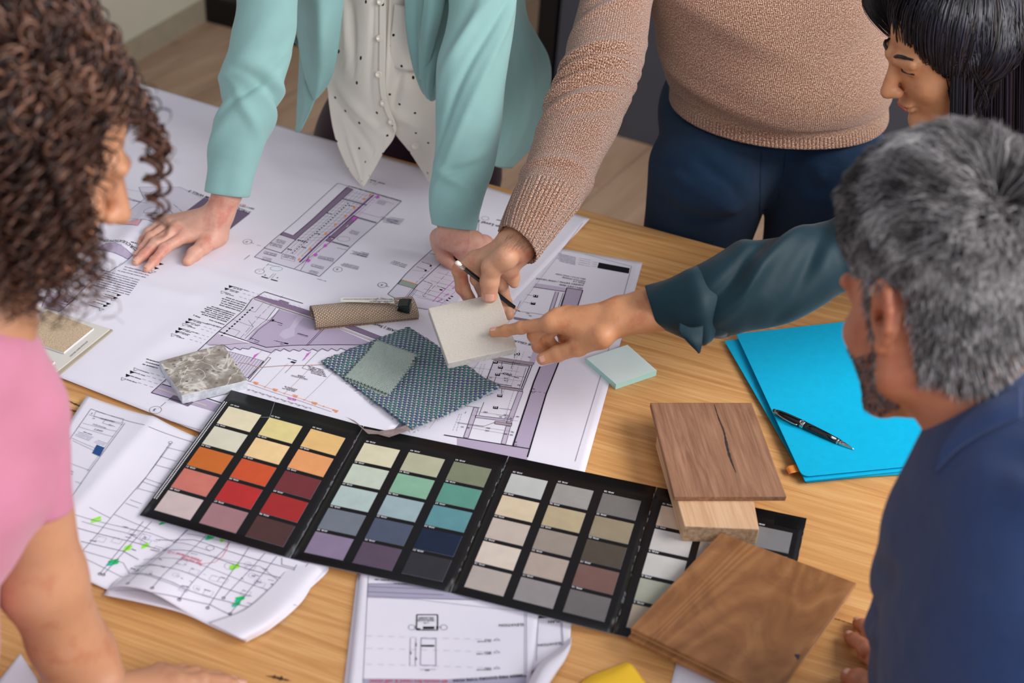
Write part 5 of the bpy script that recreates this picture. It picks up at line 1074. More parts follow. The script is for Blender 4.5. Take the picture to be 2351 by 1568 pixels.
def sphere_dirs(n, seed):
    rs = np.random.RandomState(seed); v = rs.normal(size=(n, 3)); return nrm(v)
GZ = lambda x, y, h: gz(x, y, h)
# ================================================================ person in the mint blazer
pb_ = thing('person', 'person in a mint blazer and dotted ivory shirt, both hands on the large plan', 'person', tuple(np.array([*D(940, 330, 2.86)[:2], 0])))
sd = SDF(); G_ = G
w = G(503, 492, .060); fing = [[G(428, 541, .028), G(378, 571, .024), G(354, 599, .013), G(337, 618, .0085)], [G(408, 526, .033), G(358, 557, .027), G(331, 585, .014), G(312, 602, .0085)],
    [G(390, 517, .030), G(347, 545, .025), G(328, 571, .013), G(314, 588, .008)], [G(375, 509, .024), G(342, 533, .020), G(328, 551, .011), G(319, 565, .0075)]]
th_ = [G(488, 548, .024), G(466, 567, .020), G(446, 583, .0145), G(431, 600, .0095)]
hand(sd, w, .02, fing, th_, palm=(.0155, .0105)); sd.cone(G(498, 490, .058), D(518, 446, 2.350), .0185, .020, .015).cone(D(518, 446, 2.350), D(528, 400, 2.35), .020, .021, .01); sd.cone(G(511, 490, .055), D(526, 446, 2.352), .0165, .019, .015); sd.ball(G(500, 541, .018), .0155, .012); sd.cone(G(505, 500, .045), G(502, 540, .022), .018, .015, .012)
NB = [(fing[i][3], fing[i][3]-fing[i][2], (0, 0, 1)) for i in range(4)]+[(th_[3], th_[3]-th_[2], nrm(np.array([0, 0, 1])+CD*.3))]
sd2 = SDF(); w = G(1042, 540, .078)
f2 = [[G(1062, 578, .034), G(1068, 598, .018), G(1066, 603, .009), G(1064, 594, .008)], [G(1082, 576, .036), G(1090, 600, .018), G(1088, 602, .010), G(1084, 594, .008)], [G(1100, 570, .034), G(1108, 594, .017), G(1106, 594, .009), G(1100, 588, .008)], [G(1115, 560, .030), G(1124, 582, .014), G(1122, 584, .009), G(1118, 578, .008)]]
t2 = [G(1010, 546, .045), G(1011, 563, .036), G(1020, 588, .022), G(1036, 607, .011)]
hand(sd2, w, .02, f2, t2, palm=(.018, .0125), tr=(.0150, .0140, .0125, .0100)); sd2.cone(w, D(1042, 519, 2.312), .024, .024, .015).cone(D(1042, 519, 2.312), D(1048, 470, 2.31), .024, .025, .01); sd2.cone(G(1020, 545, .06), G(1090, 556, .055), .017, .017, .014); sd2.ball(G(1105, 562, .03), .014, .012)
NB.append((t2[3], t2[3]-t2[2], nrm(np.array([0, 0, 1])+CR*.1)))
core = SDF(); 
core.cone(D(528, 400, 2.35), D(590, 140, 2.33), .021, .026, .01).cone(D(590, 140, 2.33), D(620, -180, 2.33), .026, .03, .02); core.cone(D(1048, 470, 2.31), D(1085, 190, 2.31), .024, .028, .01).cone(D(1085, 190, 2.31), D(1105, -180, 2.35), .028, .036, .02)
hip = D(935, 330, 2.86); ch_ = D(900, -160, 2.50); core.cone(hip+(0, .02, -.05), hip+(0, 0, .14), .12, .10, .03); core.cone(hip+(0, 0, .12), ch_, .09, .11, .05).cone(D(660, -200, 2.40), D(1100, -210, 2.44), .05, .05, .05)
hc_ = D(840, -470, 2.22); core.cone(ch_, D(870, -330, 2.34), .10, .06, .04)
P_, s_ = head(core, hc_, cv(-.10, .75, -.66), cv(0, -.66, -.75), .95, D(868, -320, 2.34), .045)
for sg in (-1, 1): core.cone(hip+(sg*.085, .02, -.06), np.array([hip[0]+sg*.09, hip[1]+.03, .10]), .085, .045, .04); core.cone(np.array([hip[0]+sg*.09, hip[1]+.06, .045]), np.array([hip[0]+sg*.10, hip[1]-.12, .035]), .04, .032, .02)
B = body('body', [(sd, .0016), (sd2, .0016), (core, .007)], sk_b, pb_)
for a, b, c in NB: nail(B, a, b, c, .0052, .0062, .0068)
dd = nrm(sphere_dirs(2200, 5)); f_, u_ = nrm(cv(-.10, .75, -.66)), nrm(cv(0, -.66, -.75)); dd = dd[(dd@f_ < .05) & (dd@u_ > -.6)]; root = hc_+dd*.104
cap = SDF(); cap.ell(hc_-f_*.014+u_*.022, [f_, np.cross(u_, f_), u_], (.096, .084, .094), .01); cap.ell(hc_+f_*.10-u_*.02, [f_, np.cross(u_, f_), u_], (.055, .09, .085), .015, True); body('hair_base', [(cap, .005)], hairmat('chestnut_base', (78, 48, 32)), pb_)
gp_ = np.stack([root+dd*.012*min(t*3, 1)+np.array([0, 0, -.26])*t*t+(dd-f_*.5)*.03*t for t in np.linspace(0, 1, 9)], 1); strands('hair', gp_, np.full(len(gp_), .0016), [hairmat('chestnut_hair', (86, 54, 36))], np.zeros(len(gp_)), pb_)
# trousers
sd = SDF(); sd.ell(hip+(0, .01, -.02), np.eye(3), (.185, .13, .16), .05); sd.cone(hip+(-.02, 0, .0), hip+(-.02, -.0, .12), .15, .12, .05)
for sg in (-1, 1): sd.cone(hip+(sg*.090, .01, -.08), np.array([hip[0]+sg*.095, hip[1]+.02, .48]), .102, .068, .035); sd.cone(np.array([hip[0]+sg*.095, hip[1]+.02, .48]), np.array([hip[0]+sg*.10, hip[1]+.03, .10]), .068, .055, .02)
body('trousers', [(sd, .008)], m_aub, pb_)
# blazer: one garment with its panels and sleeves as parts of its own
fl = folds([(.19, 3.1, .018, 1.1, .012, .01), (.235, 3.3, .014, .9, -.010, .02), (.205, .2, .012, 1.2, .007, -.03), (.225, .4, .010, 1.3, -.008, -.035), (.262, 0, .014, 1.2, .006, -.05), (.29, 2.6, .02, 1.2, .005, .05), (.12, 1.6, .03, .7, .004, .06), (.36, 1.6, .05, .4, -.003, 0), (.15, 1.0, .022, .5, -.005, .05), (.245, 1.4, .012, .8, .006, -.06), (.212, 1.6, .010, .9, -.007, .04)])
BZ = tube('blazer', [((528, -90), (694, -90), 2.27, .8), ((545, 0), (684, 0), 2.29, .8), ((532, 70), (678, 70), 2.30, .8), ((524, 115), (671, 108), 2.305, .8), ((512, 155), (667, 135), 2.31, .8), ((520, 188), (650, 190), 2.315, .8),
          ((502, 235), (642, 228), 2.32, .75), ((486, 300), (624, 290), 2.325, .75), ((479, 375), (594, 375), 2.335, .75), ((470, 437), (573, 452), 2.345, .75)], m_mint, pb_, 72, .004, lambda ph, s, P: fl(ph, s)+vnoise(P, 28, 1)*.0016)
fl = folds([(.13, 1.8, .02, .9, .008, .10), (.17, 1.5, .014, 1.0, -.008, .12), (.20, 1.2, .02, 1.0, .006, .14), (.35, 1.8, .008, .8, -.007, .02), (.367, 1.7, .010, 1.0, .007, -.02), (.33, 1.3, .012, .6, .005, .03), (.08, 1.6, .03, .6, .004, .2), (.255, 2.2, .03, .6, -.004, .06)])
tube('sleeve', [((1010, -90), (1182, -90), 2.31, .8), ((1030, 0), (1186, 0), 2.305, .8), ((1022, 70), (1180, 60), 2.30, .8), ((1003, 140), (1170, 140), 2.295, .8), ((1001, 210), (1158, 220), 2.295, .8), ((1000, 300), (1146, 310), 2.295, .8), ((996, 380), (1133, 390), 2.30, .78), ((987, 430), (1115, 440), 2.30, .78), ((986, 480), (1102, 482), 2.30, .78), ((990, 512), (1093, 526), 2.305, .78)], m_mint, BZ, 72, .004, lambda ph, s, P: fl(ph, s)+vnoise(P, 24, 2)*.0016)
sd = SDF(); yl, yr, ym = D(655, -170, 2.36), D(1105, -185, 2.41), D(880, -250, 2.44)
sd.cone(D(612, -75, 2.28), yl, .058, .066, .02).cone(D(1096, -75, 2.32), yr, .060, .070, .02).cone(yl, ym, .068, .085, .04).cone(yr, ym, .068, .085, .04).cone(ym, ch_+(0, .05, -.05), .085, .125, .04)
body('shoulder_yoke', [(sd, .006)], m_mint, BZ)
def fdisp(lines, nz=.0015, sc=26, seed=0):
    'soft folds along lines (u0,v0,u1,v1,width,amp) in patch space'
    def fn(u, v, P):
        o = vnoise(P, sc, seed)*nz
        for u0, v0, u1, v1, w_, am in lines:
            du, dv = u1-u0, v1-v0; t = np.clip(((u-u0)*du+(v-v0)*dv)/(du*du+dv*dv), 0, 1); o = o+am*np.exp(-(((u-u0-t*du)**2+(v-v0-t*dv)**2)/w_**2))*np.sin(np.pi*np.clip(t, .1, .9))
        return o
    return fn
patch('front_panel', [[(664, -70, 2.40), (728, -70, 2.35), (796, -70, 2.36)], [(671, 0, 2.42), (730, 0, 2.37), (789, 0, 2.38)], [(683, 80, 2.44), (733, 80, 2.39), (780, 80, 2.41)], [(694, 150, 2.45), (733, 150, 2.42), (769, 150, 2.43)], [(708, 198, 2.46), (729, 200, 2.44), (752, 194, 2.45)], [(719, 226, 2.46), (723, 229, 2.455), (730, 224, 2.455)]], m_mint, BZ, 70, 40, .003, fdisp([(0, .5, .8, .6, .12, .004), (.1, .15, .7, .3, .1, -.003)], seed=3))
patch('front_panel', [[(676, 60, 2.52), (690, 60, 2.48), (706, 60, 2.47)], [(688, 110, 2.52), (702, 120, 2.48), (720, 130, 2.47)], [(686, 180, 2.52), (704, 186, 2.48), (735, 200, 2.465)], [(682, 250, 2.52), (700, 246, 2.49), (722, 232, 2.47)], [(679, 304, 2.52), (684, 303, 2.51), (690, 298, 2.50)]], m_mint, BZ, 50, 30, .003, fdisp([(0, .5, .9, .5, .15, .004)], seed=4))
patch('front_panel', [[(920, -70, 2.36), (990, -70, 2.34), (1082, -70, 2.36)], [(929, 0, 2.38), (985, 0, 2.355), (1065, 0, 2.36)], [(934, 70, 2.40), (980, 72, 2.37), (1044, 70, 2.375)], [(945, 135, 2.42), (978, 140, 2.385), (1020, 140, 2.38)], [(957, 180, 2.44), (980, 188, 2.395), (1008, 185, 2.385)], [(970, 212, 2.45), (986, 222, 2.41), (1006, 215, 2.39)], [(984, 224, 2.45), (994, 229, 2.44), (1006, 226, 2.42)]], m_mint, BZ, 80, 50, .003, fdisp([(0, .55, .85, .35, .10, .007), (0, .25, .8, .2, .09, -.005), (.5, .75, 1, .5, .08, .006), (.2, .85, .8, .8, .07, -.005)], seed=5))
patch('lapel', [[(968, -70, 2.33), (992, -70, 2.325), (1032, -70, 2.335)], [(974, 0, 2.345), (992, 0, 2.335), (1022, 0, 2.345)], [(966, 70, 2.365), (982, 75, 2.350), (1006, 72, 2.36)], [(964, 130, 2.39), (974, 132, 2.375), (990, 130, 2.375)], [(962, 180, 2.41), (968, 186, 2.40), (975, 180, 2.40)]], m_mint, BZ, 50, 16, .003, fdisp([], .0008, 30, 6))
patch('back_panel', [[(1120, -70, 2.46), (1165, -70, 2.50), (1205, -70, 2.58)], [(1125, 0, 2.48), (1175, 5, 2.52), (1207, 30, 2.60)], [(1125, 70, 2.50), (1190, 72, 2.54), (1230, 82, 2.63)], [(1125, 140, 2.52), (1205, 140, 2.56), (1257, 134, 2.64)], [(1122, 200, 2.54), (1205, 200, 2.58), (1264, 186, 2.65)], [(1115, 270, 2.55), (1190, 275, 2.60), (1248, 268, 2.66)], [(1110, 335, 2.56), (1165, 338, 2.60), (1222, 332, 2.66)], [(1112, 368, 2.56), (1140, 383, 2.60), (1174, 386, 2.64)]], m_mint, BZ, 80, 50, .003, fdisp([(.1, .5, .9, .7, .08, .006), (.4, .3, 1, .35, .06, -.006), (0, .8, .6, .95, .07, .004)], .002, 22, 7))
patch('back_panel', [[(560, -90, 2.50), (800, -110, 2.66), (1160, -90, 2.52)], [(600, 20, 2.60), (840, 20, 2.88), (1160, 20, 2.62)], [(690, 110, 2.74), (880, 120, 3.04), (1170, 130, 2.76)], [(730, 170, 2.84), (900, 200, 3.08), (1180, 200, 2.82)]], m_mint, BZ, 40, 40, .003, fdisp([], .003, 16, 8))
SH = patch('shirt', [[(745, -70, 2.46), (830, -70, 2.41), (884, -70, 2.405)], [(757, 0, 2.49), (835, 0, 2.43), (882, 0, 2.425)], [(758, 100, 2.52), (830, 100, 2.465), (881, 100, 2.46)], [(751, 185, 2.55), (822, 190, 2.50), (878, 196, 2.49)], [(757, 250, 2.57), (825, 252, 2.525), (887, 250, 2.515)], [(771, 318, 2.575), (835, 312, 2.54), (907, 306, 2.53)], [(792, 372, 2.575), (838, 366, 2.55), (880, 352, 2.54)], [(812, 405, 2.57), (835, 402, 2.555), (860, 388, 2.55)], [(829, 426, 2.56), (833, 429, 2.555), (838, 424, 2.555)]], m_shirt, pb_, 110, 60, .0014,
     fdisp([(.35, .05, .65, .9, .035, .007), (.42, 0, .72, .7, .03, -.005), (.12, .25, .32, .42, .04, -.009), (.05, .15, .3, .3, .05, .006), (.0, .7, .5, .75, .06, -.004), (.55, .2, .9, .35, .05, .004)], .0022, 24, 9))
patch('shirt_front', [[(879, -70, 2.41), (940, -70, 2.41), (1000, -70, 2.45)], [(879, 0, 2.43), (940, 0, 2.43), (1010, 0, 2.47)], [(878, 100, 2.465), (945, 100, 2.465), (1030, 100, 2.50)], [(876, 196, 2.495), (950, 195, 2.495), (1035, 195, 2.52)], [(884, 250, 2.52), (955, 250, 2.52), (1040, 240, 2.53)], [(905, 304, 2.54), (965, 300, 2.53), (1040, 285, 2.53)], [(942, 352, 2.555), (985, 342, 2.54), (1040, 325, 2.535)], [(984, 418, 2.56), (1002, 400, 2.55), (1040, 372, 2.54)]], m_shirt, SH, 100, 50, .0014, fdisp([(.0, .2, .45, .05, .03, .006), (.6, .0, .68, .6, .04, .007), (.3, .4, .6, .1, .04, -.005), (.15, .6, .5, .7, .05, .004)], .0022, 24, 10))
patch('chest_pocket', [[(905, 10, 2.425), (930, 14, 2.42), (965, 20, 2.43)], [(900, 60, 2.445), (930, 62, 2.437), (965, 66, 2.445)], [(894, 110, 2.465), (930, 112, 2.46), (962, 114, 2.465)], [(902, 156, 2.48), (930, 162, 2.475), (958, 164, 2.48)]], m_shirt, SH, 20, 16, .001)
patch('placket', [[(870, -70, 2.400), (886, -70, 2.400)], [(871, 0, 2.420), (886, 0, 2.420)], [(870, 100, 2.455), (886, 100, 2.455)], [(870, 190, 2.485), (884, 192, 2.486)], [(880, 245, 2.508), (893, 245, 2.510)], [(898, 285, 2.522), (908, 282, 2.524)], [(906, 304, 2.527), (910, 303, 2.527)]], m_shirt, SH, 80, 6, .0012)
m_btn = plain('pearl_button', (226, 218, 200), .25, .5, coat=.5)
for x, y, d in ((873, 4, 2.414), (871, 88, 2.446), (869, 171, 2.474), (880, 237, 2.500), (898, 280, 2.514), (952, 336, 2.53)):
    ax = -nrm(ray(x, y)); mb = MB(); mb.lathe(D(x, y, d), ax, [(0, .0058), (.0014, .0060), (.002, .0052), (.0014, .0040), (.0012, .0008)], 20); mb.build('button', m_btn, SH, True)
# ================================================================ person in the brown sweater
HW = D(1788, 222, 2.55)
pc_ = thing('person', 'person in a heathered brown knit sweater and petrol trousers holding up the stone tile', 'person', (HW[0], HW[1], 0))
sd = SDF(); w = G(1186, 562, .192)
e_un = lambda px, dz: None
fing = [[G(1092, 598, .156), G(1055, 620, .136), G(1062, 660, .105), G(1084, 697, .074)], [G(1112, 602, .158), G(1098, 640, .128), G(1115, 680, .084), G(1150, 712, .070)], [G(1132, 604, .156), G(1150, 650, .120), G(1160, 696, .076), G(1168, 722, .066)], [G(1150, 606, .154), G(1168, 628, .138), G(1178, 640, .134), G(1180, 650, .128)]]
th_ = [G(1160, 592, .190), G(1130, 614, .172), G(1124, 646, .150), G(1124, 678, .1270)]
hand(sd, w, .02, fing, th_, fr=(.0120, .0112, .0105, .0092), tr=(.0165, .0150, .0134, .0120), palm=(.0205, .0130)); sd.ball(G(1168, 612, .158), .0165, .018)
sd.cone(G(1180, 556, .195), G(1232, 480, .235), .0235, .026, .015); sd.cone(G(1196, 570, .185), G(1250, 495, .225), .0215, .025, .015)
NC = [(th_[3], th_[3]-th_[2], nrm(-CF+np.array([0, 0, .35]))), (fing[3][3], fing[3][3]-fing[3][1], -CF), (fing[2][3], fing[2][3]-fing[2][2], CR)]
core = SDF(); el_, sh_ = D(1340, 265, 2.24), D(1425, -120, 2.42)
core.cone(G(1240, 490, .23), el_+CF*.01, .025, .034, .01).cone(el_+CF*.01, sh_, .034, .038, .02).cone(D(2062, 150, 2.66), D(2050, -100, 2.55), .024, .028, .02)
chst = D(1720, -200, 2.44); core.cone(HW+(0, .04, -.02), HW+(0, .02, .10), .13, .13, .04).cone(HW+(0, .02, .1), chst, .13, .12, .05).cone(D(1500, -210, 2.48), D(1950, -210, 2.52), .055, .055, .05).cone(chst, D(1690, -380, 2.36), .10, .055, .04)
hd_ = D(1640, -540, 2.26); head(core, hd_, cv(-.3, .7, -.64), cv(0, -.66, -.75), 1.02, D(1690, -370, 2.38), .055)
for sg in (-1, 1): core.cone(HW+(sg*.10, .05, -.12), np.array([HW[0]+sg*.11, HW[1]+.06, .10]), .08, .05, .04); core.cone(np.array([HW[0]+sg*.11, HW[1]+.10, .045]), np.array([HW[0]+sg*.12, HW[1]-.10, .035]), .042, .034, .02)
B = body('body', [(sd, .0016), (core, .007)], sk_c, pc_)
nail(B, *NC[0], .0084, .0090, .0118); nail(B, *NC[1], .0056, .006, .0078); nail(B, *NC[2], .0056, .006, .008)
mb = MB(); random.seed(11)
for i in range(70):     # fine dark hairs on the back of the wrist
    p = G(1165+random.random()*60, 535+random.random()*30, .222+random.random()*.004); q_ = cv(-.003-random.random()*.006, .004+random.random()*.006, -.001); mb.wire([p, p+q_*.5+cv(0, 0, -.0015), p+q_], .00011, 3)
mb.build('wrist_hair', hairmat('dark_body_hair', (70, 48, 36)), B)
dd = sphere_dirs(2600, 6); f_, u_ = nrm(cv(-.3, .7, -.64)), nrm(cv(0, -.66, -.75)); dd = dd[(dd@f_ < .42) & (dd@u_ > -.45)]; root = hd_+dd*.10
cap = SDF(); cap.ell(hd_-f_*.014+u_*.024, [f_, np.cross(u_, f_), u_], (.102, .085, .098), .01); cap.ell(hd_+f_*.11-u_*.02, [f_, np.cross(u_, f_), u_], (.055, .09, .085), .015, True); body('hair_base', [(cap, .005)], hairmat('brown_base', (60, 42, 30)), pc_)
gp_ = np.stack([root+dd*.012*t+(u_*-.4+f_*.2)*.02*t*t for t in np.linspace(0, 1, 5)], 1); strands('hair', gp_, np.full(len(gp_), .0022), [hairmat('brown_hair', (70, 48, 34))], np.zeros(len(gp_)), pc_)
# trousers
TR = SDF(); hp = D(1765, 300, 2.60); TR.ell(hp+(0, .02, .02), np.eye(3), (.205, .155, .16), .04)
for sg, cx_ in ((-1, 1608), (1, 1905)):
    k = D(cx_, 470, 2.585); TR.cone(k+(sg*-.01, .01, .06), np.array([k[0]+sg*.005, k[1]+.02, .45]), .112, .078, .016 if sg > 0 else .03); TR.cone(np.array([k[0]+sg*.005, k[1]+.02, .45]), np.array([k[0]+sg*.01, k[1]+.03, .09]), .078, .062, .02)
o = body('trousers', [(TR, .006)], m_chino, pc_)
v = np.array([q.co[:] for q in o.data.vertices]); nn = np.array([q.normal[:] for q in o.data.vertices])
for a, b, wd_, am in ((D(1700, 490, 2.47), D(1490, 370, 2.47), .012, .006), (D(1730, 470, 2.46), D(1560, 330, 2.44), .012, -.006), (D(1735, 500, 2.47), D(1500, 440, 2.49), .012, .006), (D(1760, 420, 2.44), D(1900, 330, 2.46), .016, .006), (D(1770, 470, 2.45), D(1920, 420, 2.47), .014, -.006), (D(1480, 380, 2.52), D(1560, 385, 2.45), .012, -.006), (D(1735, 520, 2.48), D(1520, 490, 2.50), .010, -.005), (D(1830, 430, 2.44), D(1880, 400, 2.45), .012, .008), (D(1490, 290, 2.5), D(1640, 330, 2.42), .012, .006)):
    d_ = b-a; t = np.clip(((v-a)@d_)/(d_@d_), 0, 1); r2 = ((v-a-t[:, None]*d_)**2).sum(1); v += nn*(am*np.exp(-r2/wd_**2))[:, None]
v += nn*(vnoise(v, 22, 3)*.0022)[:, None]; o.data.vertices.foreach_set('co', v.astype(np.float32).ravel()); TRO = o; TRO.data.update()
def on_surf(o_, px, py, off=.0015):
    'the point of a mesh that the pixel sees'
    dg = bpy.context.evaluated_depsgraph_get(); off_o = np.array(o_.matrix_world.translation) if False else np.zeros(3)
    loc = np.array(o_.parent.location)+np.array(o_.location) if o_.parent else np.zeros(3)
    ok, hit, nrm_, _ = o_.ray_cast(Vector(CAM-loc), Vector(nrm(ray(px, py)))); return (np.array(hit)+loc+nrm(-ray(px, py))*off) if ok else None
bpy.context.view_layer.update()
def seam(nm, pts, r, mat, par, o_=None, off=.0006):
    P = [on_surf(o_ or TRO, x, y, off) for x, y in pts]; P = [p for p in P if p is not None]
    if len(P) < 2: print('seam missed', nm, pts[0]); return
    mb = MB(); mb.wire(catmull(P, 24), r, 5); mb.build(nm, mat, par, True)
m_seam = plain('dark_stitching', (14, 40, 66), .8)
seam('fly_seam', [(1748, 352), (1746, 390), (1745, 430), (1744, 470), (1744, 498)], .0016, m_seam, TRO, off=.0); seam('fly_stitching', [(1802, 352), (1800, 400), (1790, 450), (1762, 480), (1748, 484)], .0010, m_seam, TRO, off=.0); seam('pocket_seam', [(1524, 215), (1500, 262), (1486, 300), (1492, 325)], .0016, m_seam, TRO, off=.0)
# sweater
ang = math.radians(9); ax_ = np.array([math.cos(ang), math.sin(ang), 0]); bx_ = np.array([math.sin(ang), -math.cos(ang), 0])
fl = folds([(.10, 1.5, .05, .9, .006, 0), (.16, .9, .018, .7, -.006, -.05), (.22, 2.3, .02, .8, .006, .08), (.30, 1.2, .03, .8, .007, -.12), (.36, 1.9, .03, .9, -.006, .1), (.03, 2.2, .022, .8, -.007, .04), (.05, .7, .02, .8, -.006, -.04), (.075, 2.5, .016, .7, .008, .05), (.42, .7, .03, .5, .006, -.1), (.12, 2.75, .05, .35, .010, 0), (.26, 1.6, .05, .5, -.005, .05)])
secs = []
for (x, y, d, hw, b, dz) in ((1700, -420, 2.40, .08, .08, 0), (1715, -330, 2.42, .15, .11, 0), (1730, -210, 2.44, .225, .145, 0), (1745, -60, 2.46, .218, .165, 0), (1768, 60, 2.50, .205, .175, 0), (1780, 130, 2.52, .207, .182, 0), (1787, 165, 2.535, .210, .187, 0), (1788, 192, 2.545, .205, .182, 0), (1788, 210, 2.55, .199, .172, 0), (1788, 242, 2.556, .200, .174, 0)):
    secs.append((D(x, y, d), ax_*hw, bx_*b))
def swr(ph, s, P):
    smax = s.max(); o = fl(ph, smax-s)+vnoise(P, 17, 5)*.003
    return o
def ribz(s, L): return 0
SW_ = tube('sweater', secs, m_knit, pc_, 110, .006, swr, True, True)
z_ = np.array([q.co[:] for q in SW_.data.vertices])
# ribbed hem as the last few centimetres of the garment: own rib material
SW_.data.materials.append(m_rib); L_ = len(SW_.data.polygons)//110; mi_ = np.zeros(len(SW_.data.polygons), np.int32)
R0 = L_-3-7; mi_[R0*110:] = 1; SW_.data.polygons.foreach_set('material_index', mi_)
fl2 = folds([(.262, 2.4, .009, 1.7, .008, .014), (.281, 2.5, .007, 1.7, -.008, .014), (.297, 2.4, .008, 1.9, .0095, .016), (.315, 2.3, .007, 1.8, -.009, .018), (.331, 2.4, .008, 1.9, .0095, .018), (.349, 2.1, .007, 1.6, -.007, .022), (.363, 1.6, .008, 1.3, .006, .03), (.385, 1.0, .009, 1.0, -.004, .035), (.12, 1.4, .018, 1.3, -.006, .04), (.15, 1.6, .015, 1.2, .006, .04), (.505, 1.5, .012, 2.6, .006, .0), (.22, .8, .012, 1.0, .004, .035)])
tube('sleeve', [((1352, -120), (1520, -110), 2.40, .85), ((1332, 0), (1495, 20), 2.36, .85), ((1306, 90), (1484, 110), 2.32, .85), ((1288, 165), (1468, 185), 2.28, .85), ((1268, 220), (1445, 245), 2.25, .85), ((1240, 280), (1418, 300), 2.22, .85), ((1218, 340), (1392, 350), 2.19, .85), ((1198, 400), (1358, 420), 2.155, .85), ((1184, 430), (1338, 460), 2.135, .85), ((1176, 444), (1322, 482), 2.12, .85), ((1166, 470), (1300, 510), 2.105, .85), ((1156, 498), (1268, 552), 2.09, .85), ((1148, 524), (1228, 600), 2.075, .90)], m_knit, SW_, 90, .0035,
     lambda ph, s, P: fl2(ph, s)+vnoise(P, 26, 6)*.0016+np.where(s > .545, .0011*np.sin(ph*30), 0), mats=[m_knit, m_rib], fmf=lambda s, L: 1 if s > .545 else 0)
sd = SDF(); y1, y2, ym = D(1440, -190, 2.44), D(2010, -190, 2.50), D(1710, -300, 2.42)
sd.cone(D(1432, -95, 2.39), y1, .078, .082, .02).cone(D(2050, -110, 2.50), y2, .070, .080, .02).cone(D(1715, -250, 2.41), D(1700, -370, 2.39), .130, .095, .04).cone(y1, ym, .082, .098, .05).cone(y2, ym, .080, .098, .05)
body('shoulder_yoke', [(sd, .006)], fabric('heather_wool', (170, 126, 102), b=.6), SW_)
tube('sleeve', [((1985, -140), (2130, -120), 2.50, .85), ((2010, -40), (2128, -20), 2.56, .85), ((2022, 60), (2112, 70), 2.62, .85), ((2030, 140), (2098, 150), 2.66, .85), ((2036, 180), (2090, 184), 2.68, .85)], m_knit, SW_, 60, .006, lambda ph, s, P: vnoise(P, 20, 7)*.003)
# ================================================================ person in teal with long black hair
HD = D(2182, 92, 1.98); fD = cv(-.90, .42, .10); uD = cv(.36, -.80, -.42)
pd0 = np.array([1.05, 1.88, 0])
pt = thing('person', 'person with long straight black hair and a dark teal shirt pointing at the tile', 'person', tuple(pd0))
sd = SDF(); w = G(1414, 728, .166)
fing = [[G(1264, 742, .148), G(1197, 752, .126), G(1162, 759, .1105), G(1134, 763, .1015)], [G(1280, 730, .150), G(1226, 770, .112), G(1236, 796, .092), G(1254, 806, .088)], [G(1302, 724, .148), G(1256, 772, .106), G(1268, 794, .090), G(1284, 800, .090)], [G(1324, 724, .140), G(1290, 764, .104), G(1294, 780, .092), G(1304, 788, .092)]]
th_ = [G(1380, 772, .150), G(1328, 797, .126), G(1280, 812, .109), G(1246, 824, .099)]
hand(sd, w, .02, fing, th_, fr=(.0104, .0090, .0083, .0073), tr=(.0165, .0125, .0112, .0090), palm=(.0175, .0125)); sd.ball(G(1345, 758, .142), .0215, .016); sd.ball(G(1370, 745, .150), .020, .016)
sd.cone(G(1414, 716, .168), G(1510, 690, .188), .0195, .023, .012); sd.cone(G(1410, 745, .160), G(1515, 725, .180), .0185, .022, .012); sd.ball(G(1420, 699, .172), .0115, .010)
ND = [(fing[0][3], fing[0][3]-fing[0][2], nrm(-CF*.8+CD*-.75)), (th_[3], th_[3]-th_[2], nrm(-CF+CR*-.2)), (fing[1][3], fing[1][3]-fing[1][2], nrm(CD-CR*.5))]
core = SDF(); core.cone(G(1515, 708, .185), D(1760, 640, 2.0), .024, .034, .01).cone(D(1760, 640, 2.0), D(2120, 520, 2.06), .034, .05, .02)
nk = D(2300, 300, 2.17); core.cone(D(2120, 520, 2.06), nk+(0, .03, -.06), .05, .06, .03).cone(nk+(.02, .0, -.06), np.array([1.02, 1.88, .95]), .08, .10, .05).cone(np.array([1.02, 1.88, .95]), np.array([1.05, 1.88, .85]), .10, .11, .05).cone(nk+(.05, .1, -.10), D(2480, 560, 2.22), .045, .035, .03).cone(D(2480, 560, 2.22), D(2500, 900, 2.28), .035, .024, .02)
for sg in (-1, 1): core.cone(np.array([1.06, 1.88+sg*.08, .86]), np.array([1.13, 1.88+sg*.09, .10]), .06, .04, .04); core.cone(np.array([1.14, 1.88+sg*.09, .045]), np.array([1.02, 1.88+sg*.10, .035]), .04, .032, .02)
hs = SDF(); PH, sH = head(hs, HD, fD, uD, .92, nk, .045, True)
B = body('body', [(sd, .0016), (hs, .0028), (core, .008)], sk_d, pt)
nail(B, *ND[0], .0052, .0058, .0073); nail(B, *ND[1], .0060, .0070, .0088); nail(B, *ND[2], .005, .0055, .0066)
m_dark = hairmat('black_hair', (20, 17, 22), .38, .5); m_dark2 = hairmat('blue_black_hair', (38, 36, 50), .3, .7); m_db = hairmat('brown_black_hair', (46, 32, 26), .4)
for sg in (-1, 1):
    mb = MB(); P = catmull([PH(.090, sg*.014, .022), PH(.087, sg*.030, .028), PH(.074, sg*.048, .022)], 16); mb.wire(P, .002, 5, 0, [.0026]*12+[.0018]*4); mb.build('eyebrow', m_dark, B, True)
    mb = MB(); P = catmull([PH(.086, sg*.017, .000), PH(.0885, sg*.030, .0015), PH(.078, sg*.045, -.003)], 16); mb.wire(P, .0012, 5); mb.build('eyelashes', m_dark, B, True)
mb = MB(); P = [PH(.0985, y, -.0685+abs(y)*.05) for y in np.linspace(-.018, .018, 9)]; mb.wire(P, .0028, 6, 0, [.0008, .002, .0028, .003, .003, .003, .0028, .002, .0008]); mb.build('lips', plain('lip_rose', (182, 96, 84), .4), B, True)
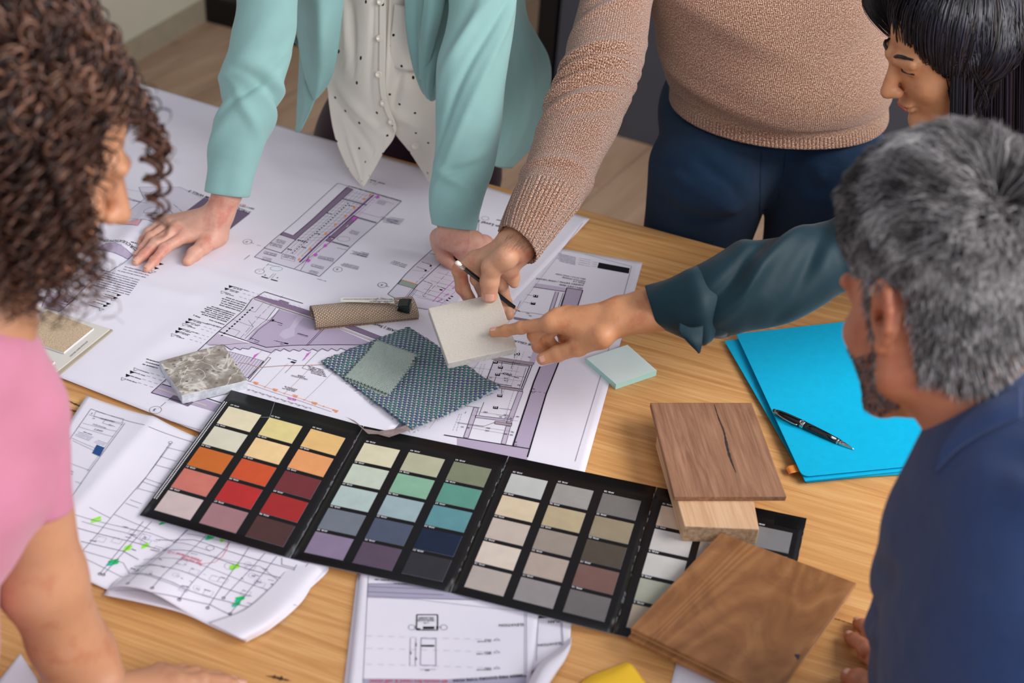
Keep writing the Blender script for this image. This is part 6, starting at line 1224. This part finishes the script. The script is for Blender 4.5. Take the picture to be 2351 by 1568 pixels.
# long straight hair: strands from the parting falling over the cheek and back
rs = np.random.RandomState(4); K = 7500; dd = nrm(rs.normal(size=(K*3, 3))); loc = np.stack([dd@nrm(fD), dd@sH, dd@nrm(uD)], 1)
fN, uN = nrm(fD), nrm(np.array(uD)-nrm(fD)*np.dot(uD, nrm(fD)))
keep = (loc[:, 2] > -.25) & (loc[:, 0] < .33) & ~((loc[:, 0] > .34) & (loc[:, 2] < .60)); dd = dd[keep][:K]; loc = loc[keep][:K]
axes = np.stack([fN, sH, uN]); root = HD+(fN*-.010+uN*.020)+((loc*np.array([.094, .078, .092]))@axes)
down = np.array([0, 0, -1.0]); side_ = np.sign(loc[:, 1]+.02)[:, None]*sH[None]
pts = []
L_h = rs.uniform(.30, .42, len(root))[:, None]
for t in np.linspace(0, 1, 22)**1.25:
    # lie along the skull first, then hang straight down
    q_ = root+down*L_h*t; rel = q_-(HD+fN*-.010+uN*.02); l_ = np.stack([rel@fN, rel@sH, rel@uN], 1)/np.array([.101, .086, .098]); r_ = np.linalg.norm(l_, axis=1); 
    l2 = l_*np.where(r_ < 1, 1/np.maximum(r_, .2), 1)[:, None]; sm_ = min(1, t*2.0)**.8; l2[:, 0] = l2[:, 0]*(1-sm_)+np.minimum(l2[:, 0], .26)*sm_
    q2 = HD+fN*-.010+uN*.02+(l2*np.array([.101, .086, .098]))@axes
    na_, nb_ = PH(-.030, 0, -.02), nk+(nk-PH(-.030, 0, -.02))*1.2; nd_ = nb_-na_; tt_ = np.clip(((q2-na_)@nd_)/(nd_@nd_), 0, 1)[:, None]; vv_ = q2-na_-tt_*nd_; rr_ = np.linalg.norm(vv_, axis=1, keepdims=True); Rn = .084+.025*tt_+.012*np.abs(loc[:, 2:3]); hit_ = (rr_ < Rn)
    q2 = np.where(hit_, na_+tt_*nd_+nrm(vv_-CF*.07)*Rn, q2)
    q2 = q2+side_*.006*min(1, t*2)+sH*np.sin(t*5+loc[:, 0:1]*9)*.002; pts.append(q2)
gp_ = np.stack(pts, 1); gp_ = gp_+rs.normal(size=(len(gp_), 1, 3))*.0012
HA = strands('hair', gp_, rs.uniform(.0006, .0013, len(gp_)), [m_dark, m_dark2, m_db], rs.choice(3, len(gp_), p=[.55, .33, .12]), pt)
cap = SDF(); cap.ell(HD+fN*-.026+uN*.022, [fN, sH, uN], (.086, .079, .090), .01); cap.ell(PH(.10, 0, -.01), [fN, sH, uN], (.060, .09, .085), .015, True); body('hair_base', [(cap, .005)], m_dark, pt)
K = 4200; xa = rs.uniform(2192, 2420, K); ya = 40+(xa-2190)*.10+rs.uniform(-30, 50, K); sw = rs.uniform(-1, 1, K)
cur = [np.stack([D(x+14*s*math.sin(2.4*t+s)-6*t, y+520*t, 1.900+.030*abs(s)+.000+.205*t-(.03 if x < 2230 else 0)*math.sin(math.pi*t)) for x, y, s in zip(xa, ya, sw)]) for t in np.linspace(0, 1, 12)]
strands('side_hair', np.stack(cur, 1)+rs.normal(size=(K, 1, 3))*.0015, rs.uniform(.0005, .0012, K), [m_dark, m_dark2, m_db], rs.choice(3, K, p=[.50, .38, .12]), HA)
# loose front lock falling beyond the forehead
K = 420; a0 = rs.uniform(0, 1, K); F0 = PH(.070, -.030, .095); 
lock = []
for t in np.linspace(0, 1, 12):
    lock.append(np.stack([D(2010+70*a-18*math.sin(t*3)*(1-a)+30*t*(1-.3*a)-26*math.sin(math.pi*t)*(1-a), -70+155*t*(1-.35*a)+10*a, 2.02+.02*a) for a in a0]))
strands('front_lock', np.stack(lock, 1)+rs.normal(size=(K, 1, 3))*.001, rs.uniform(.0005, .0011, K), [m_dark, m_db], rs.choice(2, K), HA)
fl = folds([(.34, 2.2, .02, 1.2, .012, -.07), (.40, 1.9, .02, 1.1, -.008, -.07), (.28, 2.0, .018, 1.1, -.009, -.04), (.46, 4.6, .03, 1.0, .004, 0), (.20, 1.6, .02, 1.3, .007, .02), (.24, 1.6, .018, 1.2, -.008, .01), (.50, 1.0, .014, .6, -.005, .08), (.17, .9, .016, .8, -.006, .02)])
TS = tube('shirt', [((2200, 330), (2240, 640), 2.08, .8), ((2060, 420), (2080, 668), 2.05, .8), ((1985, 462), (1990, 668), 2.03, .75), ((1930, 490), (1945, 672), 2.02, .75), ((1870, 518), (1885, 706), 2.01, .72), ((1800, 538), (1820, 738), 2.00, .70), ((1740, 550), (1765, 752), 1.995, .70), ((1700, 550), (1715, 760), 1.99, .70), ((1660, 574), (1680, 770), 1.985, .70), ((1620, 598), (1640, 772), 1.98, .70), ((1575, 620), (1604, 766), 1.98, .66)], m_teal, pt, 80, .004, lambda ph, s, P: fl(ph, s)+vnoise(P, 22, 11)*.002, True)
C_ = tube('cuff', [((1592, 612), (1618, 788), 1.978, .66), ((1578, 617), (1612, 792), 1.972, .68), ((1550, 630), (1585, 782), 1.974, .68), ((1515, 645), (1550, 768), 1.977, .66), ((1482, 656), (1512, 752), 1.98, .66)], m_teal, TS, 70, .003, lambda ph, s, P: vnoise(P, 60, 12)*.0014+.0012*np.sin(ph*5+s*60), True)
patch('cuff_point', [[(1560, 742, 1.925), (1585, 752, 1.925), (1614, 748, 1.93)], [(1560, 762, 1.922), (1588, 775, 1.92), (1613, 772, 1.925)], [(1578, 784, 1.922), (1594, 792, 1.92), (1611, 790, 1.923)], [(1603, 808, 1.925), (1605, 811, 1.925), (1608, 807, 1.925)]], m_teal, TS, 26, 20, .0018)
patch('cuff_lining', [[(1612, 742, 1.96), (1660, 745, 1.96), (1700, 742, 1.97)], [(1612, 765, 1.965), (1655, 768, 1.965), (1698, 752, 1.975)], [(1614, 770, 1.985), (1650, 776, 1.985), (1675, 772, 1.985), ][:3]], fabric('teal_lining', (12, 34, 44)), TS, 20, 20, .0018)
sd = SDF(); sd.cone(D(2200, 500, 2.10), nk+(0, .03, -.10), .075, .085, .05).cone(nk+(.03, 0, -.10), np.array([1.03, 1.88, .93]), .12, .14, .06).cone(nk+(.05, .1, -.10), D(2480, 560, 2.22), .075, .058, .04).cone(D(2480, 560, 2.22), D(2500, 800, 2.27), .055, .045, .02); body('shirt_body', [(sd, .008)], m_teal, TS)
sd = SDF()
for sg in (-1, 1): sd.cone(np.array([1.05, 1.88+sg*.07, .90]), np.array([1.11, 1.88+sg*.09, .46]), .11, .075, .05); sd.cone(np.array([1.11, 1.88+sg*.09, .46]), np.array([1.13, 1.88+sg*.09, .10]), .075, .06, .02)
body('trousers', [(sd, .008)], fabric('black_trousers', (26, 26, 30)), pt)
# ================================================================ person with grey hair, navy blazer (right, near)
HE = D(2150, 596, 1.455); fE = nrm(cv(-.46, -.10, .88)); uE = nrm(cv(.06, -.94, -.34)); uE = nrm(uE-fE*np.dot(uE, fE)); HE = D(2030, 716, 1.385)-(fE*-.012+np.cross(uE, fE)*.078+uE*-.006)*1.06
pe_ = thing('person', 'person with short grey hair and a navy blazer seen from behind at the lower right', 'person', (.62, .86, 0))
sd = SDF(); w = G(2085, 1530, .035)
fing = [[G(2040, 1482, .030), G(2003, 1456, .026), G(1983, 1438, .014), G(1970, 1431, .009)], [G(2038, 1508, .032), G(1990, 1490, .027), G(1965, 1470, .014), G(1951, 1463, .009)], [G(2044, 1530, .028), G(2010, 1520, .022), G(1990, 1508, .012), G(1980, 1500, .009)], [G(2056, 1548, .024), G(2030, 1545, .018), G(2014, 1536, .010), G(2006, 1530, .008)]]
th_ = [G(2060, 1580, .028), G(2010, 1572, .022), G(1972, 1560, .015), G(1948, 1554, .010)]
hand(sd, w, .02, fing, th_, fr=(.0110, .0095, .0086, .0072), tr=(.0165, .0135, .0122, .0098)); 
sd.cone(w, G(2150, 1540, .06), .024, .026, .015)
hs = SDF(); nkE = D(2318, 1010, 1.40); PE, sE = head(hs, HE, fE, uE, 1.06, nkE, .056, True); hs.cone(PE(-.03, 0, -.07), nkE, .052, .066, .03)
core = SDF(); shE = D(2210, 1230, 1.46); core.cone(nkE, D(2400, 1300, 1.42), .06, .08, .05).cone(D(2400, 1300, 1.42), np.array([.68, .80, .80]), .08, .10, .05).cone(shE, D(2130, 1480, 1.60), .032, .030, .03).cone(D(2130, 1480, 1.60), G(2150, 1540, .06), .030, .026, .02)
for sg in (-1, 1): core.cone(np.array([.64+sg*.09, .82, .80]), np.array([.64+sg*.10, .84, .10]), .09, .05, .04); core.cone(np.array([.64+sg*.10, .82, .045]), np.array([.62+sg*.11, 1.0, .035]), .042, .034, .02)
B = body('body', [(sd, .0016), (hs, .0026), (core, .008)], sk_e, pe_)
for i in (0, 1): nail(B, fing[i][3], fing[i][3]-fing[i][2], (0, 0, 1), .0058, .0066, .0074)
nail(B, th_[3], th_[3]-th_[2], nrm(np.array([0, 0, 1.])), .0066, .0075, .0098)
fN = nrm(fE); uN = nrm(np.array(uE)-fN*np.dot(uE, fN)); axes = np.stack([fN, sE, uN])
g1, g2, g3, g4 = hairmat('grey_hair_dark', (40, 37, 37), .45), hairmat('grey_hair_mid', (108, 103, 102), .45), hairmat('grey_hair_light', (158, 154, 156), .4, .6), hairmat('grey_hair_white', (204, 200, 198), .4, .6)
rs = np.random.RandomState(9); dd = nrm(rs.normal(size=(30000, 3))); 
ok = ~((np.abs(dd[:, 1]) > .70) & (dd[:, 0] > -.50) & (dd[:, 0] < .16) & (dd[:, 2] < .04)) & (dd[:, 2] > -.62) & ~((dd[:, 0] > .70) & (dd[:, 2] < .62)) & ~((dd[:, 0] > .25) & (dd[:, 2] < .05)) & ~((np.abs(dd[:, 1]) > .80) & (dd[:, 0] > -.30) & (dd[:, 0] < .30) & (dd[:, 2] < -.05)) & ~((dd[:, 2] < -.40) & (dd[:, 0] > -.35))
dd = dd[ok][:17000]; R3 = np.array([.095, .076, .100])*1.06; c0 = HE+(fN*-.012+uN*.022)*1.06; root = c0+(dd*R3*.995)@axes
wh = nrm(np.array([-.72, .10, .70])); vv = dd-(dd@wh)[:, None]*wh; vv = nrm(vv)                       # flow away from the crown
swirl = np.cross(np.broadcast_to(wh, dd.shape), dd); top = np.clip((dd[:, 2]-.15)/.5, 0, 1)[:, None]
flow = nrm(vv+.45*nrm(swirl)*top+np.array([.5, .0, .15])*top*.8+np.array([0, 0, -.7])*(1-top)); flow = flow-(flow*dd).sum(1, keepdims=True)*dd; ln = (.016+.030*top[:, 0])*rs.uniform(.7, 1.2, len(dd)); pts = []
clump = vnoise(dd, 9, 2)[:, None]; cl2 = vnoise(dd, 14, 5)[:, None]
for t in np.linspace(0, 1, 7):
    l_ = dd*R3+(flow+np.cross(dd, flow)*(.45*clump*t+.15*rs.normal(size=(len(dd), 1))*t))*ln[:, None]*t+dd*(.006+.034*top+.006*cl2*top)*math.sin(min(t*1.9, 1.75))*1.0
    pts.append(c0+l_@axes)
pz = np.clip(.62-.40*top[:, 0]+.0, 0, 1); rnd = rs.uniform(size=len(dd)); st_ = (clump[:, 0]+cl2[:, 0])*.28; val = pz+st_+rs.normal(size=len(dd))*.22+.25*(dd@wh > .55)
mi_ = np.digitize(val, [.25, .55, .85]); strands('hair', np.stack(pts, 1), np.full(len(dd), .00075), [g1, g2, g3, g4], mi_, pe_)
bpy.context.view_layer.update(); locE = np.array(pe_.location)+np.array(B.location); nr_ = []; nd_ = []
for i in range(9000):
    az = rs.uniform(-1.95, 1.95); h_ = rs.uniform(-.098, .03); dw = (-math.cos(az)*fN+math.sin(az)*sE)
    if abs(az) > 1.05 and h_ < np.interp(abs(az), [1.05, 1.22, 1.28, 1.70, 1.76, 1.95], [-.085, -.06, .022, .022, -.03, -.02]): continue
    if h_ < -.085+.02*abs(az)-.01*rs.uniform(): continue
    st = HE-fN*.012+uN*h_+dw*.16; ok_, hit, nn_, _ = B.ray_cast(Vector(st-locE), Vector(-dw))
    if ok_: nr_.append(np.array(hit)+locE); nd_.append(nrm(dw*.35-uN*.95+rs.normal(size=3)*.16))
nr_, nd_ = np.array(nr_), np.array(nd_); ll = rs.uniform(.010, .018, len(nr_))[:, None]
strands('nape_hair', np.stack([nr_+nd_*ll*t+(nr_-HE)*.03*math.sin(t*2.2) for t in np.linspace(-.1, 1, 5)], 1), np.full(len(nr_), .0006), [g1, g2, g3, g4], rs.choice(4, len(nr_), p=[.22, .38, .28, .12]), pe_)
cap = SDF(); cap.ell(c0+fN*-.004+uN*.004, [fN, sE, uN], (.0995, .0797, .103), .01); cap.ell(PE(.11, 0, -.04), [fN, sE, uN], (.055, .09, .075), .02, True)
for g in (-1, 1): cap.ball(PE(-.012, g*.085, -.020), .040, .008, True)
body('hair_base', [(cap, .003)], hairmat('grey_scalp', (88, 80, 78), .7), pe_)
# stubble beard
dd = nrm(rs.normal(size=(26000, 3))); ok = (dd[:, 2] < .35) & (dd[:, 0] > -.45); dd = dd[ok][:9000]; pts = []
bpy.context.view_layer.update(); roots = []; dirs = []
locE = np.array(pe_.location)+np.array(B.location)
for d_ in dd:
    dw = d_@axes; st = PE(.02, 0, -.055)+dw*.16; ok_, hit, nn_, _ = B.ray_cast(Vector(st-locE), Vector(-dw))
    if not ok_: continue
    h_ = np.array(hit)+locE; l_ = (h_-HE)@axes.T
    z_top = np.interp(l_[0], [.000, .012, .028, .055, .09], [-.018, -.012, -.050, -.062, -.052])
    if l_[2] > z_top or l_[2] < -.125-.4*max(0, .05-l_[0])*-1 or l_[0] < .004 or rs.uniform() < .25: continue
    roots.append(h_); dirs.append(nrm(dw*.6-uN*.9))
roots = np.array(roots); dirs = np.array(dirs); strands('beard', np.stack([roots+dirs*.0042*t for t in np.linspace(-.2, 1, 4)], 1), np.full(len(roots), .00042), [g1, g2, g3], rs.choice(3, len(roots), p=[.45, .35, .2]), pe_)
# navy blazer
sd = SDF(); sd.ell(D(2310, 1150, 1.40), [CR, nrm(np.cross(CF, CR)), CF], (.085, .055, .09), .05); shp = [((2278, 1160), 1.42, .060), ((2192, 1230), 1.44, .062), ((2158, 1340), 1.49, .062), ((2134, 1450), 1.55, .060), ((2122, 1560), 1.60, .057), ((2130, 1700), 1.62, .054)]
for (a, da, ra__), (b, db_, rb__) in zip(shp[:-1], shp[1:]): sd.cone(D(*a, da), D(*b, db_), ra__, rb__, .03)
sd.cone(D(2330, 1010, 1.41), D(2480, 1060, 1.40), .070, .085, .05).cone(D(2420, 1180, 1.38), D(2420, 1560, 1.36), .130, .150, .06).cone(D(2420, 1560, 1.36), np.array([.66, .80, .78]), .15, .16, .06).cone(D(2600, 1150, 1.42), D(2750, 1500, 1.5), .07, .055, .04)
v_, f_ = sd.mesh(.006)
nrmv = nrm(v_-v_.mean(0)); m_ = None
BE = add('blazer', v_, f_, m_navy, pe_); BE.data.update(); nn = np.array([q.normal[:] for q in BE.data.vertices])
for a, b, wd_, am in ((D(2060, 1330, 1.40), D(2200, 1290, 1.36), .014, -.010), (D(2190, 1290, 1.36), D(2340, 1460, 1.30), .013, .010), (D(2010, 1460, 1.50), D(2150, 1420, 1.46), .014, .008), (D(2020, 1400, 1.50), D(2160, 1370, 1.44), .012, -.008), (D(2180, 1330, 1.36), D(2300, 1500, 1.32), .014, -.009), (D(2070, 1530, 1.55), D(2200, 1440, 1.46), .016, .008), (D(2140, 1180, 1.38), D(2290, 1060, 1.34), .018, -.006), (D(2200, 1180, 1.36), D(2340, 1120, 1.30), .02, .007)):
    d_ = b-a; t = np.clip(((v_-a)@d_)/(d_@d_), 0, 1); rel = v_-a-t[:, None]*d_; rel = rel-(rel@CF)[:, None]*CF*.75; r2 = (rel**2).sum(1); v_ += nn*(1.7*am*np.exp(-r2/wd_**2))[:, None]
v_ += nn*(vnoise(v_, 16, 13)*.003)[:, None]; BE.data.vertices.foreach_set('co', v_.astype(np.float32).ravel()); BE.data.update()
bpy.context.view_layer.update()
def bs(x, y, o, d): p = on_surf(BE, x, y, o); return p if p is not None else D(x, y, d)
patch('collar', [[bs(x, y, o, 1.38) for x, y in L_] for L_, o in (([(2176, 1004), (2215, 958), (2275, 918), (2345, 890)], .012), ([(2160, 1040), (2206, 990), (2275, 950), (2345, 922)], .010), ([(2146, 1085), (2200, 1030), (2275, 985), (2345, 955)], .004))], m_navy, BE, 16, 40, .003, None, True)
if False: patch('collar', [[(2138, 1050, 1.40), (2165, 1010, 1.385), (2215, 950, 1.36), (2300, 885, 1.35), (2400, 850, 1.36)], [(2128, 1100, 1.41), (2160, 1060, 1.375), (2225, 985, 1.345), (2310, 925, 1.335), (2410, 890, 1.345)], [(2124, 1150, 1.42), (2165, 1110, 1.385), (2235, 1035, 1.35), (2320, 965, 1.34), (2420, 930, 1.35)]], m_navy, BE, 20, 60, .004, fdisp([], .001, 30, 3))
o = patch('shirt_collar', [[(2122, 1030, 1.425), (2140, 1010, 1.41), (2165, 985, 1.40)], [(2126, 1060, 1.43), (2146, 1040, 1.41), (2175, 1005, 1.395)]], plain('black_collar', (22, 18, 18), .7), pe_, 12, 16, .003)
patch('shirt_front', [[(2118, 1060, 1.45), (2140, 1050, 1.44), (2165, 1040, 1.43)], [(2116, 1110, 1.46), (2136, 1110, 1.45), (2160, 1110, 1.44)], [(2116, 1180, 1.48), (2130, 1180, 1.47), (2150, 1170, 1.46)]], fabric('taupe_shirt', (150, 136, 124)), pe_, 20, 12, .003)
sd = SDF()
for sg in (-1, 1): sd.cone(np.array([.64+sg*.08, .82, .84]), np.array([.64+sg*.10, .84, .46]), .11, .078, .05); sd.cone(np.array([.64+sg*.10, .84, .46]), np.array([.64+sg*.10, .84, .10]), .078, .062, .02)
body('trousers', [(sd, .008)], fabric('charcoal_trousers', (44, 44, 50)), pe_)
# ================================================================ person with curly hair, pink blouse (left, near)
HA_ = D(66, 322, 1.335); fA = cv(.74, .30, .60); uA = cv(.20, -.93, -.30)
pa_ = thing('person', 'person with curly brown hair and a pink short-sleeved blouse at the left', 'person', (-.60, .84, 0))
sd = SDF(); w = G(260, 1592, .045)
fing = [[G(415, 1592, .034), G(470, 1586, .030), G(515, 1588, .016), G(545, 1592, .009)], [G(405, 1570, .040), G(465, 1562, .036), G(515, 1566, .018), G(556, 1574, .009)], [G(390, 1556, .038), G(448, 1548, .034), G(498, 1556, .018), G(535, 1566, .009)], [G(370, 1546, .034), G(420, 1540, .028), G(458, 1548, .016), G(485, 1558, .009)]]
th_ = [G(330, 1640, .03), G(380, 1650, .024), G(420, 1655, .016), G(450, 1655, .010)]
hand(sd, w, .02, fing, th_)
elb = D(178, 1520, 1.56); ar = SDF(); ar.cone(D(75, 1110, 1.405), D(95, 1330, 1.47), .036, .042, .02).cone(D(95, 1330, 1.47), elb, .044, .036, .02).cone(elb, w, .037, .024, .02); ar.ball(D(150, 1470, 1.53), .036, .02); ar.ball(D(205, 1500, 1.55), .026, .02)
hs = SDF(); nkA = D(-50, 740, 1.33); PA, sA = head(hs, HA_, fA, uA, .98, nkA, .048, True)
core = SDF(); core.cone(nkA, D(-220, 1000, 1.34), .048, .055, .04).cone(D(-220, 1000, 1.34), np.array([-.68, .80, .82]), .07, .09, .05).cone(D(-120, 960, 1.36), D(70, 1130, 1.405), .035, .034, .03)
for sg in (-1, 1): core.cone(np.array([-.62+sg*.085, .80, .84]), np.array([-.62+sg*.09, .82, .10]), .09, .045, .04); core.cone(np.array([-.62+sg*.09, .80, .045]), np.array([-.60+sg*.10, .96, .035]), .04, .032, .02)
B = body('body', [(sd, .0018), (ar, .003), (hs, .003), (core, .008)], sk_a, pa_)
for f_ in fing: nail(B, f_[3], f_[3]-f_[2], (0, 0, 1), .0052, .0062, .0068)
# curls
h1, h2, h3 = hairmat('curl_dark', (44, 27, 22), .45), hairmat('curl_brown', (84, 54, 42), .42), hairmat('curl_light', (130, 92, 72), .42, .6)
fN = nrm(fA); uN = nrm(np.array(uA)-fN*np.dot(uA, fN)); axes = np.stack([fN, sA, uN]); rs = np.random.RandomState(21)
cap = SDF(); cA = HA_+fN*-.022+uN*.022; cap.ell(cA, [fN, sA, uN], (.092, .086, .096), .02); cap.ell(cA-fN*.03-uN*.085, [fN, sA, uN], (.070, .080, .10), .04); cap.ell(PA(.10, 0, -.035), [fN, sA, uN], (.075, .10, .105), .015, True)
body('hair_base', [(cap, .005)], hairmat('curl_base', (38, 24, 20), .7), pa_)  # dark brown hair mass underneath the curls
def curls(roots, dirs, L, amp, pitch, rad, seed, sag=.5, npt=46, out=.5):
    r2 = np.random.RandomState(seed); K = len(roots); T = np.linspace(0, 1, npt); ph = r2.uniform(0, 6.28, K); res = np.zeros((K, npt, 3)); g = np.array([0, 0, -1.])
    pos = roots.copy(); d_ = nrm(dirs); path = []
    for t in T: path.append(pos.copy()); d_ = nrm(d_+g*sag*(1/npt)*6); pos = pos+d_*(L/npt)[:, None]
    path = np.stack(path, 1); Tn = nrm(np.gradient(path, axis=1)); U = nrm(np.cross(Tn, np.array([.3, .8, .2]))); V = np.cross(Tn, U)
    a = ph[:, None]+2*math.pi*(L[:, None]/pitch[:, None])*T[None]; A = amp[:, None]*np.minimum(1, T*5)[None]; return path+(U*np.cos(a)[..., None]+V*np.sin(a)[..., None])*A[..., None]
K = 2600; dd = nrm(rs.normal(size=(K*3, 3))); ok = ~((dd[:, 0] > .42) & (dd[:, 2] < .50)) & (dd[:, 2] > -.75) ; dd = dd[ok][:K]; root = cA+(dd*np.array([.090, .082, .092]))@axes
dirs = dd@axes+rs.normal(size=(len(dd), 3))*.5; L = rs.uniform(.045, .085, len(dd)); P1 = curls(root, dirs, L, rs.uniform(.004, .009, len(dd)), rs.uniform(.016, .028, len(dd)), 0, 1, .45)
K = 2000; dd2 = nrm(rs.normal(size=(K*6, 3))); ok = (dd2[:, 2] < .25) & (dd2[:, 2] > -.8) & (dd2[:, 0] < .42); dd2 = dd2[ok][:K]; root2 = cA-fN*.01-uN*.025+(dd2*np.array([.088, .084, .10]))@axes
P2 = curls(root2, dd2@axes+rs.normal(size=(len(dd2), 3))*.35, rs.uniform(.13, .25, len(dd2)), rs.uniform(.005, .010, len(dd2)), rs.uniform(.018, .028, len(dd2)), 0, 2, .9)
K = 1500; ph3 = rs.uniform(-.4, 1, K); root3 = np.array([PA(-.060+.075*p+.01*q, .055+.02*q, -.055-.03*(1-p)*0-.02*q) for p, q in zip(ph3, rs.uniform(0, 1, K))])
P4 = curls(root3, np.tile(sA*.9-uN*.5, (K, 1))+rs.normal(size=(K, 3))*.45, rs.uniform(.08, .17, K), rs.uniform(.006, .011, K), rs.uniform(.018, .028, K), 0, 7, .9); AP = np.concatenate([P1, P2, P4]); px_, py_ = pj(AP[:, -1]); px0, py0 = pj(AP[:, 20])
bad = ((px_ > 268) & (py_ > 330) & (py_ < 690)) | ((px0 > 240) & (py0 > 330) & (py0 < 560)) | (px_ > 330+.45*(py_-250)*(py_ < 250)) | (py_ > 760) ; AP = AP[~bad]
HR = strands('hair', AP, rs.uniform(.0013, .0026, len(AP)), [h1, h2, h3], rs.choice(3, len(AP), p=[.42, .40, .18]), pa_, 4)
# separate ringlets hanging in front of the temple
for i, (p, L, am) in enumerate((((352, 288, 1.36), .085, .0085), ((360, 300, 1.37), .11, .0080), ((338, 280, 1.35), .07, .007), ((366, 330, 1.38), .09, .007), ((345, 300, 1.36), .12, .0085))):
    c = D(*p); k = 90; T = np.linspace(0, 1, k); base_ = np.array([c+np.array([.004*math.sin(3*t+i)+.012*t*(i % 3-1), 0, -L*t]) for t in T]); a = 6.28*(L/.022)*T+i*1.7; cur = base_+CR*(np.cos(a)*am*(1-.2*T))[:, None]+CF*(np.sin(a)*am*(1-.2*T))[:, None]+CD*(np.sin(a)*am*.35)[:, None]
    strands('ringlet', np.stack([cur+rs.normal(size=3)*.0007 for _ in range(3)]), np.full(3, .0017), [h2], np.zeros(3), HR, 5)
mb_p = [(300, 160), (325, 210), (345, 260)]
K = 260; rt_ = np.array([D(*(np.array([(235+110*a), (110+190*a**1.15)])), 1.355+.01*math.sin(9*a)) for a in rs.uniform(0, 1, K)]); P3 = curls(rt_, np.tile(cv(.7, .6, .0), (K, 1))+rs.normal(size=(K, 3))*.5, rs.uniform(.02, .05, K), rs.uniform(.003, .006, K), rs.uniform(.014, .02, K), 0, 5, .5, 30)
strands('fringe_curls', P3, rs.uniform(.0009, .0016, K), [h1, h2, h3], rs.choice(3, K, p=[.5, .35, .15]), HR, 4)
# blouse
sd = SDF(); sd.cone(nkA+(.0, .0, -.06), D(-40, 940, 1.36), .046, .056, .03).cone(D(-80, 900, 1.34), D(20, 950, 1.37), .075, .050, .03).cone(D(20, 940, 1.37), D(50, 1110, 1.40), .051, .046, .02).cone(nkA+(-.03, -.02, -.03), D(-290, 1100, 1.34), .070, .12, .05).cone(D(-290, 1100, 1.34), D(-330, 1500, 1.40), .12, .12, .05).cone(D(-330, 1500, 1.40), np.array([-.68, .80, .82]), .12, .13, .05).cone(D(-50, 1150, 1.35), D(-60, 1250, 1.37), .05, .035, .03)
v_, f_ = sd.mesh(.005); BL = add('blouse', v_, f_, m_pink, pa_); nn = np.array([q.normal[:] for q in BL.data.vertices]); v_ += nn*(vnoise(v_, 24, 15)*.0022)[:, None]; BL.data.vertices.foreach_set('co', v_.astype(np.float32).ravel()); BL.data.update()
tube('sleeve', [((-60, 860), (112, 858), 1.375, .9), ((-50, 940), (152, 925), 1.38, .9), ((-20, 1030), (161, 1010), 1.39, .9), ((10, 1120), (163, 1100), 1.40, .9), ((40, 1185), (166, 1168), 1.41, .9)], m_pink, BL, 60, .004, lambda ph, s, P: vnoise(P, 30, 16)*.0018)
sd = SDF()
for sg in (-1, 1): sd.cone(np.array([-.62+sg*.08, .80, .86]), np.array([-.62+sg*.09, .82, .46]), .105, .072, .05); sd.cone(np.array([-.62+sg*.09, .82, .46]), np.array([-.62+sg*.09, .82, .10]), .072, .06, .02)
body('trousers', [(sd, .008)], fabric('cream_trousers', (200, 190, 176)), pa_)
